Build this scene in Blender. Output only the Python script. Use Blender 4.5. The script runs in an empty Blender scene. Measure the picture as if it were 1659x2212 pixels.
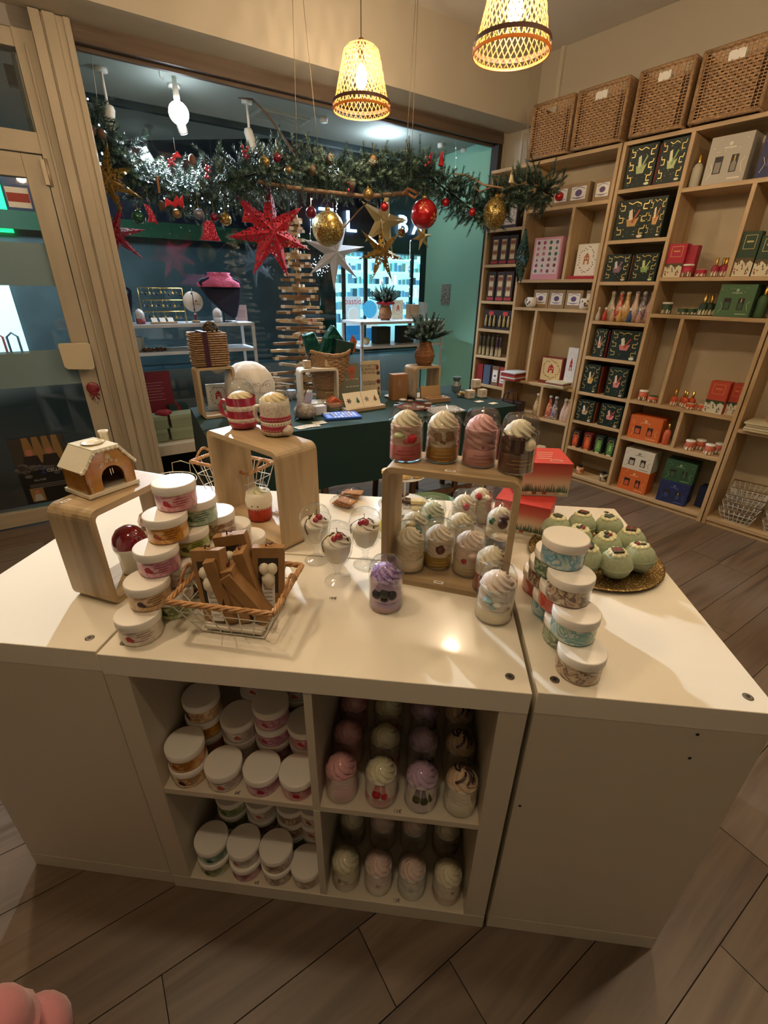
import bpy, math, random
from math import sin, cos, pi, radians
from mathutils import Matrix, Vector, Euler
random.seed(7)
SC = bpy.context.scene
COL = SC.collection

# ---------------------------------------------------------------- camera
F_PX, CX, CY = 986.2861, 829.5, 1106.0
CAM = Vector((0.58925, -0.58763, 1.40324))
_r = Vector((0.4502, 0.0999, 0.0376))
R_WC = Matrix.Rotation(_r.length, 3, _r.normalized()) @ Matrix(((1, 0, 0), (0, 0, -1), (0, 1, 0)))
_cd = bpy.data.cameras.new('camera'); cam = bpy.data.objects.new('camera', _cd); COL.objects.link(cam)
_cd.sensor_fit = 'HORIZONTAL'; _cd.sensor_width = 36.0; _cd.lens = F_PX / 1659 * 36.0
_cd.clip_start = 0.02; _cd.clip_end = 80
_m = Matrix((R_WC[0], -R_WC[1], -R_WC[2])).transposed().to_4x4(); _m.translation = CAM
cam.matrix_world = _m
SC.camera = cam

# ---------------------------------------------------------------- world, lamps, exposure
def s2l(c): return c / 12.92 if c <= .04045 else ((c + .055) / 1.055) ** 2.4
def hx(s):
    s = s.lstrip('#'); return tuple(s2l(int(s[i:i + 2], 16) / 255) for i in (0, 2, 4)) + (1.0,)
w = bpy.data.worlds.new('night'); SC.world = w; w.use_nodes = True
w.node_tree.nodes['Background'].inputs[0].default_value = (0.10, 0.13, 0.22, 1)
w.node_tree.nodes['Background'].inputs[1].default_value = 0.12
SC.view_settings.view_transform = 'Standard'; SC.view_settings.look = 'None'
SC.view_settings.gamma = 1.0; SC.view_settings.use_curve_mapping = False
SC.view_settings.exposure = 0.42
SC.cycles.use_denoising = True
SC.cycles.max_bounces = 7; SC.cycles.transparent_max_bounces = 40; SC.cycles.caustics_reflective = False; SC.cycles.caustics_refractive = False
SC.cycles.sample_clamp_indirect = 4.0
WARM = (1.0, 0.765, 0.51); COOL = (0.72, 0.85, 1.0)
def lamp(name, kind, loc, power, col, size=.05, aim=None, spot=None, blend=.5, sy=None):
    ld = bpy.data.lights.new(name, kind); o = bpy.data.objects.new(name, ld); COL.objects.link(o)
    ld.energy = power; ld.color = col; o.location = loc
    if kind == 'AREA':
        ld.size = size
        if sy: ld.shape = 'RECTANGLE'; ld.size_y = sy
    else: ld.shadow_soft_size = size
    if kind == 'SPOT': ld.spot_size = radians(spot); ld.spot_blend = blend
    if aim is not None: o.rotation_euler = (Vector(aim) - Vector(loc)).to_track_quat('-Z', 'Y').to_euler()
    return o
# cold spot lamps hanging in the shop window, turned to the display and the room
lamp('window_spot_light', 'SPOT', (-1.21, 2.93, 2.32), 330, COOL, .03, (0.45, 0.35, 0.75), 74, .3)
lamp('window_spot_light', 'SPOT', (-0.95, 3.80, 2.30), 120, COOL, .03, (-0.2, 3.0, 0.6), 110, .6)
lamp('window_spot_light', 'SPOT', (0.42, 4.10, 2.40), 95, COOL, .03, (-0.3, 3.1, 0.6), 110, .6)
lamp('window_spot_light', 'SPOT', (-1.55, 2.85, 2.15), 8, COOL, .03, (-1.0, 2.9, 1.2), 100, .6)

# ---------------------------------------------------------------- places: photo pixel -> point on a real plane
def ray(u, v): return R_WC.transposed() @ Vector(((u - CX) / F_PX, (v - CY) / F_PX, 1.0))
def PZ(u, v, z):
    d = ray(u, v); return CAM + d * ((z - CAM.z) / d.z)
def PP(u, v, n, k):
    d = ray(u, v); return CAM + d * ((k - n.dot(CAM)) / n.dot(d))
class Fr:                                   # a vertical reference plane: x along it, y behind it, z up
    def __init__(s, ox, oy, deg):
        s.a = radians(deg); s.o = Vector((ox, oy, 0)); s.d = Vector((cos(s.a), sin(s.a), 0)); s.n = Vector((-sin(s.a), cos(s.a), 0))
    def at(s, u, v, dep=0):                 # pixel -> (x, z) on the plane at depth dep
        X = PP(u, v, s.n, s.n.dot(s.o) + dep); return s.d.dot(X - s.o), X.z
    def w(s, x, y, z): return s.o + s.d * x + s.n * y + Vector((0, 0, z))
    def loc(s, X): return s.d.dot(Vector(X) - s.o), s.n.dot(Vector(X) - s.o)
WALL = Fr(-1.93167, 1.81271, 39.0)          # wall with door and shop window
SHELF = Fr(2.236, 2.673, -45.0)             # front of the wall shelving
CNT = Fr(0, 0, 0)                           # front of the white counter

# ---------------------------------------------------------------- materials
MATS = {}
def nodes(m): m.use_nodes = True; return m.node_tree.nodes, m.node_tree.links, m.node_tree.nodes['Principled BSDF']
def mat(name, col, rough=.5, metal=0, coat=0, emis=None, es=0, alpha=None, trans=0, sheen=0, bump=None, var=None, ior=None):
    if name in MATS: return MATS[name]
    m = bpy.data.materials.new(name); N, L, b = nodes(m); MATS[name] = m
    c = hx(col) if isinstance(col, str) else tuple(col) + (1,)
    b.inputs['Base Color'].default_value = c; b.inputs['Roughness'].default_value = rough
    b.inputs['Metallic'].default_value = metal; b.inputs['Coat Weight'].default_value = coat
    b.inputs['Coat Roughness'].default_value = .08
    if sheen: b.inputs['Sheen Weight'].default_value = sheen
    if trans: b.inputs['Transmission Weight'].default_value = trans
    if ior: b.inputs['IOR'].default_value = ior
    if emis is not None: b.inputs['Emission Color'].default_value = hx(emis) if isinstance(emis, str) else tuple(emis) + (1,); b.inputs['Emission Strength'].default_value = es
    if var or bump:
        tc = N.new('ShaderNodeTexCoord'); nz = N.new('ShaderNodeTexNoise'); nz.inputs['Scale'].default_value = (var or bump)[0]; nz.inputs['Detail'].default_value = 4
        L.new(tc.outputs['Object'], nz.inputs['Vector'])
        if var:
            mx = N.new('ShaderNodeMix'); mx.data_type = 'RGBA'; mx.inputs[6].default_value = c; mx.inputs[7].default_value = hx(var[1])
            mr = N.new('ShaderNodeMapRange'); mr.inputs[1].default_value = .4; mr.inputs[2].default_value = .65
            L.new(nz.outputs['Fac'], mr.inputs[0]); L.new(mr.outputs[0], mx.inputs[0]); L.new(mx.outputs[2], b.inputs['Base Color'])
        if bump:
            bp = N.new('ShaderNodeBump'); bp.inputs['Strength'].default_value = bump[1]; bp.inputs['Distance'].default_value = bump[2] if len(bump) > 2 else .003
            L.new(nz.outputs['Fac'], bp.inputs['Height']); L.new(bp.outputs[0], b.inputs['Normal'])
    return m
def ramp(N, stops):
    r = N.new('ShaderNodeValToRGB'); e = r.color_ramp.elements
    while len(e) < len(stops): e.new(.5)
    for i, (p, c) in enumerate(stops): e[i].position = p; e[i].color = hx(c)
    return r
def swirl(name, c1, c2, c3, sc=26, rough=.35, coat=.8):      # creamy marbled filling
    if name in MATS: return MATS[name]
    m = bpy.data.materials.new(name); N, L, b = nodes(m); MATS[name] = m
    tc = N.new('ShaderNodeTexCoord'); oi = N.new('ShaderNodeObjectInfo'); ad = N.new('ShaderNodeVectorMath'); ad.operation = 'ADD'
    ml = N.new('ShaderNodeMath'); ml.operation = 'MULTIPLY'; ml.inputs[1].default_value = 7.0
    L.new(oi.outputs['Random'], ml.inputs[0]); L.new(tc.outputs['Object'], ad.inputs[0]); L.new(ml.outputs[0], ad.inputs[1])
    nz = N.new('ShaderNodeTexNoise'); nz.inputs['Scale'].default_value = sc; nz.inputs['Distortion'].default_value = 2.2; nz.inputs['Detail'].default_value = 2
    L.new(ad.outputs[0], nz.inputs['Vector']); r = ramp(N, [(.32, c1), (.47, c2), (.55, c1), (.68, c3)]); L.new(nz.outputs['Fac'], r.inputs[0]); L.new(r.outputs[0], b.inputs['Base Color'])
    b.inputs['Roughness'].default_value = rough; b.inputs['Coat Weight'].default_value = coat; b.inputs['Coat Roughness'].default_value = .06
    return m
def wood(name, c1, c2, c3, axis=2, sc=1.0, rough=.5, bump=.15):   # grain runs along axis
    if name in MATS: return MATS[name]
    m = bpy.data.materials.new(name); N, L, b = nodes(m); MATS[name] = m
    tc = N.new('ShaderNodeTexCoord'); mp = N.new('ShaderNodeMapping'); s = [22 * sc] * 3; s[axis] = 1.6 * sc; mp.inputs['Scale'].default_value = s
    oi = N.new('ShaderNodeObjectInfo'); ml = N.new('ShaderNodeMath'); ml.operation = 'MULTIPLY'; ml.inputs[1].default_value = 37.0
    L.new(oi.outputs['Random'], ml.inputs[0]); L.new(ml.outputs[0], mp.inputs['Location'])
    L.new(tc.outputs['Object'], mp.inputs['Vector']); nz = N.new('ShaderNodeTexNoise'); nz.inputs['Scale'].default_value = 1.0; nz.inputs['Detail'].default_value = 6; nz.inputs['Distortion'].default_value = .6
    L.new(mp.outputs[0], nz.inputs['Vector']); r = ramp(N, [(.3, c1), (.5, c2), (.7, c3)]); L.new(nz.outputs['Fac'], r.inputs[0]); L.new(r.outputs[0], b.inputs['Base Color'])
    b.inputs['Roughness'].default_value = rough
    bp = N.new('ShaderNodeBump'); bp.inputs['Strength'].default_value = bump; bp.inputs['Distance'].default_value = .002; L.new(nz.outputs['Fac'], bp.inputs['Height']); L.new(bp.outputs[0], b.inputs['Normal'])
    return m
def glitter(name, c1, c2, sc=400, rough=.3):
    m = bpy.data.materials.new(name); N, L, b = nodes(m); MATS[name] = m
    tc = N.new('ShaderNodeTexCoord'); vo = N.new('ShaderNodeTexVoronoi'); vo.inputs['Scale'].default_value = sc; L.new(tc.outputs['Object'], vo.inputs['Vector'])
    sp = N.new('ShaderNodeSeparateColor'); L.new(vo.outputs['Color'], sp.inputs[0]); r = ramp(N, [(.0, c1), (.8, c1), (.93, c2)]); L.new(sp.outputs[0], r.inputs[0]); L.new(r.outputs[0], b.inputs['Base Color'])
    b.inputs['Metallic'].default_value = .75; b.inputs['Roughness'].default_value = rough
    nm = N.new('ShaderNodeNormalMap'); bp = N.new('ShaderNodeBump'); bp.inputs['Strength'].default_value = .9; bp.inputs['Distance'].default_value = .003
    L.new(sp.outputs[1], bp.inputs['Height']); L.new(bp.outputs[0], b.inputs['Normal']); return m
def clear(name, tint=(.97, .98, .98), amt=.9, rough=.03, base=.05):        # thin clear plastic or glass: reflection rises towards the rim
    m = bpy.data.materials.new(name); m.use_nodes = True; N, L = m.node_tree.nodes, m.node_tree.links; N.clear(); MATS[name] = m
    o = N.new('ShaderNodeOutputMaterial'); t = N.new('ShaderNodeBsdfTransparent'); t.inputs[0].default_value = tint + (1,); g = N.new('ShaderNodeBsdfGlossy'); g.inputs['Roughness'].default_value = rough
    lw = N.new('ShaderNodeLayerWeight'); lw.inputs[0].default_value = .22; mr = N.new('ShaderNodeMapRange'); mr.inputs[3].default_value = base; mr.inputs[4].default_value = amt
    mx = N.new('ShaderNodeMixShader'); L.new(lw.outputs['Facing'], mr.inputs[0]); L.new(mr.outputs[0], mx.inputs[0]); L.new(t.outputs[0], mx.inputs[1]); L.new(g.outputs[0], mx.inputs[2]); L.new(mx.outputs[0], o.inputs[0])
    pw = N.new('ShaderNodeMath'); pw.operation = 'POWER'; pw.inputs[1].default_value = 2.2; L.new(lw.outputs['Facing'], pw.inputs[0]); L.new(pw.outputs[0], mr.inputs[0])
    return m
def lace(name, col, sc=60, hole=.42, metal=0, rough=.6, trans_col=None):   # punched paper: real see-through holes
    m = bpy.data.materials.new(name); N, L, b = nodes(m); MATS[name] = m
    b.inputs['Base Color'].default_value = hx(col); b.inputs['Roughness'].default_value = rough; b.inputs['Metallic'].default_value = metal
    tc = N.new('ShaderNodeTexCoord'); vo = N.new('ShaderNodeTexVoronoi'); vo.inputs['Scale'].default_value = sc; L.new(tc.outputs['Object'], vo.inputs['Vector'])
    gt = N.new('ShaderNodeMath'); gt.operation = 'GREATER_THAN'; gt.inputs[1].default_value = hole; L.new(vo.outputs['Distance'], gt.inputs[0]); L.new(gt.outputs[0], b.inputs['Alpha']); return m
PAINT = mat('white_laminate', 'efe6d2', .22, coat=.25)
PAINT_SHADE = mat('white_laminate_shaded', 'd4c9b3', .45)  # same laminate, matt and darker: shade of fronts and insides put into colour
WALLM = mat('cream_wall_paint', 'bcb09b', .85, bump=(60, .15, .002))
CEILM = mat('ceiling_paint', 'd8cfc2', .9)
GREENW = mat('mint_wall_paint', '8fc7b2', .8)
PINE = wood('pine_board', 'b99a70', 'c8aa80', 'ac8c60', 0, .8)
PINEV = wood('pine_board_upright', 'b99a70', 'c8aa80', 'ac8c60', 2, .8)
PAUL = wood('paulownia', 'a48c69', 'b59c76', '8d7655', 0, .9)
PAULV = wood('paulownia_upright', 'a48c69', 'b59c76', '8d7655', 2, .9)
DOORW = wood('cream_painted_wood', 'b5a68c', 'baab91', 'ae9f85', 2, .4, .55, .03)
DOORH = wood('cream_painted_wood_rail', 'b5a68c', 'baab91', 'ae9f85', 0, .4, .55, .03)
BROWN = wood('brown_track_wood', '4f4034', '665444', '3f3329', 0, .5, .6)
WHITE = mat('white_plastic', 'f0e9dc', .35); WPAPER = mat('white_paper', 'ece7de', .7); KRAFT = mat('kraft_card', 'a9835a', .75, var=(30, '9c774f'))
DARKM = mat('black_metal', '15161a', .4); CHROME = mat('dull_screw_metal', '777169', .4, 1); GOLD = mat('gold_metal', 'd9b25a', .3, 1); GOLDP = mat('gold_foil_print', 'e2c878', .35, .6)
GLASS = clear('clear_glass', (.985, .99, .99), 1.0, .02, .09); DOME = clear('clear_plastic_dome', (.97, .98, .98), .92, .02, .06); PANE = clear('window_pane', (.93, .97, .97), .5)
WIRE = mat('white_wire', 'd9d2c4', .4, .2); TWINE = mat('twine', '8d7a60', .9); WICKER = mat('wicker', 'b08c62', .6, var=(90, '86664a'), bump=(140, .3)); SEAGR = mat('wicker_pale', 'c79a66', .6, var=(80, 'a9794a'))
RED = mat('red_gloss', 'b3121d', .25, coat=.4); CREAM = mat('cream_wax', 'efe2c4', .45, bump=(90, .2)); DKGREEN = mat('dark_green_card', '17382c', .5, var=(70, '244c36')); NEEDLE = mat('pine_needles', '14281f', .65, var=(20, '213c2c'))
NEEDLE2 = mat('pine_needles_light', '34523f', .6, var=(30, '6a7f70')); BARK = mat('branch_bark', '6b5440', .85, bump=(60, .5, .004)); CONE = mat('pine_cone', '5b4534', .8)

# ---------------------------------------------------------------- mesh building
class MB:
    def __init__(s): s.v = []; s.f = []; s.mi = []; s.sm = []
    def add(s, V, F, m=0, sm=0, T=None):
        o = len(s.v); s.v += [tuple(T @ Vector(p)) for p in V] if T is not None else [tuple(p) for p in V]
        for f in F: s.f.append(tuple(i + o for i in f)); s.mi.append(m); s.sm.append(sm)
        return s
    def box(s, x0, x1, y0, y1, z0, z1, m=0, T=None):
        V = [(x, y, z) for z in (z0, z1) for y in (y0, y1) for x in (x0, x1)]
        return s.add(V, [(0, 2, 3, 1), (4, 5, 7, 6), (0, 1, 5, 4), (2, 6, 7, 3), (0, 4, 6, 2), (1, 3, 7, 5)], m, 0, T)
    def lathe(s, P, n=20, m=0, T=None, sm=1, bot=True, top=True, c=(0, 0), rf=None):
        V = []; k = len(P)
        for j, (r, z) in enumerate(P):
            for i in range(n):
                a = 2 * pi * i / n; q = r * (rf(a, z) if rf else 1); V.append((c[0] + q * cos(a), c[1] + q * sin(a), z))
        F = [(j * n + i, j * n + (i + 1) % n, (j + 1) * n + (i + 1) % n, (j + 1) * n + i) for j in range(k - 1) for i in range(n)]
        if bot and P[0][0] > 1e-4: F.append(tuple(range(n - 1, -1, -1)))
        if top and P[-1][0] > 1e-4: F.append(tuple((k - 1) * n + i for i in range(n)))
        return s.add(V, F, m, sm, T)
    def sphere(s, c, r, n=14, m=0, sz=1.0, T=None):
        k = max(5, n // 2); P = [(r * sin(pi * j / k) + 1e-5, c[2] - r * sz * cos(pi * j / k)) for j in range(k + 1)]
        return s.lathe(P, n, m, T, 1, False, False, (c[0], c[1]))
    def tube(s, pts, r, n=6, m=0, closed=False, T=None, cap=True):
        pts = [Vector(p) for p in pts]; V = []; k = len(pts); prev = None
        for i, p in enumerate(pts):
            a = pts[(i - 1) % k] if closed or i > 0 else p; b = pts[(i + 1) % k] if closed or i < k - 1 else p
            t = (b - a).normalized()
            if prev is None: u = t.orthogonal().normalized()
            else:
                u = prev - t * prev.dot(t); u = u.normalized() if u.length > 1e-6 else t.orthogonal().normalized()
            prev = u; w_ = t.cross(u); rr = r[i] if isinstance(r, (list, tuple)) else r
            V += [p + (u * cos(2 * pi * q / n) + w_ * sin(2 * pi * q / n)) * rr for q in range(n)]
        F = [(j % k * n + i, j % k * n + (i + 1) % n, (j + 1) % k * n + (i + 1) % n, (j + 1) % k * n + i) for j in range(k if closed else k - 1) for i in range(n)]
        if not closed and cap: F += [tuple(range(n - 1, -1, -1)), tuple((k - 1) * n + i for i in range(n))]
        return s.add(V, F, m, 1, T)
    def prism(s, poly, y0, y1, m=0, T=None):       # outline in x,z extruded along y
        n = len(poly); V = [(x, y0, z) for x, z in poly] + [(x, y1, z) for x, z in poly]
        return s.add(V, [tuple(range(n)), tuple(range(2 * n - 1, n - 1, -1))] + [(i, i + n, (i + 1) % n + n, (i + 1) % n) for i in range(n)], m, 0, T)
    def flat(s, poly, y, m=0, T=None): return s.add([(x, y, z) for x, z in poly], [tuple(range(len(poly)))], m, 0, T)
    def disc(s, cx, cz, r, y, m=0, n=10, sq=1.0, T=None): return s.flat([(cx + r * cos(2 * pi * i / n), cz + r * sq * sin(2 * pi * i / n)) for i in range(n)], y, m, T)
    def rect(s, x0, x1, z0, z1, y, m=0, T=None): return s.flat([(x0, z0), (x1, z0), (x1, z1), (x0, z1)], y, m, T)
    def line(s, pts, wd, y, m=0):
        for (a, b), (c, d) in zip(pts, pts[1:]):
            L = math.hypot(c - a, d - b) or 1; px, pz = -(d - b) / L * wd / 2, (c - a) / L * wd / 2
            s.flat([(a - px, b - pz), (c - px, d - pz), (c + px, d + pz), (a + px, b + pz)], y, m)
        return s
    def cream(s, r, z0, h, lobes=7, twist=9.0, m=0, amp=.2, n=56, k=14, c=(0, 0), p=1.8):   # piped rosette
        r = r / (1 + 1.5 * amp); P = [(r * (1 - (j / k) ** p) ** .62 * (1 if j else .97) + .0012, z0 + h * j / k) for j in range(k + 1)]
        return s.lathe(P, n, m, None, 1, False, True, c, lambda a, z: 1 + amp * (1 - abs(sin(lobes * .5 * (a + twist * (z - z0) / max(h, .001) * .22))) * 2 + .6))
    def mesh(s, name, mats):
        me = bpy.data.meshes.new(name); me.from_pydata(s.v, [], s.f)
        for q in mats: me.materials.append(q)
        me.polygons.foreach_set('material_index', s.mi); me.polygons.foreach_set('use_smooth', [bool(x) for x in s.sm]); me.update(); return me
    def build(s, name, mats, parent=None, loc=(0, 0, 0), rot=None, label=None, kind=None, bevel=0):
        o = bpy.data.objects.new(name, s.mesh(name, mats if isinstance(mats, (list, tuple)) else [mats])); COL.objects.link(o)
        o.location = loc
        if rot is not None: o.rotation_euler = rot
        if parent is not None: o.parent = parent
        if label: o['label'] = label
        if kind: o['kind'] = kind
        if bevel: b = o.modifiers.new('bevel', 'BEVEL'); b.width = bevel; b.segments = 2; b.limit_method = 'ANGLE'
        return o
EPS = .0010
FLUSH = ('cube_shelf', 'pine_shelving', 'trestle_table', 'steel_rack', 'display_cube', 'cake_stand', 'glitter_plate')
def M(): return MB()
def TR(x=0, y=0, z=0, rz=0, rx=0, ry=0, s=1): return Matrix.Translation((x, y, z)) @ Euler((rx, ry, rz)).to_matrix().to_4x4() @ Matrix.Scale(s, 4)
def thing(name, label, cat, fr=CNT, x=0, y=0, z=0, rz=0, group=None):
    o = bpy.data.objects.new(name, None); COL.objects.link(o); o.empty_display_size = .05
    o.location = fr.w(x, y, z + (.0001 if name in FLUSH else EPS)); o.rotation_euler = (0, 0, fr.a + rz); tag(o, label, cat, group); return o
def tag(o, label, cat, group=None):
    o['label'] = label; o['category'] = cat
    if group: o['group'] = group
    return o
def dup(root, label=None, fr=CNT, x=0, y=0, z=0, rz=0, group=None, scale=None):
    r = root.copy(); COL.objects.link(r); r.location = fr.w(x, y, z + EPS); r.rotation_euler = (0, 0, fr.a + rz)
    if label: r['label'] = label
    if group: r['group'] = group
    if scale: r.scale = (scale,) * 3
    for ch in list(root.children):
        c = ch.copy(); COL.objects.link(c); c.parent = r
        for g in list(ch.children):
            d = g.copy(); COL.objects.link(d); d.parent = c
    return r
def text(s, size, m, parent, x, y, z, rot=(pi / 2, 0, 0), name='lettering', ext=.0003, align='CENTER', shear=0):
    cu = bpy.data.curves.new('lettering', 'FONT'); cu.body = s; cu.size = size; cu.align_x = align; cu.extrude = ext; cu.shear = shear; cu.resolution_u = 2; cu.space_line = .9
    t = bpy.data.objects.new('tmp', cu); me = bpy.data.meshes.new_from_object(t); bpy.data.objects.remove(t)
    me.materials.clear(); me.materials.append(m)
    o = bpy.data.objects.new(name, me); COL.objects.link(o); o.location = (x, y, z); o.rotation_euler = rot; o.parent = parent; return o
def structure(o): o['kind'] = 'structure'; return o
# ================================================================ setting
RWALL = Fr(2.236 + .7071 * .30, 2.673 + .7071 * .30, -45.0)      # wall behind the shelving
def quadwall(name, fr, x0, x1, z0, z1, th, m, y0=0):
    return structure(M().box(x0, x1, y0, y0 + th, z0, z1).build(name, m, None, fr.o, (0, 0, fr.a)))
# floor: wood planks laid along the window wall, each its own piece; base below
fl = structure(M().box(-9, 9, -9, 9, -.14, -.012).build('floor', mat('floor_joint', '4a3c31', .9), None, (0, 0, 0), (0, 0, WALL.a)))
PLK = []
for i, (a, b, c) in enumerate((('665545', '756352', '574839'), ('6d5c4a', '7b6957', '5e4e3e'), ('5e4d3f', '6c5b4b', '504236'), ('68584a', '756556', '584a3c'))):
    PLK.append(wood('floor_plank_%d' % i, a, b, c, 0, .75, .42, .2))
pm = [M().box(-L / 2 + .0012, L / 2 - .0012, -.0818, .0818, -.012, 0).mesh('plank', [PLK[0]]) for L in (1.2,)]
pms = []
for q in range(4):
    me = pm[0].copy(); me.materials[0] = PLK[q]; pms.append(me)
rr = random.Random(3)
rowoff = {-3: .358, -2: -.06, -5: 1.369, -6: 1.073, 0: 3.0, 1: 2.556}
for row in range(-12, 20):
    b0 = row * .166
    off = rowoff.get(row, rr.uniform(0, 1.2))
    for k in range(-5, 8):
        a0 = off + k * 1.2; ca, cb = a0 + .6, b0 + .083
        X = Vector((WALL.d.x * ca + WALL.n.x * cb, WALL.d.y * ca + WALL.n.y * cb, 0))
        if X.y < -1.6 or X.x > 4.3 or X.x < -3.2 or (X - Vector((.6, 1.2, 0))).length > 4.3: continue
        t_, dp = WALL.loc(X)
        if dp > .35 or SHELF.loc(X)[1] > .5: continue
        o = bpy.data.objects.new('plank', pms[rr.randrange(4)]); COL.objects.link(o); o.parent = fl; o.location = (ca, cb, 0)
structure(M().box(-6, 5, -5.5, 6, 3.0, 3.08).build('ceiling', CEILM))
quadwall('wall_right', RWALL, -2.05, 6.5, 0, 3.0, .12, WALLM)
quadwall('wall_back', Fr(0, -3.2, 0), -6, 7, 0, 3.0, .1, WALLM)
quadwall('wall_left', Fr(-4.4, 0, 90), -4, 3.2, 0, 3.0, .1, WALLM)
# wall with door and shop window: header beam, sill, corner post
quadwall('trim_1', WALL, -3.2, 3.93, 2.58, 3.0, .35, WALLM, -.27)
quadwall('trim_2', WALL, 3.82, 4.05, 0, 2.58, .12, WALLM, -.02)
quadwall('wall_front', WALL, -3.2, -.42, 0, 2.58, .12, WALLM, 0)
# small mouldings of the corner panel above the shelving
mo = M()
mo.box(-1.76, -1.30, -.004, 0, 2.55, 2.575); mo.box(-1.78, -1.755, -.006, 0, 2.27, 2.575)
structure(mo.build('trim_3', mat('cream_gloss_paint', 'c9bda6', .5), None, RWALL.o, (0, 0, RWALL.a)))
structure(M().box(-1.50, -1.47, -.02, 0, 2.63, 3.0).build('trim_4', mat('cream_gloss_paint', ''), None, RWALL.o, (0, 0, RWALL.a)))
# wooden post with grooves between door and window
po = M().prism([(0, 0), (.17, 0), (.17, 2.575), (0, 2.575)], -.05, .09)
for x0, x1, y in ((.0, .045, -.062), (.055, .105, -.066), (.14, .166, -.058)): po.box(x0, x1, y, -.049, 0, 2.575)
structure(po.build('trim_5', DOORW, None, WALL.w(.64, 0, 0), (0, 0, WALL.a), bevel=.002))
# brown sliding track over the shop window and its end frame
tr = M()
for y0, y1, z0, z1 in ((-.03, .06, 2.55, 2.58), (-.035, -.02, 2.50, 2.55), (0, .012, 2.505, 2.55), (.035, .06, 2.49, 2.55)): tr.box(.81, 3.82, y0, y1, z0, z1)
structure(tr.build('trim_6', BROWN, None, WALL.o, (0, 0, WALL.a)))
structure(M().box(3.775, 3.82, -.03, .05, 0, 2.55).build('trim_7', mat('dark_brown_wood', '2a211b', .6), None, WALL.o, (0, 0, WALL.a)))
# ---- glazed door
dr = structure(bpy.data.objects.new('door_1', None)); COL.objects.link(dr); dr.location = WALL.o; dr.rotation_euler = (0, 0, WALL.a)
df = M()
df.box(.555, .64, -.02, .08, 0, 2.58, 0); df.box(-.40, .64, -.015, .08, 2.43, 2.5, 1); df.box(-.42, .64, -.02, .08, 2.5, 2.58, 2)
df.box(-.40, .56, -.015, .07, 2.015, 2.105, 1); df.box(-.42, -.385, -.02, .08, 0, 2.5, 0); df.box(.595, .606, -.03, -.019, 0, 2.45, 0)
df.build('door_frame', [DOORW, DOORH, mat('lilac_grey_paint', '9a9089', .7)], dr, bevel=.002)  # top strip of the frame has a greyer lilac tone
dl = M(); dl.box(.46, .551, -.02, .03, .012, 2.008, 0); dl.box(-.38, -.30, -.02, .03, .012, 2.008, 0); dl.box(-.30, .46, -.02, .03, .012, .105, 1); dl.box(-.30, .46, -.02, .03, 1.905, 2.008, 1)
dl.build('door_leaf', [DOORW, DOORH], dr, bevel=.003)
M().box(-.30, .46, .004, .01, .10, 1.91).build('door_pane', PANE, dr)
M().box(-.38, .555, .02, .026, 2.10, 2.435).build('transom_pane', PANE, dr)
FROST = mat('frosted_film', '8fa6a6', .7, alpha=1)
FROST.node_tree.nodes['Principled BSDF'].inputs['Alpha'].default_value = .72
for z0, z1 in ((1.40, 1.61), (.86, 1.06)): M().box(-.30, .46, .0015, .0035, z0, z1).build('frosted_band', FROST, dr)
pl = M().prism([(.41, .955), (.535, .945), (.55, .96), (.553, 1.09), (.54, 1.10), (.40, 1.10), (.392, 1.09), (.395, .97)], -.075, -.045); pl.box(.46, .54, -.05, -.018, .99, 1.06)
pl.build('push_plate', mat('cream_enamel', 'd9c8a2', .35), dr, bevel=.003)
hg = M(); hg.box(.538, .556, -.035, -.02, 1.88, 1.99); hg.lathe([(.008, 1.875), (.008, 1.995)], 8, 0, None, 1, c=(.562, -.028)); hg.build('hinge', mat('pale_metal', 'b5a48c', .45, .5), dr)
sk = M(); sk.rect(.35, .45, 1.77, 1.86, 0, 0); sk.rect(.352, .448, 1.795, 1.835, -.0006, 1)
sk.build('sticker', [WPAPER, mat('faded_red_print', 'a1453c', .7)], dr, (0, .003, 0))
# ---- display bay behind the opening
quadwall('wall_bay_right', Fr(*WALL.w(3.82, 0, 0)[:2], 129.0), .0, .97, 0, 2.56, .08, GREENW, -.08)
structure(M().box(.55, 3.9, .05, 1.0, 2.56, 2.62).build('ceiling_bay', mat('bay_ceiling_paint', '9aa39a', .85), None, WALL.o, (0, 0, WALL.a)))
structure(M().box(.81, 3.82, .15, .97, .27, .35).build('trim_8', mat('window_bench_board', 'd8cdb8', .5), None, WALL.o, (0, 0, WALL.a), bevel=.004))
structure(M().box(.81, 3.82, .45, .5, 0, .27).build('trim_9', mat('bench_shade', '17140f', .9), None, WALL.o, (0, 0, WALL.a)))  # near-black panel stands for the shade below the window bench
wd = structure(bpy.data.objects.new('window_1', None)); COL.objects.link(wd); wd.location = WALL.o; wd.rotation_euler = (0, 0, WALL.a)
M().box(.55, 3.9, .95, .956, .35, 2.56).build('window_pane', PANE, wd)
wf = M(); wf.box(.5, 3.9, .93, .98, .25, .36); wf.box(.5, 3.9, .93, .98, 2.52, 2.62); wf.box(.70, .74, .93, .98, .3, 2.56); wf.box(3.78, 3.82, .93, .98, .3, 2.56); wf.box(2.30, 2.315, .935, .97, .36, 2.52)
wf.build('window_frame', mat('dark_teal_metal', '1d2f30', .5, .3), wd)
quadwall('wall_bay_left', WALL, .55, .62, 0, 2.56, .85, WALLM, .09)
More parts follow.
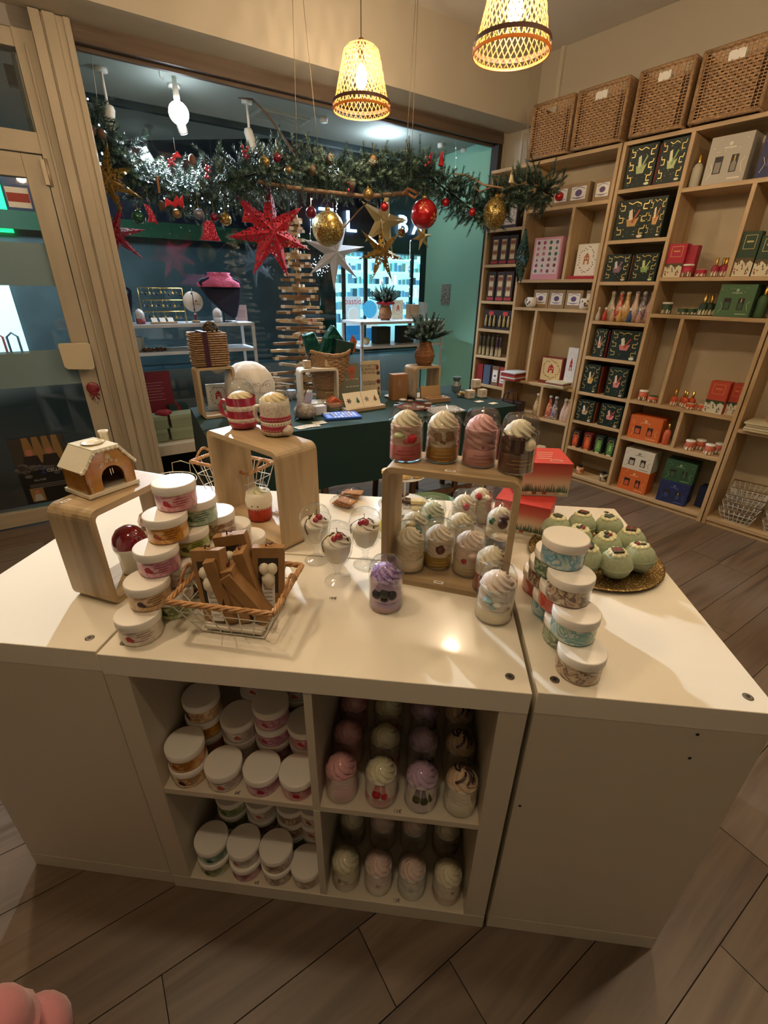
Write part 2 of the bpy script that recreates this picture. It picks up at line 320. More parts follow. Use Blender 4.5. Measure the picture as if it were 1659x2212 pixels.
# ---- street: paving, opposite houses with lit shop
STONE = mat('wet_paving', '3d4f58', .22, var=(6, '2b3a42'), bump=(25, .4, .01))
sb = structure(M().box(-14, 24, 1.0, 16, -.3, -.135).build('street', mat('street_joint', '0e1519', .6), None, WALL.o, (0, 0, WALL.a)))
rr = random.Random(5); pvm = [M().box(0, 1.0 - .02, 0, .5 - .02, -.13, -.10 + q * .004).mesh('paving_stone', [STONE]) for q in range(3)]
n_ = 0
for r_ in range(0, 13):
    for k in range(-8, 14):
        x = k * 1.0 + (r_ % 2) * .5; y = 1.05 + r_ * .5
        if not (-9 - y * .3 < x < 7 and n_ < 280): continue
        if x < -1.5 - y * 1.1: continue
        o = bpy.data.objects.new('paving_stone', pvm[rr.randrange(3)]); COL.objects.link(o); o.parent = sb; o.location = (x, y, 0); n_ += 1
FD = 8.0
def FX(u, v): return WALL.at(u, v, FD)
fx0, _ = FX(250, 505)
fac = structure(bpy.data.objects.new('facade', None)); COL.objects.link(fac); fac.location = WALL.o; fac.rotation_euler = (0, 0, WALL.a)
NIGHT = mat('dark_facade_paint', '1c2a33', .55, var=(3, '22323c')); 
x1_ = FX(725, 640)[0]; zt_ = FX(820, 533)[1]
fwm = M(); fwm.box(-14, x1_, FD + .3, FD + .5, -.14, 8); fwm.box(x1_, 24, FD + .3, FD + .5, zt_, 8); fwm.build('facade_wall', mat('dark_stone_wall', '2a3136', .9), fac)
zb = FX(640, 505)[1]; zt = FX(700, 446)[1]
M().box(-1.2, 12, FD - .05, FD + .3, zb, zt + .6).build('sign_band', mat('aubergine_sign', '161328', .4), fac)
M().box(-1.2, 12, FD - .15, FD + .28, zb - .28, zb).build('awning_band', mat('green_awning_band', '1d4a2c', .6), fac)
x1 = FX(725, 640)[0]; x2 = FX(930, 640)[0]
M().box(-1.2, x1, FD, FD + .3, -.13, zb - .28).build('shutter_panel', mat('slate_panel', '4a5c60', .5, var=(2, '3c4d52')), fac)
for a, b in ((FX(690, 640)[0], FX(722, 640)[0]),): M().box(a, b, FD - .06, FD, -.13, zb - .28).build('door_panel', mat('bottle_green_door', '0f3a2c', .4), fac)
LIT = mat('lit_shop_window', 'bfeaf2', .6, emis='8fcbd8', es=.75); LIT2 = mat('lit_shop_wall', 'd8f4f8', .6, emis='b0dde8', es=1.2)
zl0 = FX(740, 735)[1]; zl1 = FX(820, 533)[1]
M().box(x1, x2 + 1.5, FD + 1.2, FD + 1.25, -.1, zl1).build('shop_back_wall', LIT, fac)
rr = random.Random(9)
shv = M()
for k in range(6):
    z = zl0 + .35 + k * .33; shv.box(x1, x2 + 1.2, FD + .75, FD + 1.15, z, z + .016)
shv.build('shop_shelf', LIT2, fac)
gd = M(); cols = [mat('goods_blue', '6fb4d8', .5, emis='6fb4d8', es=.6), mat('goods_white', 'd8eef2', .5, emis='d8eef2', es=.9), mat('goods_teal', '86c8c4', .5, emis='86c8c4', es=.5), mat('goods_dark', '4f7f90', .5, emis='4f7f90', es=.3)]
for k in range(6):
    x = x1 + .05
    while x < x2 + 1.1:
        w_ = rr.uniform(.05, .14); h_ = rr.uniform(.1, .24); z = zl0 + .38 + k * .33; gd.box(x, x + w_, FD + .76, FD + .9, z, z + h_, rr.randrange(4)); x += w_ + rr.uniform(.01, .08)
gd.build('shop_goods', cols, fac, kind='stuff')
mu = M()
for u in (740, 787, 885): xx = FX(u, 640)[0]; mu.box(xx, xx + .09, FD - .02, FD + .05, -.12, zl1)
mu.box(x1, x2 + 1.5, FD - .02, FD + .05, -.12, zl0 - .1); mu.box(x1, x2 + 1.5, FD - .03, FD + .05, zl1 - .08, zb - .28)
mu.build('shop_mullion', mat('dark_green_metal', '12302a', .5, .3), fac)
# posters on the lit shop front
for (ua, ub, va, vb, c) in ((745, 778, 640, 735, 'c8e4f0'), (790, 815, 655, 735, 'd6eef4')):
    a, z1_ = FX(ua, va); b, z0_ = FX(ub, vb); p = M(); p.rect(a, b, z0_, z1_, FD - .03, 0); p.rect(a, b, z0_, z0_ + .35 * (z1_ - z0_), FD - .034, 1); p.disc((a + b) / 2, z0_ + .6 * (z1_ - z0_), .16, FD - .036, 2, 14)
    p.build('window_poster', [mat('poster_' + c, c, .6, emis=c, es=.6), mat('poster_blue', '2d86c8', .5, emis='2d86c8', es=.5), mat('poster_white', 'f2fafc', .5, emis='f2fafc', es=.5)], fac)
a, z_ = FX(764, 657); text('bastide', .21, mat('poster_red', 'c23a3a', .5, emis='c23a3a', es=.4), fac, a, FD - .06, z_, name='poster_lettering')
a, z_ = FX(796, 668); M().disc(0, 0, .22, 0, 0, 18).build('round_sticker', mat('sticker_blue', '46a7d6', .5, emis='46a7d6', es=.8), fac, (a, FD - .07, z_))
NEON = mat('sign_letter_glow', 'bfe4ff', .4, emis='9fd4ff', es=3.2)
for s_, u, v, k in (('I', 673, 488, .62), ('T', 701, 497, 1.0), ('L', 753, 502, 1.0), ('B', 864, 505, .92), ('A', 897, 508, .92)):
    a, z_ = FX(u, v); text(s_, 1.02 * k * .62, NEON, fac, a, FD - .12, z_, name='sign_letter', ext=.03)
# lit doorway seen through the glazed door, with the pharmacy cross glow
a, zc = FX(-60, 690); b = FX(42, 690)[0]
M().box(a, b, FD - .05, FD - .02, FX(0, 765)[1], FX(0, 615)[1]).build('lit_doorway', LIT2, fac)
wk = M()
for q in range(4):
    xx = b - .25 - q * .22; wk.tube([(xx, FD - .3, zl0 - .4), (xx, FD - .3, zl0 + .35), (xx + .08, FD - .3, zl0 + .42), (xx + .16, FD - .3, zl0 + .35), (xx + .16, FD - .3, zl0 - .4)], .02, 5, q % 3)
wk.build('display_rail', [mat('rail_grey', '52616a', .5), mat('rail_red', 'b5423c', .5), mat('rail_blue', '2e4fa0', .5)], fac)
a, z_ = FX(-4, 436); M().box(a - .35, a + .1, FD - .1, FD, z_ - .45, z_ + .45).build('cross_sign', mat('green_neon', '1ed47a', .5, emis='10e070', es=2.5), fac)
lamp('shop_glow', 'AREA', tuple(WALL.w(6.5, FD - .3, 1.6)), 60, (.65, .9, 1.0), 2.5, tuple(WALL.w(5, 2, 0)))
lamp('street_light', 'AREA', tuple(WALL.w(-1.0, 5.0, 4.5)), 380, (.62, .82, .9), 1.5, tuple(WALL.w(-1, 5, 0)))
# ================================================================ counter: four white cube shelves
def cube_shelf(label, x, y, rz, group=None, marks=False):
    t = thing('cube_shelf', label, 'shelf unit', CNT, x, y, 0, rz, 'white cube shelves forming the counter')
    M().box(0, .79, 0, .39, .74, .79).build('top_panel', PAINT, t, bevel=.0015)
    M().box(0, .79, 0, .39, 0, .05).build('bottom_panel', PAINT_SHADE, t, bevel=.0015)
    for x0 in (0, .74):
        M().box(x0 + (.0006 if x0 == 0 else 0), x0 + (.05 if x0 == 0 else .0494), .0008, .389, .05, .74).build('side_panel', PAINT_SHADE, t)
    M().box(.05, .74, .003, .385, .387, .403).build('shelf', PAINT_SHADE, t)
    for z0, z1 in ((.05, .387), (.403, .74)): M().box(.387, .403, .002, .385, z0, z1).build('divider', PAINT_SHADE, t)
    M().box(.05, .74, .378, .388, .05, .74).build('back_panel', PAINT_SHADE, t)
    for bx in (.033, .757):
        for by in (.035, .355):
            b = M(); b.lathe([(.0085, .7895), (.0085, .7905), (.007, .7912)], 14, 0, None, 0, c=(bx, by)); b.lathe([(.0035, .7913), (.0035, .7916)], 6, 1, None, 0, c=(bx, by)); b.build('cam_screw', [CHROME, DARKM], t)
    return t
cube_shelf('white cube shelf at the front middle of the counter, filled with jars and candles', 0, 0, 0)
cube_shelf('white cube shelf at the rear of the counter, facing away to the window', .79, .785, pi)
lu = cube_shelf('white cube shelf at the left end, closed side panel to the front', -.006, .79 + .006, -pi / 2 - 0)
ru = cube_shelf('white cube shelf at the right end under the plate of green bath bombs', .80, .004, pi / 2)
lu.rotation_euler = (0, 0, -pi / 2); lu.location = (-.396, .796, 0)
ru.rotation_euler = (0, 0, pi / 2); ru.location = (1.19, .004, 0)
for u, v in ((1507, 1587), (1490, 1638), (1123, 1741)):
    X = PP(u, v, Vector((0, 1, 0)), 0.0035); M().disc(0, 0, .0032, 0, 0, 8, 1, TR(0, 0, 0, -pi / 2)).build('screw_hole', mat('hole_black', '120c08', .9), ru, (X.y - .004, 1.19 - X.x, X.z))
INK = mat('pencil_mark', '7a6a58', .8)
def mark(s, u, v, z, size=.011):
    X = PZ(u, v, z); t = thing('pencilled_price', 'small pencilled price mark on the white board at %s' % {512: 'the upper left compartment edge', 858: 'the upper right compartment edge', 554: 'the lower left compartment edge', 856: 'the lower right compartment edge', 718: 'the counter top beside the sundae glasses'}[u], 'price mark', CNT, X.x, X.y, z + .0003)
    text(s, size, INK, t, 0, 0, 0, (0, 0, 0))
mark('6\u20ac', 512, 1717, .403); mark('13\u20ac', 858, 1757, .403); mark('6\u20ac', 554, 1911, .05); mark('13\u20ac', 856, 1949, .05); mark('18\u20ac', 718, 1295, .79)

# ---------------------------------------------------------------- lidded jars of whipped cream
JH, JR = .053, .0405; JPT = .0538
def cyl_disc(mb, r, ang, z, rad, m, n=9, sq=1.0):
    mb.add([((r) * cos(ang + rad * cos(2 * pi * i / n) / r), r * sin(ang + rad * cos(2 * pi * i / n) / r), z + rad * sq * sin(2 * pi * i / n)) for i in range(n)], [tuple(range(n))], m)
def cyl_bar(mb, r, a0, a1, z0, z1, m, n=5, dz=0):
    V = []
    for i in range(n + 1):
        a = a0 + (a1 - a0) * i / n; z = dz * i / n; V += [(r * cos(a), r * sin(a), z0 + z), (r * cos(a), r * sin(a), z1 + z)]
    mb.add(V, [(2 * i, 2 * i + 2, 2 * i + 3, 2 * i + 1) for i in range(n)], m)
PLASTIC = mat('clear_jar_plastic', 'd8d4c8', .1, coat=1)
def jar_proto(key, desc, c1, c2, c3, fruit, ink='7a4a3a', label=True):
    t = bpy.data.objects.new('cream_jar', None); COL.objects.link(t); t.location = (0, 0, -50)
    M().lathe([(JR - .006, 0), (JR - .0025, .0015), (JR - .0015, .006), (JR - .0015, .037), (JR - .001, .041)], 26, 0, None).build('jar_body', swirl('filling_' + key, c1, c2, c3), t)
    M().lathe([(JR + .0004, .0355), (JR + .0008, .037), (JR + .0008, .0515), (JR - .0004, .0528), (JR - .002, JH)], 30, 0, None).build('lid', WHITE, t)
    if label:
        p = M(); r = JR - .0009; im, fm = mat('ink_' + ink, ink, .6), mat('fruit_' + fruit, fruit, .5)
        cyl_disc(p, r, -pi / 2 - .28, .019, .0062, 1); cyl_disc(p, r + .0001, -pi / 2 - .14, .0155, .0042, 1, 7)
        for i, (a0, a1) in enumerate(((.12, .75), (.05, .85), (.25, .7), (-.1, .6))): cyl_bar(p, r + .0001, -pi / 2 + a0, -pi / 2 + a1, .027 - i * .0052, .0285 - i * .0052, 0, 4, .001)
        cyl_bar(p, r + .0001, -pi / 2 - .55, -pi / 2 + .1, .029, .030, 0, 4, .003)
        p.build('label_print', [im, fm], t)
    return t
JP = {
 'strawcream': jar_proto('strawcream', '', 'e4d9cb', 'cbbdae', 'efe8dc', 'b5232c', '9b6a5e'),
 'plum': jar_proto('plum', '', 'dfb98a', 'cda26b', 'ead2ae', '3a1526', '6e4a30'),
 'raspberry': jar_proto('raspberry', '', 'd8a0ae', 'c47c90', 'e5bcc4', 'a31a34', '7d3346'),
 'orange': jar_proto('orange', '', 'dfa245', 'c98428', 'ecc27c', 'a34a1c', '7a4012'),
 'cherry': jar_proto('cherry', '', 'e0a4a8', 'd07f86', 'ecc3c2', 'b3101e', 'a0303c'),
 'kiwi': jar_proto('kiwi', '', 'b8bf62', '8f9a3c', 'd4d798', '4c5a1e', '44501c'),
 'aloe': jar_proto('aloe', '', 'b3ccb4', '8fb096', 'd0ddcc', '1e5a3c', '3c5a46'),
 'cocoa': jar_proto('cocoa', '', 'c2a78c', '7d553c', 'dcc9b0', '6a3a24', '5b3a28', False),
 'green': jar_proto('green', '', 'b9c08a', '96a468', 'd6d8b4', '3a5a2a', '46542c'),
 'blue': jar_proto('blue', '', 'b9d4d2', '2f9bb4', 'dfe4da', 'e', 'e', False) if False else None}
JP.pop('blue')
JP['sea'] = jar_proto('sea', '', 'c8d4cc', '1488ac', '5fb0bc', 'b5232c', '7a4a3a', False)
JP['teal'] = jar_proto('teal', '', 'd5d9cc', '2a8f8a', '8fbcb4', 'b5232c', '7a4a3a', False)
JP['choco'] = jar_proto('choco', '', 'd0bd9f', '55281f', '9a7052', 'b5232c', '7a4a3a', False)
JP['coral'] = jar_proto('coral', '', 'd8705c', 'b8301f', 'e4c4b4', 'b5232c', '7a4a3a', False)
JP['forest'] = jar_proto('forest', '', 'c0c8ae', '0f5a38', '6a9878', 'b5232c', '7a4a3a', False)
JP['white'] = jar_proto('white', '', 'e6dccb', 'd2c5b2', 'efe9dd', 'b5503c', '9c8070')
USED = set()
def jar(key, label, x, y, z, group, rz=0):
    p = JP[key]
    if key not in USED:
        USED.add(key); p.location = (x, y, z + EPS); p.rotation_euler = (0, 0, rz); tag(p, label, 'jar', group); return p
    o = dup(p, label, CNT, x, y, z, rz, group); o['category'] = 'jar'; return o
CN = dict(strawcream='strawberry printed cream', plum='plum and apricot', raspberry='pink raspberry', orange='orange yellow', cherry='pale pink cherry', kiwi='lime green kiwi', aloe='pale green aloe', cocoa='brown swirled', green='soft green', sea='turquoise blue and white', teal='pale teal and white', choco='chocolate and cream', coral='coral red', forest='dark green and white', white='plain cream white')
G = 'pyramid of lidded cream jars by the wooden frame'
rj = random.Random(4)
PYR = [['strawcream', 'green', 'white', 'cherry', 'white'], ['plum', 'strawcream', 'aloe', 'cocoa'], ['raspberry', 'kiwi', 'cocoa'], ['orange', 'aloe'], ['cherry']]
ORD = ['front', 'second', 'third', 'fourth', 'rear']; LV = ['bottom row', 'second row', 'third row', 'fourth row', 'top']
for l, row in enumerate(PYR):
    for i, key in enumerate(row):
        x = .054 + .009 * l + .024 * i; y = .062 + .036 * l + .081 * i
        if l == 4: nm = '%s jar with white lid at the very top of the jar pyramid' % CN[key]
        else: nm = '%s jar, %s in the %s of the jar pyramid' % (CN[key], ORD[i] if i < len(row) - 1 or l == 0 else 'rear', LV[l])
        jar(key, nm, x, y, .79 + JPT * l, G, rj.uniform(-.1, .5) + .25)
G = 'tower of lidded jars in front of the bath bombs'
TW = [['choco', 'forest', 'sea', 'coral'], ['teal', 'coral', 'choco'], ['choco', 'forest'], ['sea']]
for l, row in enumerate(TW):
    for i, key in enumerate(row):
        x = .880 - .010 * l - .006 * i; y = .064 + .037 * l + .0835 * i
        nm = '%s lidded jar at the top of the right hand jar tower' % CN[key] if l == 3 else '%s jar, %s in the %s of the right jar tower' % (CN[key], ORD[i], LV[l])
        jar(key, nm, x, y, .79 + JPT * l, G, rj.uniform(0, 3))
def stack(keys, x, y, z, where, group):
    for i, k in enumerate(keys):
        pos = ', standing alone,' if len(keys) == 1 else (', top of' if i == len(keys) - 1 else (', bottom of' if i == 0 else ', middle of')) + ' stack'
        jar(k, '%s jar%s %s' % (CN[k], pos, where), x + rj.uniform(-.002, .002), y + rj.uniform(-.002, .002), z + JPT * i, group, rj.uniform(-.3, .5))
G = 'lidded jars in the upper left compartment'
NTH = ['leftmost', 'second', 'third', 'rightmost']
for i, ks in enumerate((['plum', 'orange'], ['white'], ['raspberry'], ['cherry'])): stack(ks, (.096, .178, .264, .345)[i], (.045, .043, .046, .044)[i], .403, '%s in front row, upper left compartment' % NTH[i], G)
for i, ks in enumerate((['orange', 'orange', 'plum'], ['white', 'white'], ['raspberry', 'raspberry', 'raspberry'], ['cherry', 'cherry'])): stack(ks, (.101, .184, .266, .344)[i], .128, .403, '%s in second row, upper left compartment' % NTH[i], G)
for i, ks in enumerate((['white', 'white', 'white'], ['cocoa', 'cocoa', 'white'])): stack(ks, (.2, .3)[i], .212, .403, '%s in the rear, upper left compartment' % ('left' if i == 0 else 'right'), G)
G = 'lidded jars in the lower left compartment'
for i, ks in enumerate((['green', 'aloe'], ['raspberry', 'white'], ['choco', 'cocoa'], ['cocoa'])): stack(ks, (.103, .187, .27, .346)[i], (.045, .045, .045, .046)[i], .05, '%s in front row, lower left compartment' % NTH[i], G)
for i, ks in enumerate((['green', 'kiwi', 'green'], ['raspberry', 'cocoa', 'white'], ['choco', 'cocoa', 'cocoa'], ['white', 'white', 'white'])): stack(ks, (.125, .207, .288, .345)[i] - (.0 if i < 3 else -.001), .13, .05, '%s in rear row, lower left compartment' % NTH[i], G)

# ---------------------------------------------------------------- dessert candles in domed glasses
def wax(c, nm=None): return mat('wax_' + c, c, .5, bump=(70, .25))
WICK = mat('wick', 'd8c8a0', .8)
def candle_proto(key, base, bh, creamc, mids=(), mid=None, topm=None, script=None, R=.0365, H=.082, dome=.038, drizzle=None, flare=True):
    t = bpy.data.objects.new('dessert_candle', None); COL.objects.link(t); t.location = (0, 0, -50)
    base = base if not isinstance(base, str) else wax(base); cm = wax(creamc)
    g = M().lathe([(R - .004, .0005), (R, .004), (R, H), (R + .001, H + .0006), (R - .0008, H)], 28, 0, None, 1, True, False); g.tube([((R + .0002) * cos(2 * pi * i / 28), (R + .0002) * sin(2 * pi * i / 28), H) for i in range(28)], .0007, 4, 0, True); g.tube([((R - .0015) * cos(2 * pi * i / 28), (R - .0015) * sin(2 * pi * i / 28), .0022) for i in range(28)], .0011, 4, 0, True); g.build('glass_cup', GLASS, t)
    M().lathe([(R - .006, .003), (R - .0025, .005), (R - .0025, bh), (R - .004, bh + .0005)], 24, 0).build('wax_base', base, t)
    b = M(); k = 16; zz = [bh + (H - bh - .004) * i / k for i in range(k + 1)]
    b.lathe([((R - .0028), z) for i, z in enumerate(zz)], 48, 0, None, 1, True, True, rf=lambda a, z: 1 - .075 * (1 + sin(6 * a + z * 520)) * (.6 + .4 * cos(3 * a - z * 300)))
    b.build('cream_filling', wax(mid) if mid else cm, t)
    b = M().cream(R - .0035, H - .010, .034, 8, 9); b.tube([(0, 0, H + .018), (.001, .001, H + .032)], .0008, 4, 1); b.build('piped_cream', [topm or cm, WICK], t)
    if mids:
        p = M(); ml = []
        for (kind, ang, z, s_, c) in mids:
            mm = wax(c)
            if mm not in ml: ml.append(mm)
            a = -pi / 2 + ang; r = R - .0075
            if kind == 's': p.sphere((r * cos(a), r * sin(a), z), s_, 10, ml.index(mm))
            elif kind == 'b': p.box(-s_, s_, -s_ * .5, s_ * .5, -s_, s_, ml.index(mm), TR(r * cos(a) * 1.02, r * sin(a) * 1.02, z, a + pi / 2, 0, ang * 2 + .6))
            elif kind == 'l': p.sphere((r * cos(a), r * sin(a), z), s_, 10, ml.index(mm), .55)
        p.build('wax_decoration', ml, t)
    if drizzle:
        p = M()
        for q in range(9):
            a0 = rj.uniform(0, 6.28); pts = []
            for i in range(5):
                rr_ = .026 - .005 * i; a = a0 + i * .35; pts.append((rr_ * cos(a), rr_ * sin(a), H - .004 + (1 - min(1, rr_ / .034) ** 2) ** .7 * .030))
            p.tube(pts, .0022, 5)
        p.build('syrup_drizzle', mat('syrup_' + drizzle, drizzle, .25, coat=.6), t)
    if script:
        p = M()
        for i in range(3): cyl_bar(p, R + .0005, -pi / 2 - (.5, .75, .35)[i], -pi / 2 + (.4, .6, .3)[i], bh - .011 - i * .008, bh - .0098 - i * .008, 0, 8, .001)
        p.build('printed_script', mat('script_' + script, script, .5, .3), t)
    d = M(); d.lathe([(R + .003, H + .002), (R + .002, H + .004), (R - .0005, H + .006), (R - .001, H + .012), (R * .93, H + .022), (R * .78, H + .032), (R * .5, H + dome - .005), (R * .2, H + dome - .0008), (0, H + dome)] if flare else [(R - .0005, H), (R, H + .008), (R * .94, H + .02), (R * .76, H + .032), (R * .45, H + dome - .004), (0, H + dome)], 26, 0, None, 1, False, False)
    d.build('dome_lid', DOME, t); return t
CP = {}
CP['fruit'] = candle_proto('fruit', 'd0606a', .036, 'ece0bd', [('l', -.5, .058, .013, 'b7bd8a'), ('s', .35, .052, .012, 'b8202c'), ('s', -.05, .046, .008, 'd8545c')], 'e6c0b0', script='8a2a30')
CP['caramel'] = candle_proto('caramel', 'a8782c', .034, 'eee0c0', [('b', -.45, .058, .008, '8b6a48'), ('b', .35, .06, .009, '8b6a48'), ('b', -.05, .05, .006, '7a5a3c')], 'e0cdb0', script='d8b25a')
CP['pink'] = candle_proto('pink', 'dc9c98', .038, 'eab4b0', [('s', .0, .042, .004, 'b0405a')], 'dfa8a4', script='8a5a50')
CP['brownie'] = candle_proto('brownie', '5a2e18', .042, 'efe3c2', [('b', -.3, .06, .013, '3a2118'), ('s', .5, .062, .013, 'efe3c2')], '4a2818', script='b08a4a')
CP['coconut'] = candle_proto('coconut', 'efe0be', .034, 'f0e2c2', [('b', -.3, .05, .007, 'e2cfa6'), ('b', .3, .05, .007, 'e2cfa6')], 'e8d8b4', flare=False)
CP['hazel'] = candle_proto('hazel', 'b08a34', .034, 'f0dfc2', [('s', 0, .056, .012, '5a3220')], 'ead8bc', script='d8c080', flare=False)
CP['vanstraw'] = candle_proto('vanstraw', 'e8d8b2', .034, 'f0d8c4', [('s', -.5, .042, .008, 'b02a34'), ('s', .5, .042, .008, 'b02a34'), ('l', .1, .06, .014, 'eccfbc')], 'f0d8c4', script='b0955a', flare=False)
CP['choccherry'] = candle_proto('choccherry', '8e2a2a', .044, 'efe0c0', [('b', 0, .05, .01, '4a2a20')], 'ecdcc0', script='d8b25a', flare=False)
CP['seashell'] = candle_proto('seashell', 'efe2c4', .032, 'f0dccb', [('l', -.4, .055, .012, '9fc0c4'), ('l', .2, .05, .011, 'e2ded2'), ('s', -.1, .044, .008, '8fb4ba')], 'e8dfd4', flare=False)
CP['lilac'] = candle_proto('lilac', 'b29ac0', .024, 'c0a2cc', [('s', -.55, .045, .012, '2c2a30'), ('s', 0, .05, .012, '33302c'), ('s', .5, .045, .012, '26242c'), ('l', 0, .036, .01, '2e2c34')], 'bfa6c8', topm=swirl('lilac_cream', 'c3a8d2', '7d55a8', 'd8c6e0', 60, .4, .3), script='d8b25a', flare=False)
CP['rose'] = candle_proto('rose', 'e0a0a0', .045, 'e6a8a6', (), 'e0a4a2', flare=False)
CP['berry'] = candle_proto('berry', 'c4454c', .026, 'ece2ba', [('s', -.2, .045, .012, 'b01c28'), ('s', .3, .04, .01, 'c02a34')], 'ece0d0', flare=False)
CP['violet'] = candle_proto('violet', 'd8c4c8', .024, 'c9a8c0', [('s', -.3, .042, .011, '4c4a2c'), ('s', .2, .04, .011, '3c3c24'), ('s', .6, .042, .009, '54502c')], 'd8c6cc', flare=False)
CP['drizzled'] = candle_proto('drizzled', 'ece0bc', .04, 'e8c6a0', (), 'ecdcc0', drizzle='3a160c', flare=False)
CP['biscuit'] = candle_proto('biscuit', '9c8040', .03, 'e8dcb8', [('s', -.3, .042, .008, '5a4a24'), ('s', .2, .04, .008, '6a5428')], 'd8cba0', flare=False)
CP['peach'] = candle_proto('peach', 'e8d6b4', .026, 'efcfc0', [('s', .1, .043, .007, '9a4a40')], 'efdccc', flare=False)
CP['blush'] = candle_proto('blush', 'd8dcca', .034, 'efd2c0', [('s', 0, .042, .007, '8a9a94')], 'e0dccf', flare=False)
CP['toffee'] = candle_proto('toffee', 'b8863c', .022, 'efe2c0', [('s', .4, .05, .006, '6a3a30')], 'efe2cc', flare=False)
CD = dict(fruit='red and white fruit', caramel='golden caramel', pink='pale pink', brownie='dark brown brownie', coconut='cream white', hazel='golden hazelnut', vanstraw='vanilla and strawberry', choccherry='dark red cherry', seashell='white and pale blue seashell', lilac='lilac with dark berries', rose='rose pink', berry='cream topped red berry', violet='mauve topped', drizzled='chocolate drizzled cream', biscuit='ivory topped biscuit', peach='peach pink topped', blush='blush pink topped', toffee='ivory topped toffee')
def candle(key, label, x, y, z, group, rz=0, scale=None):
    p = CP[key]
    if ('c', key) not in USED:
        USED.add(('c', key)); p.location = (x, y, z + EPS); p.rotation_euler = (0, 0, rz); tag(p, label, 'candle', group)
        if scale: p.scale = (scale,) * 3
        return p
    o = dup(p, label, CNT, x, y, z, rz, group, scale); o['category'] = 'candle'; return o
G = 'dessert candles on top of the wooden display frame'
zc_ = 1.0742
for key, x, y in (('fruit', .541, .362), ('caramel', .619, .365), ('pink', .697, .35), ('brownie', .768, .318)): candle(key, '%s dessert candle with piped cream and dome, standing on the wooden frame' % CD[key], x, y, zc_, G, .1)
G = 'dessert candles standing inside the wooden display frame'
for key, x, y in (('coconut', .560, .35), ('hazel', .628, .372), ('vanstraw', .698, .35), ('choccherry', .742, .285)): candle(key, '%s dessert candle in a round glass inside the wooden frame' % CD[key], x, y, .804, G, .1)
candle('lilac', 'lilac dessert candle with dark berries in front of the wooden frame', .517, .213, .79, 'dessert candles before the frame')
candle('seashell', 'white and pale blue seashell dessert candle by the right seam of the counter', .745, .203, .79, 'dessert candles before the frame', -.2, 1.05)
G = 'dessert candles in the upper right compartment'
for r_, yy in enumerate((.046, .13, .214)):
    for i, key in enumerate(('rose', 'berry', 'violet', 'drizzled')): candle(key, '%s dessert candle, %s row, upper right compartment' % (CD[key], ('front', 'second', 'rear')[r_]), (.443, .53, .617, .701)[i], yy, .403, G, .2 * r_)
G = 'dessert candles in the lower right compartment'
for r_, yy in enumerate((.046, .15)):
    for i, key in enumerate(('biscuit', 'peach', 'blush', 'toffee')): candle(key, '%s dessert candle, %s row, lower right compartment' % (CD[key], ('front', 'rear')[r_]), (.444, .527, .611, .698)[i], yy, .05, G, .3 * r_)

# ---------------------------------------------------------------- wooden display frames
def ring(mb, W, H, D, th, ro, ri):
    def rr_(x0, x1, z0, z1, r, n=5):
        P = []
        for cx, cz, a0 in ((x1 - r, z0 + r, -pi / 2), (x1 - r, z1 - r, 0), (x0 + r, z1 - r, pi / 2), (x0 + r, z0 + r, pi)):
            for i in range(n + 1): a = a0 + pi / 2 * i / n; P.append((cx + r * cos(a), cz + r * sin(a)))
        return P
    A = rr_(0, W, 0, H, ro); B = rr_(th, W - th, th, H - th, ri); n = len(A)
    V = [(x, y, z) for y in (0, D) for P in (A, B) for x, z in P]
    F = []; ms = []
    for i in range(n):
        j = (i + 1) % n; dx = abs(A[j][0] - A[i][0]); dz = abs(A[j][1] - A[i][1]); m = 1 if dz > dx else 0
        for f in ((i, j, n + j, n + i), (2 * n + j, 2 * n + i, 3 * n + i, 3 * n + j), (j, i, 2 * n + i, 2 * n + j), (n + i, n + j, 3 * n + j, 3 * n + i)): mb.add([], [], 0); F.append(f); ms.append(m)
    o = len(mb.v); mb.v += V
    for f, m in zip(F, ms): mb.f.append(tuple(q + o for q in f)); mb.mi.append(m); mb.sm.append(0)
def dframe(label, x, y, z, rz, W, D, H, th=.014, sticker=None, fr=CNT, m=(PAUL, PAULV), group=None):
    t = thing('display_cube', label, 'display frame', fr, x, y, z, rz, group); b = M(); ring(b, W, H, D, th, .022, .010); b.build('box_frame', list(m), t, bevel=.0008)
    if sticker:
        for (sx, sy, sz, flat_) in sticker:
            s_ = M(); s_.box(-.011, .011, -.005, .005, 0, .0008, 0); s_.box(-.007, .007, -.0015, .0015, .0008, .001, 1); s_.build('price_sticker', [WPAPER, INK], t, (sx, sy, sz))
    return t
GF = 'wooden display frames on the white counter'
dframe('smallest pale wooden display frame at left, carrying the ceramic cottage', -.054, .134, .79, radians(77), .235, .112, .22, group=GF, sticker=[(.03, .09, .22, 1)])
dframe('tall pale wooden display frame in the middle, carrying two domed mugs', -.016, .569, .79, radians(-34), .307, .125, .268, group=GF)
dframe('wooden display frame at right, carrying four dessert candles in a row', .496, .306, .79, radians(-11.3), .284, .122, .284, group=GF, sticker=[(.14, .018, .284, 1), (.135, .012, .014, 1)])

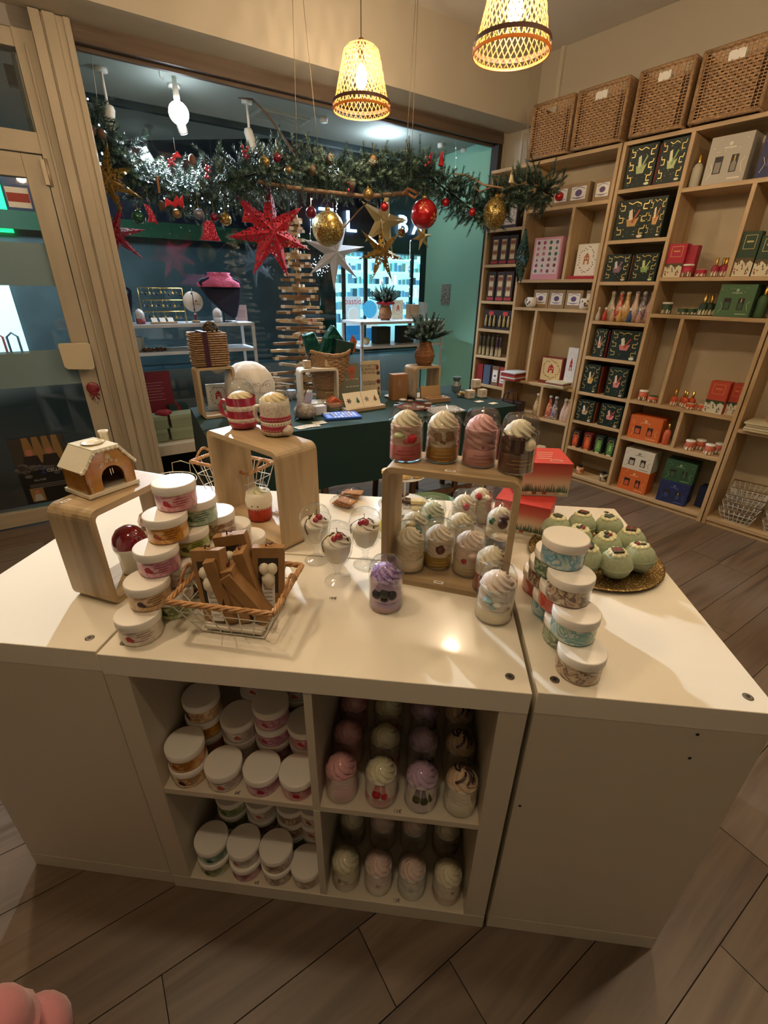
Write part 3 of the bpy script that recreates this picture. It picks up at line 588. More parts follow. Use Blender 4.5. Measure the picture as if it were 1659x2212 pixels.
# ceramic gingerbread cottage (wax burner)
t = thing('ceramic_cottage', 'ochre ceramic gingerbread cottage with snowy roof on the smallest wooden frame', 'wax burner', CNT, -.090, .196, 1.0105, radians(66))
OCH = mat('ochre_glaze', 'b9812f', .25, coat=.8, var=(40, 'a8701f')); SNOW = mat('snow_glaze', 'e9e1c8', .3, coat=.6, bump=(60, .3))
W_, D_ = .104, .082
def arch(cx, w, h, n=8): return [(cx - w, .012), (cx - w, h - w)] + [(cx - w * cos(pi * i / n), h - w + w * sin(pi * i / n)) for i in range(1, n)] + [(cx + w, h - w), (cx + w, .012)]
A_ = arch(W_ / 2 + .004, .024, .055)
prof = [(0, .008), (A_[0][0], .008)] + A_ + [(A_[-1][0], .008), (W_, .008), (W_, .058), (.078, .09), (.03, .09), (0, .058)]
b = M(); b.prism(prof, 0, .006, 0); b.prism([(0, .008), (W_, .008), (W_, .058), (.078, .09), (.03, .09), (0, .058)], D_ - .006, D_, 0); b.box(0, .006, 0, D_, .008, .058); b.box(W_ - .006, W_, 0, D_, .008, .058)
b.build('cottage_wall', OCH, t, bevel=.0015)
M().box(.01, W_ - .01, .006, D_ - .006, .008, .012).build('burner_floor', mat('grey_glaze', '8d8470', .4), t)  # burner floor in a greyer glaze colour than the walls
b = M()
for pts in (([(-.006, .056), (.028, .097), (.03, .089), (.0, .053)]), ([(W_ + .006, .056), (.080, .097), (.078, .089), (W_, .053)]), ([(.026, .097), (.082, .097), (.078, .089), (.03, .089)])): b.prism(pts, -.003, D_ + .004)
for i in range(12):
    x = -.004 + i * (W_ + .008) / 11; z = .056 + (min(max(x, 0), .03) / .03) * .034 if x < .03 else (.09 if x < .078 else .09 - (x - .078) / .026 * .034); b.sphere((x, -.0015, z + .001), .0042, 8)
b.box(-.004, W_ + .004, -.004, D_ + .004, 0, .009)
b.build('snow_roof', SNOW, t, bevel=.002)
b = M(); b.lathe([(.019, .098), (.022, .101), (.018, .099), (.010, .0965), (0, .096)], 16, 0, None, 1, False, False, (.053, .041)); b.build('wax_dish', SNOW, t)
b = M(); b.lathe([(.0085, .07), (.0085, .106), (.0105, .108), (.0105, .112), (.006, .112), (.006, .106)], 12, 0, None, 1, True, False, (.092, .064)); b.build('chimney', SNOW, t)
b = M()
for cx, cz in ((.054, .078), (.04, .063), (.05, .067), (.06, .067), (.07, .063), (.036, .058), (.052, .074), (.056, .074)):
    for q in range(5): b.disc(cx + .0024 * cos(q * 1.257), cz + .0024 * sin(q * 1.257), .0013, -.0006, 0, 6)
b.rect(.052, .0535, .036, .05, -.0006); b.rect(.057, .0585, .038, .05, -.0006)
b.build('flower_relief', SNOW, t)
b = M()
for q in range(4): b.disc(.04, .02 + q * .008, .0028, 0, 0, 6)
b.build('icing_relief', SNOW, t, (-.0006, .02, 0), (0, 0, -pi / 2), None)

# mugs with domes on the tall frame
def dome_on(t, r, z, h=.05, name='dome_lid'): return M().lathe([(r + .002, z), (r + .001, z + .003), (r, z + .01), (r * .95, z + h * .45), (r * .78, z + h * .72), (r * .45, z + h * .93), (0, z + h)], 26, 0, None, 1, False, False).build(name, DOME, t)
t = thing('domed_mug', 'red and white striped ceramic mug candle under a clear dome', 'mug', CNT, .080, .603, 1.0585)
b = M(); R_ = .039; P = [(.026, 0), (.033, .003), (.038, .012)]
def strip(z0, z1, m, bulge=0):
    n = 4; b.lathe([(R_ + bulge * sin(pi * i / n) , z0 + (z1 - z0) * i / n) for i in range(n + 1)], 28, m, None, 1, z0 < .002, False, rf=None)
REDC = mat('crimson_glaze', '9c1f3a', .3, coat=.7); SANDC = mat('speckled_white_glaze', 'd9cdb9', .45, coat=.3, var=(220, 'b8aa96'))
b.lathe([(.027, 0), (.034, .003), (.0385, .012), (.0395, .02)], 28, 0)
T_ = TR(0, 0, 0, 0, .0, .07)
strip(.020, .030, 1, .0015); strip(.030, .050, 0); strip(.050, .063, 1, .0015); strip(.063, .084, 0)
b.build('mug_body', [REDC, SANDC], t)
M().tube([(-.036, 0, .068), (-.052, 0, .07), (-.06, 0, .056), (-.057, 0, .038), (-.046, 0, .028), (-.037, 0, .028)], .0055, 8).build('handle', REDC, t)
M().cream(.034, .078, .02, 9, 5, 0, .12).build('wax_flakes', wax('e2cfa2'), t); dome_on(t, .038, .084, .047)
t = thing('domed_boot_mug', 'speckled white mug shaped like a knitted boot with red Nordic band under a clear dome', 'mug', CNT, .190, .553, 1.0585)
b = M(); b.lathe([(.030, 0), (.037, .004), (.039, .012), (.0385, .055), (.0392, .075), (.037, .09)], 28, 0)
b.build('mug_body', SANDC, t)
b = M(); b.sphere((.03, -.012, .014), .019, 14, 0, .8); b.build('boot_toe', SANDC, t)
b = M(); b.lathe([(.0396, .014), (.0402, .016), (.0402, .026), (.0396, .028)], 28, 0); b.lathe([(.0394, .029), (.0398, .03), (.0398, .037), (.0394, .038)], 28, 1); b.lathe([(.0394, .039), (.0402, .04), (.0402, .05), (.0394, .051)], 28, 0)
for i in range(34): a = 2 * pi * i / 34; cyl_disc(b, .0403, a, .0335, .0016, 2, 5); cyl_bar(b, .0406, a, a + .1, .0445, .0455, 1, 1); cyl_bar(b, .0406, a, a + .1, .017, .018, 1, 1)
b.build('nordic_band', [REDC, SNOW, DARKM], t)
M().tube([(-.036, .0, .072), (-.05, .0, .07), (-.056, .0, .052), (-.05, .0, .034), (-.038, .0, .03)], .005, 8).build('handle', SANDC, t)
M().cream(.036, .086, .022, 9, 5, 0, .14).build('wax_flakes', wax('e6d2a0'), t); dome_on(t, .038, .089, .05)
# snowman mug inside the tall frame, red toadstool jar inside the small one
t = thing('snowman_candle', 'red and white snowman cup candle inside the tall wooden frame', 'candle', CNT, .118, .555, .804)
b = M(); b.lathe([(.028, 0), (.033, .003), (.034, .042)], 24, 0, None, 1, True, False); b.lathe([(.034, .042), (.037, .05), (.038, .062), (.035, .074), (.033, .084)], 24, 1, None, 1, False, True)
for i in range(26): a = 2 * pi * i / 26; b.tube([(.0345 * cos(a), .0345 * sin(a), .038), (.0352 * cos(a + .12), .0352 * sin(a + .12), .044), (.0345 * cos(a + .24), .0345 * sin(a + .24), .038)], .0009, 4, 1)
cyl_disc(b, .0374, -pi / 2 - .2, .052, .0022, 2, 8); cyl_disc(b, .0374, -pi / 2 + .25, .052, .0022, 2, 8)
b.build('cup', [mat('orange_red_wax', 'b8391f', .5, var=(50, '9c2c18')), wax('e6dcc6'), DARKM], t)
b = M().cream(.026, .082, .01, 6, 4); b.tube([(0, 0, .09), (-.006, 0, .104)], .0012, 5); b.build('wick_wax', wax('dcd6a8'), t); dome_on(t, .028, .085, .032, 'cover')
t = thing('red_heart_candle', 'small red tag shaped candle leaning inside the tall wooden frame', 'candle', CNT, .205, .47, .8045, .3)
M().prism([(0, 0), (.03, .002), (.034, .05), (.018, .062), (.002, .05)], 0, .012).build('candle_body', mat('orange_red_wax', ''), t, bevel=.002); M().line([(.004, .048), (.017, .054), (.031, .048)], .002, -.0006).build('piping', SNOW, t)
t = thing('toadstool_candle', 'glossy dark red toadstool cap on a clear jar inside the small frame', 'candle', CNT, -.075, .255, .804)
M().lathe([(.026, 0), (.03, .004), (.031, .05), (.036, .062), (.037, .07)], 24).build('jar_glass', mat('frosted_glass', 'cfccc0', .15, coat=.8), t)
M().lathe([(.037, .07), (.037, .078), (.033, .093), (.024, .106), (.012, .113), (0, .115)], 26, 0, None, 1, False, False).build('red_cap', mat('dark_red_glaze', '7c0f1e', .12, coat=1), t)

# ---------------------------------------------------------------- sundae glasses
def sundae():
    t = bpy.data.objects.new('sundae_glass', None); COL.objects.link(t)
    rf = lambda a, z: 1 + (.03 * cos(16 * a) if z > .055 and z < .11 else 0)
    M().lathe([(.029, 0), (.031, .002), (.028, .005), (.012, .009), (.007, .014), (.0065, .03), (.009, .035), (.0065, .04), (.014, .048), (.027, .06), (.034, .08), (.0375, .105), (.037, .115), (.040, .119), (.0385, .119)], 48, 0, None, 1, True, False, rf=rf).build('footed_glass', GLASS, t)
    M().lathe([(.005, .048), (.022, .06), (.030, .08), (.033, .1), (.0335, .108)], 24).build('cream_filling', wax('e2dac6'), t)
    M().cream(.033, .105, .02, 6, 7).build('piped_cream', wax('e9ddc8'), t)
    b = M(); b.sphere((.008, -.010, .124), .009, 14); b.sphere((-.002, -.016, .121), .007, 12); b.build('cherry', mat('cherry_red', 'a3152a', .25, coat=.6), t)
    M().tube([(.004, -.008, .131), (.003, -.008, .145)], .0008, 5).build('wick', mat('dark_wick', '3a2a1c', .8), t)
    b = M()
    for p_ in ([(-.018, .0, .119), (-.024, -.008, .114), (-.029, -.018, .108), (-.027, -.022, .098), (-.024, -.024, .09)], [(0, .01, .124), (.01, .012, .121), (.02, .006, .117), (.028, -.004, .111)], [(-.016, -.004, .12), (-.006, .004, .125), (-.012, .01, .121)]): b.tube(p_, [.002, .0024, .002, .0016, .002][:len(p_)], 6)
    b.build('chocolate_drizzle', mat('syrup_3a160c', '3a160c', .25), t)
    dome_on(t, .037, .119, .036); return t
sd = sundae(); G = 'sundae candles in footed glasses'
sd.location = (.397, .289, .79); tag(sd, 'cherry topped sundae candle in ribbed footed glass, nearest of the three', 'candle', G)
dup(sd, 'cherry topped sundae candle in footed glass by the tall wooden frame, left of the three', CNT, .328, .37, .79, .5, G)
dup(sd, 'cherry topped sundae candle in footed glass, right one of the rear pair', CNT, .451, .367, .79, -.5, G)

# ---------------------------------------------------------------- wire baskets
def wire_basket(t, W, D, w, d, H, nx, ny, rim=True, rimr=.006, wr=.0013):
    def P(a, b, k): # a,b in -1..1 ; k 0 bottom..1 top
        return (a * (w + (W - w) * k) / 2, b * (d + (D - d) * k) / 2, .002 + H * k)
    for k in (0, .33, .66, 1): M().tube([P(-1, -1, k), P(1, -1, k), P(1, 1, k), P(-1, 1, k)], wr * (1.3 if k in (0, 1) else 1), 5, 0, True).build('wire_hoop', WIRE, t)
    b = M()
    for i in range(nx + 1):
        a = -1 + 2 * i / nx; b.tube([P(a, -1, 1), P(a, -1, 0), P(a, 1, 0), P(a, 1, 1)], wr, 4)
    for i in range(ny + 1):
        a = -1 + 2 * i / ny; b.tube([P(-1, a, 1), P(-1, a, 0), P(1, a, 0), P(1, a, 1)], wr, 4)
    b.build('wire_grid', WIRE, t)
    if rim:
        b = M(); per = [P(-1, -1, 1), P(1, -1, 1), P(1, 1, 1), P(-1, 1, 1)]
        for q in range(4):
            a, c = Vector(per[q]), Vector(per[(q + 1) % 4]); n = 16; dr = (c - a).normalized(); sd_ = dr.cross(Vector((0, 0, 1)))
            for s_ in range(4):
                b.tube([a + (c - a) * i / n + (sd_ * cos(i * 1.1 + s_ * pi / 2) + Vector((0, 0, 1)) * sin(i * 1.1 + s_ * pi / 2)) * rimr * .62 for i in range(n + 1)], rimr * .5, 5)
        for s_ in (-1, 1):
            n = 10
            for q in range(3): b.tube([(s_ * (W / 2 + .004), -.035 + .07 * i / n, .002 + H + .026 * sin(pi * i / n) + .003 * cos(i + q * 2)) for i in range(n + 1)], .0024, 5)
        b.build('woven_rim', SEAGR, t)
    return t
t = thing('wire_basket', 'white wire basket with woven wicker rim, full of kraft soap boxes, at the counter front', 'basket', CNT, .232, .132, .79, radians(-3))
wire_basket(t, .205, .165, .13, .105, .086, 6, 4)
M().box(-.06, .06, -.05, .05, .004, .014).build('liner_paper', mat('crumpled_tissue', 'd6cdbb', .8, bump=(60, 1)), t, bevel=.003)
KR = mat('kraft_board', '9c7445', .7, var=(30, '8d673b'))
def soapbox(label, x, y, z, rot, win=True, w=.062, h=.125, d=.022):
    q = thing('soap_box', label, 'box', CNT, x, y, z, 0, 'kraft soap boxes in the wire basket'); q.rotation_euler = rot
    b = M(); b.box(0, w, 0, d, 0, h, 0)
    b.build('carton', KR, q, bevel=.0008)
    if win:
        M().box(.012, w - .012, -.0006, .002, .03, h - .022).build('window_opening', mat('box_window_dark', '2e2721', .35), q)
        b = M(); b.sphere((w / 2 - .008, -.001, h - .045), .011, 10, 0, 1.2); b.sphere((w / 2 + .008, -.001, h - .045), .011, 10, 0, 1.2); b.sphere((w / 2, -.001, h - .068), .014, 10, 0, 1.3); b.build('soap', wax('e0d6bd'), q)
        b = M(); b.box(w / 2 - .013, w / 2 + .013, -.0016, .001, .0, .06, 0)
        for i in range(5): b.rect(w / 2 - .009, w / 2 + .008, .012 + i * .009, .0135 + i * .009, -.0018, 1)
        b.build('paper_band', [WPAPER, INK], q)
    M().tube([(w / 2 - .006, d / 2, h - .002), (w / 2 - .004, d / 2, h + .007), (w / 2 + .004, d / 2, h + .004), (w / 2 + .008, d / 2, h + .008)], .0016, 5).build('ribbon_knot', mat('dark_red_ribbon', '5e1020', .6), q)
    return q
soapbox('kraft soap box with window and paper band, leftmost in the wire basket', .166, .098, .806, (radians(-10), radians(-12), radians(-12)), True, .070, .145, .022)
soapbox('kraft soap box standing edgewise next to the leftmost windowed box', .236, .095, .808, (radians(-13), radians(4), radians(98)), False, .06, .14)
soapbox('kraft soap box second of the edgewise row in the wire basket', .262, .098, .81, (radians(-13), radians(4), radians(98)), False, .05, .118)
soapbox('kraft soap box fallen across the gap, top leaning left', .302, .100, .812, (radians(-33), radians(3), radians(98)), False, .045, .128)
soapbox('kraft soap box third of the edgewise row, leaning gently', .278, .135, .812, (radians(-14), radians(3), radians(98)), False, .05, .135)
soapbox('kraft soap box with window, rightmost in the wire basket', .246, .150, .808, (radians(-8), radians(4), radians(14)), True, .064, .13)
soapbox('kraft soap box with window at the back, half hidden by the edgewise row', .196, .165, .81, (radians(-3), radians(-10), radians(6)), True, .066, .145)
# second basket of the same kind behind the tall frame, round wire tray, cakes behind
t = thing('wire_basket', 'white wire basket with wicker rim standing behind the tall wooden frame', 'basket', CNT, -.02, .715, .79, radians(-20)); wire_basket(t, .23, .12, .16, .075, .12, 6, 3)
q = thing('card_stack', 'stack of white cards standing inside the rear wire basket', 'cards', CNT, -.005, .70, .80, radians(-20))
for i in range(4): M().box(0, .05, i * .006, i * .006 + .004, 0, .15 - .006 * i).build('card', WPAPER, q)
t = thing('round_wire_basket', 'round gold wire basket of wrapped sweets at the left rear of the counter', 'basket', CNT, -.205, .66, .79)
for r_, z_ in ((.05, .003), (.066, .035), (.078, .07)): M().tube([(r_ * cos(2 * pi * i / 24), r_ * sin(2 * pi * i / 24), z_) for i in range(24)], .0015, 5, 0, True).build('wire_hoop', mat('pale_gold_wire', 'cbbf9c', .3, .8), t)
b = M()
for i in range(12): a = 2 * pi * i / 12; b.tube([(.05 * cos(a), .05 * sin(a), .003), (.078 * cos(a), .078 * sin(a), .07)], .0012, 4)
b.tube([(-.03, .072, .07), (-.03, .076, .1), (0, .078, .108), (.03, .076, .1), (.03, .072, .07)], .0016, 5); b.tube([(-.03, -.072, .07), (-.03, -.076, .1), (0, -.078, .108), (.03, -.076, .1), (.03, -.072, .07)], .0016, 5)
b.build('wire_frame', mat('pale_gold_wire', ''), t)
def pouch(label, x, y, z, r, c, h=.8, g='cellophane wrapped sweets', cat='sweets'):
    q = thing('wrapped_sweets', label, cat, CNT, x, y, z, 0, g)
    M().lathe([(r * .6, 0), (r, r * .4 * h), (r * .8, r * 1.0 * h), (r * .25, r * 1.45 * h)], 9, 0, None, 1).build('contents', mat('sweets_' + c, c, .35, coat=.6, var=(60, 'd8b8a0'), bump=(70, .8)), q)
    M().lathe([(r * .25, r * 1.45 * h), (r * .5, r * 1.9 * h)], 7, 0, None, 0, False, False).build('wrapper_tuft', DOME, q)
    return q
pouch('pink wrapped sweets inside the round wire basket', -.205, .66, .796, .042, 'b0566a')
pouch('brown and pink wrapped sweets behind the small wooden frame', -.175, .50, .79, .045, '8a4a32')
pouch('brown wrapped sweets in clear film beside the small frame', -.10, .47, .79, .035, 'a4684a')

# cookies, cake stand and extra candles behind the right frame
for i, (x, y) in enumerate(((.335, .70), (.345, .765))):
    q = thing('wrapped_biscuits', '%s clear bag of golden biscuits behind the sundae glasses' % ('nearer', 'farther')[i], 'biscuits', CNT, x, y, .79, .4 * i - .5, 'wrapped biscuits behind the sundaes')
    for k in range(3): M().box(-.035 + k * .008, .025 + k * .008, -.018, .018, .002 + k * .007, .008 + k * .007).build('biscuit', mat('biscuit', 'a8702f', .6, var=(70, '8d5822')), q, bevel=.002)
    b = M(); b.sphere((0, 0, .014), .046, 12, 0, .34); b.build('clear_bag', DOME, q)
t = thing('cake_stand', 'two tier cake stand with white plates behind the right wooden frame', 'cake stand', CNT, .525, .705, .79)
for r_, z_, nm in ((.082, .012, 'plate'), (.065, .112, 'plate')): M().lathe([(r_ * .5, z_ - .004), (r_ * .9, z_), (r_, z_ + .005), (r_ * .88, z_ + .002), (.004, z_)], 28, 0, None).build(nm, mat('white_porcelain', 'eae4d8', .2, coat=.6), t)
M().lathe([(.003, .0), (.003, .16)], 8).build('pole', mat('white_wire', ''), t); M().lathe([(.03, 0), (.03, .006), (.005, .01)], 16).build('base', mat('white_porcelain', ''), t)
CH = mat('chocolate_bar', '4b3228', .45, bump=(40, .3)); VA = mat('vanilla_fudge', 'dccb94', .5); 
for i, (x, y, z, rz, m_, w_, nm) in enumerate((( .482, .70, .806, .5, CH, .05, 'dark chocolate slab on the left of the lower cake plate'), (.545, .712, .806, -.2, CH, .055, 'dark chocolate slab at the right of the cake stand pole'), (.512, .73, .82, .9, CH, .05, 'dark chocolate slab lying on the two others'), (.575, .675, .804, -.1, VA, .05, 'pale fudge bar at the right edge of the lower plate'), (.568, .69, .818, .1, VA, .045, 'pale fudge bar lying on top of another'), (.50, .655, .804, .3, VA, .02, 'small pale fudge cube at the front of the lower plate'))):
    q = thing('confectionery_bar', nm, 'confectionery', CNT, x, y, z, rz, 'confectionery on the cake stand'); M().box(-w_ / 2, w_ / 2, -.014, .014, 0, .011).build('bar', m_, q, bevel=.0015)
for i, (x, y, nm) in enumerate(((.472, .70, 'round pale tartlet at the left rim of the upper plate'), (.527, .675, 'round tartlet with dark centre on the upper plate'), (.562, .692, 'pale biscuit at the right of the upper plate'))):
    q = thing('tartlet', nm, 'tartlet', CNT, x, y, .904, 0, 'tartlets on the upper cake plate'); b = M(); b.lathe([(.016, 0), (.019, .003), (.019, .012), (.016, .015)], 18, 0); b.lathe([(.009, .0152), (.008, .0165)], 14, 1); b.build('pastry', [mat('shortcrust', 'd8b878', .6), CH if i == 1 else mat('shortcrust', '')], q)
def deco_candle(label, x, y, base, bh, items, topc='efe0c0', sc=1.0):
    t = candle_proto('x', base, bh, topc, items, None); t.name = 'winter_candle'; t.location = (x, y, .79); t.scale = (sc,) * 3; tag(t, label, 'candle', 'winter candles behind the wooden frame'); return t
deco_candle('winter candle with dark green fir and gold leaf behind the frame', .565, .46, 'e2dccb', .03, [('s', .2, .07, .016, '1f5a48'), ('s', -.5, .075, .008, 'b02a2a'), ('l', -.3, .085, .013, 'd8c48a')], 'd8d2b8', 1.02)
deco_candle('winter candle with small green sprig, farther left', .612, .545, 'e6e0cc', .03, [('s', -.3, .07, .01, '3a6a4a')], 'cfd4b8', .95)
deco_candle('cream rose winter candle in the middle behind the frame', .685, .475, 'e8dcc0', .03, [], 'e6dab8', 1.0)
deco_candle('winter candle with red berry at the far back', .70, .60, 'e6dccb', .03, [('s', .1, .08, .011, 'b0202c')], 'e6dcc4', .98)
deco_candle('winter candle with red and white sprinkles, back right', .752, .655, 'e6dccb', .03, [('s', -.4, .09, .011, 'b0202c'), ('s', .5, .085, .01, 'efe6d0')], 'e8e0c8', .98)
deco_candle('winter candle with chocolate bell and dark base, right behind the frame', .790, .51, '2e1c18', .03, [('s', 0, .075, .013, '4a2c24'), ('l', .1, .092, .012, '4a2418'), ('s', -.9, .075, .009, '2a6a4c'), ('l', 0, .042, .022, 'e8dcc0')], 'e2d6bc', 1.06)
q = thing('bath_sponge', 'small yellow and white soap flower in clear film beside the sundaes', 'soap', CNT, .482, .52, .79); b = M(); b.sphere((0, 0, .03), .02, 12, 0); b.lathe([(.022, 0), (.03, .012), (.018, .02)], 10, 1); b.build('soap_flower', [mat('lemon_yellow', 'd8cc1e', .4), DOME], q)
# red winter village gift boxes
def village(t, w, h, d):
    b = M(); b.box(0, w, 0, d, 0, h, 0); b.build('carton', mat('village_box_red', 'c0342c', .5, var=(200, 'c8483e')), t, bevel=.0008)
    m = bpy.data.materials.get('village_fade')
    if not m:
        m = bpy.data.materials.new('village_fade'); N, L, bs = nodes(m); tc = N.new('ShaderNodeTexCoord'); sx = N.new('ShaderNodeSeparateXYZ'); L.new(tc.outputs['Generated'], sx.inputs[0]); r = ramp(N, [(.0, 'b9b698'), (.42, 'd8b898'), (.7, 'c0604c'), (1, 'a8302c')]); L.new(sx.outputs[2], r.inputs[0]); L.new(r.outputs[0], bs.inputs['Base Color']); bs.inputs['Roughness'].default_value = .5
    for nm, T, ww in (('front_print', TR(0, -.0005, 0), w), ('side_print', TR(w + .0005, 0, 0, pi / 2), d)):
        b = M(); b.rect(0, ww, 0, h * .985, 0, 0, T); b.build(nm, m, t)
        b = M(); x = .004; rr = random.Random(int(ww * 1000))
        while x < ww - .004:
            hh_ = rr.uniform(.016, .030) * (h / .1); b.add([T @ Vector((x - .003, -.0003, h * .12)), T @ Vector((x + .003, -.0003, h * .12)), T @ Vector((x, -.0003, h * .12 + hh_))], [(0, 1, 2)], 0); x += rr.uniform(.003, .006)
        for k in range(7): xx = rr.uniform(.0, max(ww - .016, .001)); b.rect(xx, min(xx + .012, ww), h * .05, h * .13, -.0004, 1 + k % 2, T)
        b.build('village_print', [mat('fir_print', '51604a', .6), mat('house_print', 'd8ceb0', .6), mat('brick_print', 'a4463a', .6)], t)
t = thing('gift_box', 'red gift box with winter village print, lower of the two, standing on the counter', 'box', CNT, .786, .612, .79, radians(-20), 'red winter village gift boxes'); village(t, .15, .092, .095)
t.rotation_euler = (0, 0, radians(-22))
X0 = PZ(1118, 1081, .883); 
t = thing('gift_box', 'red gift box with winter village print and round emblem, lying on top of the other', 'box', CNT, .840, .640, .8835, radians(2), 'red winter village gift boxes'); village(t, .15, .098, .14)
b = M(); b.tube([(.108 + .018 * cos(2 * pi * i / 20), .02 + .01 * sin(2 * pi * i / 20), .0985) for i in range(20)], .0008, 4, 0, True); b.tube([(.108 + .015 * cos(2 * pi * i / 20), .02 + .0075 * sin(2 * pi * i / 20), .0985) for i in range(20)], .0005, 4, 0, True)
for i in range(4): b.box(.06 + .004 * i, .10 + .006 * i, .04 + i * .018, .043 + i * .018, .098, .0985)
b.build('printed_emblem', mat('emblem_white', 'e8c8b4', .5), t)
# green bath bombs on a glitter plate
t = thing('glitter_plate', 'round gold glitter plate under the green bath bombs', 'plate', CNT, 1.030, .475, .79)
M().lathe([(.12, 0), (.15, .004), (.158, .006), (.162, .009), (.157, .0095), (.145, .006), (.12, .0035), (0, .0035)], 48, 0, None, 1, True, False).build('plate_disc', glitter('gold_glitter', '8a6a34', 'fff0b8', 420, .35), t)
BB = mat('sage_bath_bomb', 'a9b291', .75, var=(150, '9da682'), bump=(160, .3)); BC = wax('e6e0b4')
def bomb():
    t = bpy.data.objects.new('bath_bomb', None); COL.objects.link(t); r = .0365
    P = [(r * sin(pi * j / 14) + .0001, r - r * cos(pi * j / 14)) for j in range(13)]
    M().lathe(P, 26, 0).build('bomb_body', BB, t); M().lathe([(r, r - .0045), (r + .0012, r - .003), (r + .0012, r - .001), (r, r)], 26, 0, None, 1, False, False).build('seam', BB, t)
    b = M()
    for q in range(11): a = 2 * pi * q / 11; b.sphere((.0175 * cos(a), .0175 * sin(a), 2 * r - .0055), .0056, 8, 0, .9)
    b.lathe([(.017, 2 * r - .007), (.016, 2 * r - .0015)], 12, 0); b.build('piped_ring', BC, t); return t
bm = bomb(); GB = 'green bath bombs on the glitter plate'
tops = [('dark holly star', 's'), ('dark square with red bow', 'b'), ('dark five lobed leaf', 's'), ('brown holly with red berry', 'h'), ('red ribboned square', 'b'), ('dark holly sprig', 'h'), ('dark green and red candy', 'c'), ('small green square', 'b'), ('dark twin leaves', 'h')]
DKT = mat('dark_green_sugar', '3f4a33', .4, var=(90, '2c3826')); 
poss = [(.947, .555), (1.022, .575), (1.098, .572), (.985, .497), (1.126, .497), (1.056, .470), (.978, .400), (1.050, .385), (1.118, .415)]
whr = ['at the left rear rim of the plate', 'in the rear row, middle', 'at the rear right of the plate', 'left of the centre', 'at the right rim, second from front', 'in the centre of the heap', 'front row, left, by the jar tower', 'front row, middle, nearest the plate rim', 'front row, right']
for i, ((x, y), (tn, k)) in enumerate(zip(poss, tops)):
    o = bm if i == 0 else dup(bm)
    for c in [c for c in o.children if c.name.startswith('topper')]: bpy.data.objects.remove(c)
    o.location = (x, y, .7945); o.rotation_euler = (rj.uniform(-.25, .2) - .12, rj.uniform(-.2, .2), rj.uniform(0, 6)); tag(o, 'green bath bomb with %s, %s' % (tn, whr[i]), 'bath bomb', GB)
TOPS = []
for i, (tn, k) in enumerate(tops):
    o = [q for q in bpy.data.objects if q.get('group') == GB and q['label'].startswith('green bath bomb with ' + tn + ',')][0]; b = M(); z = .0715
    if k == 's':
        for q in range(5): b.sphere((.006 * cos(q * 1.257), .006 * sin(q * 1.257), z), .0042, 8, 0, .6)
        b.sphere((0, 0, z), .005, 8, 0, .7)
    elif k == 'b': b.box(-.0085, .0085, -.0075, .0075, z - .002, z + .004, 0); b.box(-.0088, .0088, -.001, .001, z - .002, z + .0046, 1); b.box(-.001, .001, -.0078, .0078, z - .002, z + .0046, 1)
    elif k == 'h': b.sphere((-.006, 0, z), .0052, 8, 0, .6); b.sphere((.005, .003, z), .0052, 8, 0, .6); b.sphere((.001, -.005, z + .002), .0036, 8, 1)
    else: b.tube([(-.012, -.002, z), (-.004, .003, z + .002), (.004, .003, z + .002), (.012, -.002, z)], .0042, 8, 0); b.sphere((.008, 0, z + .003), .0032, 8, 1)
    tt = b.build('topper', [DKT, mat('sugar_red', 'a02c38', .4)], o); tt.scale = (1.35, 1.35, 1); tt.location = (0, 0, .0012)
# ================================================================ wall shelving: three pine units on the right wall
BT = .022
def pine_unit(label, x0, x1, shelves, dividers, z0=0, top=2.275, side=True):
    t = thing('pine_shelving', label, 'shelving', SHELF, x0, 0, 0, 0, 'pine shelving units along the right wall'); W = x1 - x0
    for a in (0, W - BT): M().box(a, a + BT, 0, .275, 0, top).build('side_panel', PINEV, t, bevel=.001)
    M().box(BT, W - BT, 0, .275, top - BT, top).build('top_board', PINE, t, bevel=.001)
    M().box(BT, W - BT, .001, .275, .03, .03 + BT).build('bottom_board', PINE, t, bevel=.001)
    M().box(BT, W - BT, .012, .03, 0, .03).build('plinth', PINE, t)
    for (a, b, z) in shelves: M().box(a - x0, b - x0, .001, .272, z - BT, z).build('shelf', PINE, t, bevel=.001)
    for (a, za, zb) in dividers: M().box(a - x0 - BT / 2, a - x0 + BT / 2, .001, .272, za, zb).build('divider', PINEV, t, bevel=.001)
    M().box(BT, W - BT, .273, .277, .05, top - BT).build('back_panel', mat('pale_back_board', 'd0c1a2', .8, var=(4, 'c4b494')), t)
    return t
U1 = (-1.80, -.745); U2 = (-.735, .345); U3 = (.352, 1.42)
S1L = [1.872, 1.615, 1.335, 1.108, .882, .63]; S1R = [1.975, 1.50, 1.297, .722, .447]
m1 = -1.425
pine_unit('pine shelving unit by the shop window, filled with mugs, boxes and bottles', *U1,
    [(U1[0] + BT, m1 - BT / 2, z) for z in S1L] + [(m1 + BT / 2, U1[1] - BT, z) for z in S1R],
    [(m1, .052, 2.253), (-1.013, 1.50, 1.953), (-1.20, .722, 1.275), (-1.035, .447, .70)])
S2L = [2.02, 1.732, 1.482, 1.228, .98, .718, .494, .275]; S2R = [1.982, 1.506, 1.29, .722, .452]
m2 = -.325
pine_unit('middle pine shelving unit with dark green gift boxes in its narrow left column', *U2,
    [(U2[0] + BT, m2 - BT / 2, z) for z in S2L] + [(m2 + BT / 2, U2[1] - BT, z) for z in S2R],
    [(m2, .052, 2.253), (.06, 1.506, 1.96), (-.115, .722, 1.268), (.04, .452, .70)])
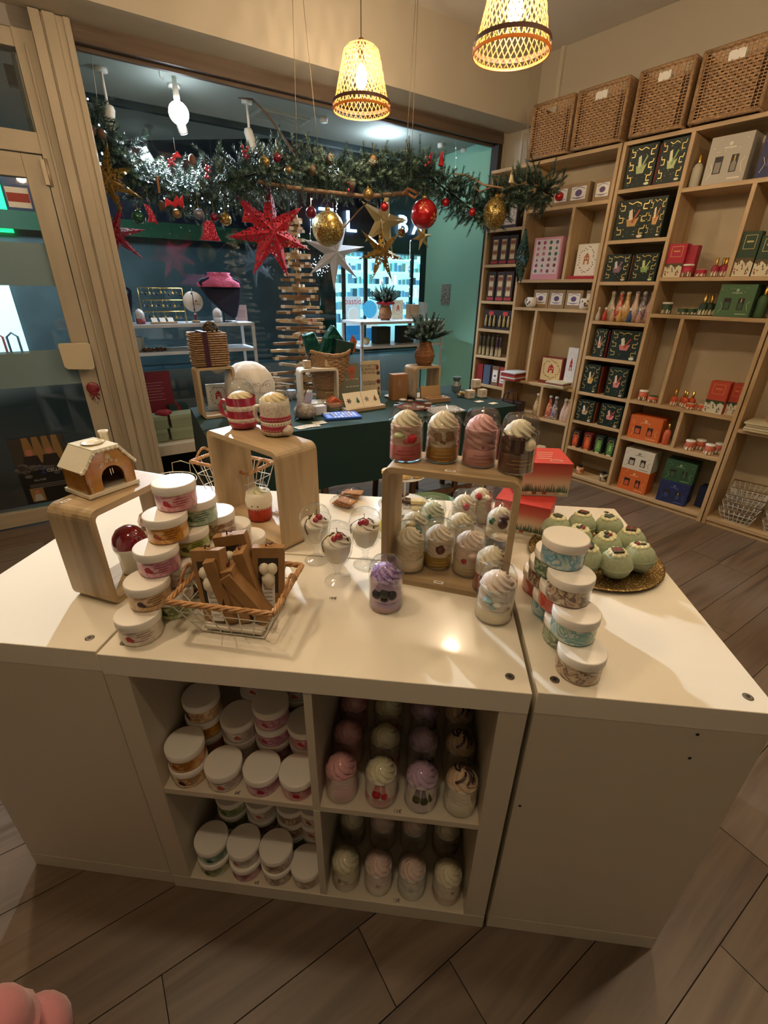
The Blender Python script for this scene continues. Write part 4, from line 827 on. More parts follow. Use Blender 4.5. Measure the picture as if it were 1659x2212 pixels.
pine_unit('pine shelving unit at the right edge, with wire baskets on its bottom board', *U3, [(U3[0] + BT, U3[1] - BT, .66), (U3[0] + BT, U3[1] - BT, 1.40), (U3[0] + BT, U3[1] - BT, 1.95)], [])
LEDm = mat('white_bracket', 'd8d2c4', .5)

# ---- wicker storage baskets on top
def wicker_box(label, x0, x1, i, H=.325, D=.22, y=-.03):
    t = thing('wicker_basket', label, 'basket', SHELF, x0, y, 2.2755, 0, 'wicker storage baskets on the shelving'); W = x1 - x0
    b = M(); r = .011
    for z in (r, H - r): b.tube([(r, 0, z), (W - r, 0, z), (W - r, D, z), (r, D, z)], r, 7, 0, True)
    for x, y_ in ((r, 0), (W - r, 0), (W - r, D), (r, D)): b.tube([(x, y_, r), (x, y_, H - r)], r, 7)
    b.build('cane_frame', WICKER, t)
    hz = M(); n = 21; gx0, gx1 = W * .36, W * .62
    for k in range(n):
        z = .022 + (H - .044) * k / (n - 1)
        e_ = .052 if i is not None else .05; segs = [(e_, W - e_)] if not (H - .075 < z < H - .038) else [(e_, gx0), (gx1, W - e_)]
        for a, c in ((.016, e_ - .006), (W - e_ + .006, W - .016)): hz.box(a - .002, c + .008, -.002, .001, z - .0026, z + .0026, 0)
        for a, c in segs:
            m_ = max(3, int((c - a) / .016)); V = []
            for q in range(m_ + 1):
                x = a + (c - a) * q / m_; yy = .0045 * (1 if (q + k) % 2 else -1); V += [(x, yy - .0015, z - .0052), (x, yy - .0015, z + .0052)]
            hz.add(V, [(2 * q, 2 * q + 2, 2 * q + 3, 2 * q + 1) for q in range(m_)], 0, 1)
    hz.build('woven_front', WICKER, t, kind='stuff')
    vt = M()
    for q in range(int(W / .021)):
        x = .024 + q * .021
        if x > W - .018: break
        if gx0 < x < gx1: vt.box(x - .0016, x + .0016, -.002, .002, .015, H - .078); vt.box(x - .0016, x + .0016, -.002, .002, H - .036, H - .015)
        else: vt.box(x - .0016, x + .0016, -.002, .002, .015, H - .015)
    vt.build('stake', SEAGR, t, kind='stuff')
    M().box(.02, W - .02, .006, D, .008, .014).build('basket_floor', WICKER, t)
    for x in (.004, W - .008): M().box(x, x + .004, .004, D - .004, .015, H - .015).build('side_weave', WICKER, t)
    c = M(); c.box(.02, W - .02, .02, D - .01, .014, H - .09); c.build('contents', mat('basket_shade', '54402c', .9), t)  # solid dark block stands for the shade inside the basket
    if i: l = M(); l.rect(gx0 + .004, gx1 - .01, H - .078, H - .036, -.0045); l.build('pale_slip', WPAPER, t)  # white panel in the handle hole stands for the bright wall behind
    return t
for i, (a, b_) in enumerate(((-1.445, -1.115), (-1.098, -.748), (-.70, -.385), (-.36, -.005))):
    wicker_box(('leftmost wicker basket with leather handle hole on top of the shelving', 'second wicker basket from the left on top of the shelving', 'third wicker basket, darker brown, on top of the middle unit', 'rightmost large wicker basket on top of the middle unit')[i], a, b_, i, .325)

# ---- goods. every box is built facing the room
FO = {}
def C_(c): return mat('print_' + c, c, .55)
def art_winding(b, w, h, seed, c2, cols):       # dark card with looping pale path, drink motif
    r = random.Random(seed); gi, mi = 0, 1
    for side in (0, 1):
        x = .1 * w if side == 0 else .9 * w; s_ = 1 if side == 0 else -1
        for q in range(3):
            z = h * (.14 + .3 * q); p = [(x, z), (x + s_ * .12 * w, z), (x + s_ * .12 * w, z + h * .12), (x, z + h * .12), (x - s_ * .02 * w, z + h * .2)]
            b.line(p, .018 * w + .0015, -.0008, gi)
    b.line([(.3 * w, .93 * h), (.42 * w, .88 * h), (.55 * w, .93 * h), (.68 * w, .88 * h)], .018 * w + .001, -.0008, gi)
    for q in range(16): b.disc(r.uniform(.06, .94) * w, r.uniform(.06, .94) * h, .014 * w, -.0009, gi, 5)
    for q in range(26): xx, zz = r.uniform(.04, .9) * w, r.uniform(.04, .92) * h; b.flat([(xx, zz), (xx + .05 * w, zz + .012 * h), (xx + .07 * w, zz + .05 * h), (xx + .02 * w, zz + .035 * h)], -.0006, 4)
    cx, cz = .5 * w, .5 * h
    b.flat([(cx - .17 * w, cz + .02 * h), (cx - .12 * w, cz - .17 * h), (cx + .12 * w, cz - .17 * h), (cx + .2 * w, cz + .05 * h), (cx + .05 * w, cz - .02 * h)], -.0010, 1)
    b.flat([(cx - .1 * w, cz - .02 * h), (cx - .13 * w, cz + .22 * h), (cx - .04 * w, cz + .26 * h), (cx + .02 * w, cz)], -.0012, 2)
    b.flat([(cx - .02 * w, cz - .06 * h), (cx + .16 * w, cz + .24 * h), (cx + .2 * w, cz + .22 * h), (cx + .04 * w, cz - .1 * h)], -.0014, 3)
    b.disc(.82 * w, .07 * h, .09 * w, -.0011, 2, 8, .5)
def gift(label, x, z, w, h, d, body, kind='plain', cols=(), y=.02, rz=0, group=None, seed=1, cat='box', name='gift_box', gen=True, lean=0, fr=SHELF):
    t = thing(name, label, cat, fr, x, y, z, rz, group)
    if lean: t.rotation_euler = (lean, 0, fr.a + rz)
    M().box(0, w, 0, d, 0, h).build('carton', C_(body), t, bevel=.0012)
    b = M()
    if kind == 'winding':
        art_winding(b, w, h, seed, None, None); ms = [GOLDP] + [C_(c) for c in cols] + [C_('24483a')]
    elif kind == 'label': b.rect(.14 * w, .86 * w, .2 * h, .82 * h, -.0008, 0); b.disc(.5 * w, .52 * h, .17 * w, -.0011, 1, 10, .8); b.line([(.2 * w, .7 * h), (.5 * w, .8 * h), (.8 * w, .7 * h)], .03 * w, -.0011, 2); b.line([(.2 * w, .33 * h), (.5 * w, .25 * h), (.8 * w, .33 * h)], .03 * w, -.0011, 2); b.rect(.3 * w, .7 * w, .28 * h, .31 * h, -.0012, 1); ms = [WPAPER, C_('5d4a78'), C_('8d86a8')]
    elif kind == 'windows':
        for cx, ww, hh in ((.3, .2, .36), (.68, .17, .36)): b.rect((cx - ww / 2) * w, (cx + ww / 2) * w, .22 * h, (.22 + hh) * h, -.0008, 0)
        b.rect(.23 * w, .37 * w, .24 * h, .46 * h, -.0012, 1); b.flat([(.62 * w, .24 * h), (.74 * w, .24 * h), (.74 * w, .4 * h), (.70 * w, .46 * h), (.66 * w, .46 * h), (.62 * w, .4 * h)], -.0012, 1); b.rect(.665 * w, .695 * w, .46 * h, .56 * h, -.0014, 2)
        b.disc(.5 * w, .82 * h, .045 * w, -.0009, 3, 8); b.rect(.36 * w, .64 * w, .73 * h, .755 * h, -.0009, 3); b.rect(.6 * w, .9 * w, .08 * h, .11 * h, -.0009, 3)
        r = random.Random(seed)
        for q in range(8): b.disc(r.uniform(.06, .94) * w, r.uniform(.64, .95) * h, .014 * w, -.0009, 3, 5)
        b.line([(.1 * w, .12 * h), (.2 * w, .3 * h), (.12 * w, .45 * h)], .012 * w, -.0009, 3); b.line([(.9 * w, .2 * h), (.84 * w, .4 * h), (.92 * w, .5 * h)], .012 * w, -.0009, 3)
        ms = [C_('2b211b')] + [C_(c) for c in cols]
    elif kind == 'calendar':
        b.rect(.06 * w, .94 * w, .13 * h, .95 * h, -.0008, 0); r = random.Random(seed)
        for i in range(4):
            for j in range(6):
                cx, cz = (.17 + .22 * i) * w, (.2 + .135 * j) * h; k = r.randrange(1, len(cols)); q = r.random()
                if q < .35: b.disc(cx, cz, .055 * w, -.0012, k, 8)
                elif q < .7: b.rect(cx - .05 * w, cx + .05 * w, cz - .03 * h, cz + .03 * h, -.0012, k); b.disc(cx, cz + .035 * h, .03 * w, -.0014, r.randrange(1, len(cols)), 6)
                else: b.flat([(cx - .05 * w, cz - .03 * h), (cx + .05 * w, cz - .03 * h), (cx, cz + .05 * h)], -.0012, k)
        ms = [C_(c) for c in cols]
    elif kind == 'wreath':
        b.rect(.05 * w, .95 * w, .12 * h, .96 * h, -.0008, 0); r = random.Random(seed)
        for q in range(30):
            a = q * .2094; rx, rz_ = .36 * w, .34 * h; cx, cz = .5 * w + rx * cos(a) * r.uniform(.85, 1.12), .55 * h + rz_ * sin(a) * r.uniform(.85, 1.12); b.disc(cx, cz, .032 * w, -.0012, 1 if q % 3 else 2, 6, .6)
        b.flat([(.36 * w, .42 * h), (.64 * w, .42 * h), (.62 * w, .64 * h), (.5 * w, .76 * h), (.38 * w, .64 * h)], -.0014, 3); b.rect(.44 * w, .56 * w, .42 * h, .52 * h, -.0017, 0); b.disc(.45 * w, .59 * h, .03 * w, -.0017, 0, 6); b.disc(.56 * w, .59 * h, .03 * w, -.0017, 0, 6)
        ms = [C_(c) for c in cols]
    elif kind == 'village':
        b.flat([(0, 0), (w, 0), (w, .3 * h), (.8 * w, .36 * h), (.6 * w, .28 * h), (.35 * w, .38 * h), (.15 * w, .3 * h), (0, .34 * h)], -.0008, 0); b.flat([(.0, .3 * h), (.15 * w, .3 * h), (.35 * w, .38 * h), (.6 * w, .28 * h), (.8 * w, .36 * h), (w, .3 * h), (w, .42 * h), (0, .42 * h)], -.0007, 1)
        b.line([(.2 * w, .62 * h), (.8 * w, .62 * h), (.8 * w, .92 * h), (.2 * w, .92 * h), (.2 * w, .62 * h)], .03 * w, -.0009, 2); b.rect(.32 * w, .68 * w, .76 * h, .8 * h, -.0009, 2); r = random.Random(seed); [b.flat([(xx - .04 * w, zz), (xx + .04 * w, zz), (xx, zz + .09 * h)], -.0012, 1) for xx, zz in [(r.uniform(.06, .94) * w, r.uniform(.04, .3) * h) for q in range(9)]]; [b.rect(xx, xx + .08 * w, zz, zz + .035 * h, -.0011, 3) for xx, zz in [(r.uniform(.04, .85) * w, r.uniform(.05, .24) * h) for q in range(5)]]; ms = [C_(c) for c in cols] + [C_('a8583c')]
    elif kind == 'pouch':
        b.flat([(.2 * w, .12 * h), (.8 * w, .12 * h), (.86 * w, .5 * h), (.7 * w, .78 * h), (.32 * w, .78 * h), (.16 * w, .5 * h)], -.0008, 1); b.line([(.1 * w, .6 * h), (.3 * w, .9 * h), (.7 * w, .9 * h), (.9 * w, .6 * h)], .05 * w, -.0009, 0); b.disc(.5 * w, .02 * h + .003, .3 * w, -.0012, 3, 7, .35); b.flat([(.4 * w, .3 * h), (.62 * w, .3 * h), (.6 * w, .62 * h), (.44 * w, .62 * h)], -.0012, 2); ms = [GOLDP] + [C_(c) for c in cols]
    elif kind == 'tube':
        b.rect(.22 * w, .78 * w, .17 * h, .88 * h, -.0008, 0)
        for q in range(4): b.rect(.25 * w, .75 * w, (.2 + .165 * q) * h, (.32 + .165 * q) * h, -.0011, 1 + q % 2)
        b.rect(.08 * w, .92 * w, .03 * h, .13 * h, -.0011, 3); ms = [C_(c) for c in cols]
    if kind != 'plain': b.build('printed_front', ms, t)
    return t
def bottle(label, x, z, kind, c, y=.05, s=1.0, cap=None, group=None, fr=SHELF, band=None, cat='bottle'):
    t = thing({'swing': 'swing_top_bottle', 'mini': 'small_bottle', 'spray': 'perfume_bottle', 'tin': 'scented_candle_jar', 'tinlow': 'low_candle_jar', 'tealike': 'tube_bottle', 'roomspray': 'room_spray_bottle'}[kind], label, cat, fr, x, y, z, 0, group)
    P = {'swing': [(.030, 0), (.034, .004), (.034, .06), (.030, .095), (.018, .14), (.013, .16), (.013, .185), (.016, .188), (.016, .194)],
         'mini': [(.014, 0), (.016, .003), (.016, .035), (.008, .06), (.006, .075)],
         'spray': [(.018, 0), (.022, .003), (.022, .05), (.016, .062), (.008, .066)],
         'tin': [(.034, 0), (.037, .003), (.037, .075)], 'tinlow': [(.028, 0), (.031, .003), (.031, .042)],
         'tealike': [(.011, 0), (.012, .003), (.012, .13), (.009, .145)], 'roomspray': [(.022, 0), (.024, .003), (.024, .085), (.016, .1), (.009, .105)]}[kind]
    P = [(r * s, zz * s) for r, zz in P]; m = C_(c) if kind != 'swing' else mat('glaze_' + c, c, .25, coat=.7, var=(60, 'e0c8a8'))
    M().lathe(P, 16, 0).build('bottle_body' if 'tin' not in kind else 'jar_body', m, t)
    top = P[-1][1]; R0 = P[1][0]; b = M()
    if kind == 'swing':
        b.lathe([(.012, top), (.015, top + .004), (.014, top + .012), (.006, top + .018)], 12, 0); b.tube([(.018, 0, top - .012), (.022, 0, top + .004), (.012, 0, top + .02), (-.012, 0, top + .02), (-.022, 0, top + .004), (-.018, 0, top - .012)], .0015, 4, 1); b.build('swing_stopper', [WPAPER, CHROME], t)
    elif kind in ('mini',): b.lathe([(.007, top), (.008, top + .003), (.007, top + .012), (.003, top + .015)], 10, 0).build('stopper', WPAPER, t)
    elif kind in ('spray', 'roomspray'): b.lathe([(.008 * s, top), (.0085 * s, top + .004), (.0085 * s, top + .04 * s), (.003, top + .042 * s)], 12, 0).build('cap', cap or GOLD, t)
    elif kind == 'tin': b.lathe([(.0375 * s, top), (.038 * s, top + .002), (.038 * s, top + .009), (.034 * s, top + .011)], 20, 0).build('lid', WHITE, t)
    elif kind == 'tinlow': b.lathe([(.030 * s, top), (.030 * s, top + .003)], 16, 0).build('wax', C_(band or c), t); b = M(); b.tube([(0, 0, top), (.002, 0, top + .014)], .001, 4).build('wick', WICK, t)
    elif kind == 'tealike': b.lathe([(.0095, top), (.0095, top + .014), (.004, top + .016)], 10, 0).build('cap', DARKM, t)
    if band:
        b = M(); z0 = .004 * s; n = 12
        for q in range(n):
            a0 = -pi / 2 + (q - n / 2) * .24; hh = top * (.28 + .1 * ((q * 7) % 3)); b.add([((R0 + .0006) * cos(a0 + e * .24), (R0 + .0006) * sin(a0 + e * .24), zz) for e, zz in ((0, z0), (1, z0), (1, hh), (0, hh))], [(0, 1, 2, 3)], q % 2 if q % 3 else 2)
        b.build('village_print', [C_('efe6d0'), C_(band), C_('6b5a34')], t)
    return t
def sx(u, z):                               # photo column at board height -> position along the shelving front
    lo, hi = -2.2, 1.6
    for _ in range(40):
        m_ = (lo + hi) / 2; X = SHELF.w(m_, .02, z); v = R_WC @ (X - CAM); uu = CX + F_PX * v.x / v.z
        if uu < u: lo = m_
        else: hi = m_
    return lo
# middle unit, narrow left column: dark green gift boxes
G = 'dark green illustrated gift boxes, narrow column of the middle unit'; DG = '10231b'; X0 = -.705
rows = [(2.02, [(1356, 66, 'b8c48a', 'd8dcb0', 'a8b878', 0), (1424, 60, 'c0cc90', 'e0e0b8', '8faa5e', 0)], .222, 'topmost shelf'),
        (1.732, [(1332, 76, 'c89a5a', 'ecdcc0', 'a8502c', 0), (1398, 38, 'd8a868', 'ecdcc0', 'c0703c', 0)], .225, 'second shelf'),
        (1.482, [(1309, 56, '8a6a78', 'd8c8c0', '9a7a8a', 0), (1368, 52, '8fae6a', 'd0dca0', 'b8c880', 0)], .165, 'third shelf'),
        (.98, [(1285, 28, 'd8a890', 'ecd8c4', 'c0705a', 0), (1318, 66, 'd8807a', 'e8ecdc', 'b84438', 0)], .195, 'shelf below the bottles'),
        (.718, [(1256, 42, 'd8b070', 'e8d8a8', 'c89a4a', 0), (1312, 42, 'd88880', 'e8c8b0', 'b8584c', 0)], .205, 'shelf above the lying tags'),
        (.494, [(1243, 44, 'c8a890', 'ece0cc', '9a6a4a', 0), (1296, 46, 'e08c86', 'd8b0a0', 'c0443c', 0)], .165, 'third lowest shelf')]
n_ = 0
for z, its, h, nm in rows:
    for k, (u, wd, c1, c2, c3, _) in enumerate(its):
        n_ += 1; x = max(sx(u, z + h / 2), -.708 + k * .01); x2 = sx(u + wd, z + h / 2); w_ = min(x2, m2 - .016) - x - (.014 if k == 0 else 0)
        gift('dark green gift box with %s motif, %s on the %s' % (('pale green cup', 'green bottle', 'amber drink', 'orange flask', 'mauve flower', 'lime bird', 'peach tube', 'red cocktail', 'gold perfume', 'pink perfume', 'brown nuts', 'coral basket')[n_ - 1], ('left', 'right')[k], nm), x, z, w_, h, .14, DG, 'winding', (c1, c2, c3), .01, 0, G, n_)
        gift('side face of a %s gift box behind its neighbour, %s shelf' % (('green', 'brown', 'plum', 'rust', 'amber', 'crimson')[n_ % 6], nm), x + w_ + .001, z, .011, h * .96, .13, ('2a3a1c', '6a3a1c', '2c1420', '7a3420', '8a5a24', '6a1c24')[(n_ * 5) % 6], 'plain', (), .024, 0, G) if k == 0 and n_ not in (3,) else None
G = 'small gift pouches, narrow column'
for i, (u, c1, c2) in enumerate(((1236, 'c8502c', 'e0703c'), (1261, 'd8602c', 'e88050'), (1285, '6a9a4c', '9ab870'), (1310, '5a8a44', 'b0c880'))):
    x = sx(u, .34); gift('dark pouch box with %s, %s of four on the second lowest shelf' % (('orange drink', 'orange fruit', 'green drink', 'pale green bird')[i], ('leftmost', 'second', 'third', 'rightmost')[i]), x, .275, .066, .135, .06, ('2a1410', '6a1c18', '16281c', '16281c')[i], 'pouch', (c1, c2, 'd8a060' if i < 2 else 'c8d8a0'), .01, 0, G)
    # small top edge in a brighter tone
G = 'swing top bottles on the middle unit'
for i, (u, c, nm) in enumerate(((1306, 'a8a890', 'grey white'), (1322, 'c8402c', 'red'), (1338, 'd8a850', 'golden yellow'), (1355, 'd8b8a8', 'pale pink'), (1373, '5a6490', 'slate blue'), (1392, 'c898a0', 'dusty rose'))):
    bottle('%s swing top bottle in the bottle row of the middle unit' % nm, min(max(sx(u, 1.26), -.675), -.372), 1.228, 'swing', c, .09 + .012 * (i % 2), .92, None, G)
G = 'small bottles in front of the swing tops'
for i, (u, c, nm) in enumerate(((1291, 'c8b8a0', 'cream'), (1305, 'b83c28', 'red'), (1321, 'd0a888', 'beige'), (1336, 'd8a860', 'ochre'), (1358, '3a5a88', 'blue'), (1378, 'c89a90', 'rosy'))):
    bottle('small %s bottle in front of the swing top bottles' % nm, min(max(sx(u, 1.25), -.695), -.352), 1.228, 'mini', c, .022, 1.0, None, G)
# potted succulents on the bottom board
def potted(label, x, z, c, y=.06):
    t = thing('potted_succulent', label, 'plant', SHELF, x, y, z, 0, 'little potted plants on the bottom board')
    M().lathe([(.022, 0), (.027, .004), (.03, .055), (.028, .056)], 16).build('pot', mat('patterned_pot_' + c, c, .5, var=(45, 'e0c8a0')), t); b = M(); r = random.Random(int(x * 1000))
    for q in range(26): a = r.uniform(0, 6.28); l = r.uniform(.02, .045); e = r.uniform(.4, 1.3); p = Vector((cos(a) * l * cos(e), sin(a) * l * cos(e), .055 + l * sin(e))); b.add([(cos(a + 1.5) * .006, sin(a + 1.5) * .006, .055), (-cos(a + 1.5) * .006, -sin(a + 1.5) * .006, .055), p], [(0, 1, 2)])
    b.build('foliage', NEEDLE, t, kind='stuff')
potted('succulent in an orange patterned pot, bottom board of the middle unit', sx(1246, .07), .052, 'b8562c')
potted('succulent in a dark patterned pot beside the divider, bottom board of the middle unit', min(sx(1297, .07), -.375), .052, '2a2224')
# middle unit, wide right column
G = 'boxes and bottles of the wide column'
bottle('clear room spray bottle with gold cap left of the silver gift box', sx(1497, 2.02), 1.982, 'roomspray', 'b8b09c', .05, 1.15, None, G)
def span(u0, u1, z): a = sx(u0, z); return a, sx(u1, z) - a
a, w_ = span(1521, 1612, 2.05); gift('silver gift set box with two windows on the top shelf of the wide column', a, 1.982, w_, .225, .14, 'b8b0a0', 'windows', ('8a8478', 'd8b858', 'e8e0d0'), .02, 0, G, 4)
a, w_ = span(1637, 1720, 2.05); gift('dark blue gift set box at the right edge of the top shelf', a, 1.982, min(w_, .31 - a), .21, .12, '1e2a56', 'windows', ('34447a', '4a5a90', 'd8d0c0'), .02, 0, G, 5)
a, w_ = span(1436, 1474, 1.6); gift('crimson village gift box, tall, on the left of the third compartment', max(a, -.31), 1.506, w_, .185, .07, 'b8283e', 'village', ('ddd0b0', '5a4a2c', 'd8a060'), .02, 0, G)
a, w_ = span(1474, 1497, 1.6); gift('crimson gift box turned sideways behind the tall one', a, 1.506, w_, .175, .06, 'a82438', 'plain', (), .05, 0, G)
bottle('crimson scented candle jar with white lid', sx(1481, 1.54), 1.506, 'tin', 'b83048', .045, .82, None, G, band='6a5a34')
bottle('low crimson candle jar beside the perfume bottles', sx(1510, 1.53), 1.506, 'tinlow', 'b02840', .05, .95, None, G, band='d8c8a0')
for i, u in enumerate((1541, 1552, 1562)): bottle('crimson perfume bottle with gold cap, %s of three' % ('left', 'middle', 'right')[i], min(sx(u, 1.55), .03), 1.506, 'spray', 'a83044', .05 + .03 * (i % 2), .95, None, G, band='d8c8a0')
a, w_ = span(1588, 1628, 1.6); gift('tall dark green village gift box right of the divider', max(a, .075), 1.506, w_, .225, .06, '26402a', 'village', ('e0d4b4', '5a4a2c', 'c8b878'), .015, 0, G)
a, w_ = span(1634, 1680, 1.6); gift('second dark green village gift box at the right edge', a, 1.506, min(w_, .318 - a), .20, .06, '26402a', 'village', ('e0d4b4', '5a4a2c', 'c8b878'), .015, 0, G)
bottle('dark green candle jar with white lid on the green goods shelf', sx(1436, 1.32), 1.29, 'tin', '2c4428', .045, .8, None, G, band='8a8450')
for i, u in enumerate((1470, 1487, 1500)): bottle('low dark green candle jar, %s of three' % ('left', 'middle', 'right')[i], sx(u, 1.31), 1.29, 'tinlow', '2c4428', .045 + .02 * i, .85, None, G, band='8a8450')
for i, u in enumerate((1515, 1526, 1538)): bottle('dark green perfume bottle with gold cap, %s of three' % ('left', 'middle', 'right')[i], sx(u, 1.33), 1.29, 'spray', '22361f', .05 + .02 * i, 1.1, None, G, band='b8b080')
a, w_ = span(1547, 1625, 1.36); gift('green gift set box with two windows on the green goods shelf', a, 1.29, w_, .175, .13, '4c6e4a', 'windows', ('3a5a3c', 'd8c060', 'a8b898'), .02, 0, G, 6)
bottle('green room spray bottle at the right end of the green goods shelf', min(sx(1640, 1.34), .29), 1.29, 'roomspray', '3c5a34', .05, 1.15, None, G)
bottle('coral candle jar with white lid, left compartment', sx(1385, .76), .722, 'tin', 'c8603c', .05, .8, None, G, band='2c4428')
bottle('low coral candle jar beside the lidded one', sx(1407, .75), .722, 'tinlow', 'c8603c', .045, .95, None, G, band='2c4428')
for i, u in enumerate((1454, 1470, 1478, 1488)): bottle('coral perfume bottle with gold cap, %s of four' % ('leftmost', 'second', 'third', 'rightmost')[i], sx(u, .78), .722, 'spray', 'c0502c', .05 + .03 * (i % 2), .98, None, G, band='d8c8a0')
for i, u in enumerate((1490, 1510)): bottle('low coral candle jar, %s one in front of the coral perfume bottles' % ('left', 'right')[i], sx(u, .74), .722, 'tinlow', 'c0502c', .03 + .03 * i, .85, None, G, band='d8c8a0')
a, w_ = span(1527, 1568, .82); gift('coral village gift box, front one at the right of the wide compartment', a, .722, w_, .195, .08, 'c04a32', 'village', ('dcd8c4', '3a4a2c', 'd88858'), .02, 0, G)
gift('coral village gift box behind the front one', a + w_ + .004, .722, min(.06, .318 - a - w_), .19, .08, 'b8442e', 'village', ('dcd8c4', '3a4a2c', 'd88858'), .06, 0, G)
a, w_ = span(1356, 1424, .5); gift('orange gift set box with two windows on the lower shelf', a, .452, w_, .165, .13, 'd0662a', 'windows', ('c8603c', '8a5a2c', 'e8b890'), .02, 0, G, 7)
bottle('coral room spray bottle beside the orange gift set', min(sx(1435, .5), .005), .452, 'roomspray', 'c8603c', .05, 1.0, None, G)
for i, (u, y_) in enumerate(((1486, .045), (1500, .12), (1528, .05), (1545, .13))): bottle('coral candle jar with white lid, %s of four in the small compartment' % ('front left', 'rear left', 'front right', 'rear right')[i], min(sx(u, .48), .28), .452, 'tin', 'b8583a', y_, .78, None, G, band='e0d4b4')
a, w_ = span(1334, 1394, .1); gift('orange gift set box on the floor board, lower of the two', a, .0525, w_, .165, .12, 'd0662a', 'windows', ('c8603c', '8a5a2c', 'e8b890'), .025, 0, G, 8)
gift('white gift set box with two windows standing on the orange one', a, .218, w_, .155, .12, 'd8d0bc', 'windows', ('b8b09c', '6a5a44', '8a8474'), .025, 0, G, 9)
a, w_ = span(1419, 1480, .1); gift('navy blue gift set box on the floor board, lower of the two', a, .0525, w_, .16, .13, '1e2a5a', 'windows', ('34447a', 'b09a5a', '5a6aa0'), .02, .1, G, 10)
gift('dark green gift set box standing on the navy one', a, .213, w_, .15, .13, '2f5236', 'windows', ('3a5a3c', '5a7a4c', '8aa880'), .025, .1, G, 11)
gift('navy blue gift box in the shade behind the stacked pair', a + w_ + .03, .0525, .06, .15, .1, '182248', 'plain', (), .12, 0, G)
# left unit
G = 'kraft mug boxes with white labels'
for i, (u, wd) in enumerate(((1193, 36), (1227, 44), (1281, 40))):
    a, w_ = span(u, u + wd, 2.02); gift('kraft mug box with white label on the high shelf, %s of three' % ('left', 'middle', 'right')[i], a, 1.975, min(w_, -.772 - a), .125, .11, '9a7f5c', 'label', (), .02, 0, G)
for i, (u, wd) in enumerate(((1144, 32), (1177, 34), (1213, 36), (1256, 26))):
    a, w_ = span(u, u + wd, 1.35); gift('kraft mug box with white label behind the mugs, %s of four' % ('leftmost', 'second', 'third', 'rightmost')[i], max(a, -1.4), 1.297, min(w_, -.772 - a) if a < -.8 else .04, .13, .1, '9a7f5c', 'label', (), .07, 0, G)
def mug(label, x, z, c, fr=SHELF, y=.04, s=1.0, hd=-1, grp='patterned white mugs'):
    t = thing('mug', label, 'mug', fr, x, y, z, 0, grp)
    M().lathe([(.026 * s, 0), (.036 * s, .006), (.041 * s, .03), (.038 * s, .075 * s), (.035 * s, .075 * s), (.034 * s, .02)], 20, 0, None, 1, True, True).build('mug_body', mat('white_porcelain', ''), t)
    M().tube([(hd * .038 * s, 0, .062 * s), (hd * .055 * s, 0, .06 * s), (hd * .06 * s, 0, .04 * s), (hd * .05 * s, 0, .02 * s), (hd * .039 * s, 0, .016 * s)], .0045, 7).build('handle', mat('white_porcelain', ''), t)
    b = M(); r = random.Random(int(abs(x) * 999))
    for q in range(9): cyl_disc(b, .0415 * s, -pi / 2 + r.uniform(-1, 1), r.uniform(.02, .06) * s, .006, q % 2, 7)
    b.build('printed_motif', [C_(c), C_('7a3434')], t); return t
mug('white mug with red print, left of the mug boxes', sx(1146, 1.33), 1.297, '4a3a38', y=.03); mug('white mug with red print, right of the mug boxes', sx(1262, 1.33), 1.297, '3a2a2a', y=.03, hd=1)
mug('pale blue mug on the low board behind the red gift boxes', -.99, .10, '5a8ab0', y=.06, hd=1, s=1.15)
gift('cardboard tray under the pale blue mug', -1.2, .0525, .3, .0465, .2, '8a7658', 'plain', (), .02, 0, None, cat='box', name='cardboard_tray')
a, w_ = span(1147, 1206, 1.6); gift('large pink calendar box with small winter pictures', a, 1.50, w_, .285, .05, 'dc9aa8', 'calendar', ('e4d4d6', '8a3a4c', '3a6a5a', 'a8485a', '6a6a80', 'c87a8a'), .03, 0, None, 21, name='calendar_box')
a, w_ = span(1240, 1285, 1.6); gift('white gingerbread house calendar box on a red base', max(a, -.99), 1.50, w_, .225, .05, 'e2dccb', 'wreath', ('ece4d2', '3a4a34', '9a2c2c', 'b8704a'), .04, 0, None, 22, name='calendar_box')
a, w_ = span(1228, 1286, 1.51); gift('flat red box edge in front of the gingerbread calendar', max(a, -1.0), 1.50, w_ * .95, .02, .03, 'b01c24', 'plain', (), .006, 0, None, name='flat_box')
a, w_ = span(1162, 1208, .85); gift('golden festive tin box with red bird, wrapped in film', a, .722, w_, .21, .06, '7a2420', 'wreath', ('d8bc84', '6a5a2c', '8a2c24', 'b02c24'), .06, 0, None, 23, name='festive_box')
a, w_ = span(1216, 1252, .85); gift('tall white box with holly print leaning at the right', a, .722, min(w_, -.80 - a), .30, .03, 'd8d4d0', 'wreath', ('dcdad8', '4a5a44', '8a3a3c', 'b0302c'), .05, 0, None, 24, name='holly_box')
a, w_ = span(1128, 1140, .85); gift('gold and red box in the narrow slot beside the divider', -1.30, .722, .07, .18, .05, 'a8642c', 'wreath', ('d0a060', '8a2c24', '6a4a24', '8a2c24'), .12, 0, None, 25, name='festive_box')
def slab(label, x, z, w, d, n, cols, y=-.05, th=.012, rz=0, name='folded_napkins', cat='napkins', fr=SHELF):
    t = thing(name, label, cat, fr, x, y, z, rz)
    r = random.Random(n + int(x * 100))
    for q in range(n): o = r.uniform(-.008, .008); M().box(o, w + o, 0, d, q * th, q * th + th * .85).build('packet', C_(cols[q % len(cols)]), t, bevel=.002)
    return t
slab('stack of red and white napkin packets jutting out of the left unit', -1.405, .722, .15, .2, 5, ('a02424', 'd8d0c4', 'a83430', '8a1c20', 'c8c8c8'), -.09, .014)
slab('stack of checked napkin packets at the right of the same shelf', -.97, .722, .16, .17, 4, ('a8985c', 'd8d0b8', '8a4a34', 'd0c8a8'), -.07, .011)
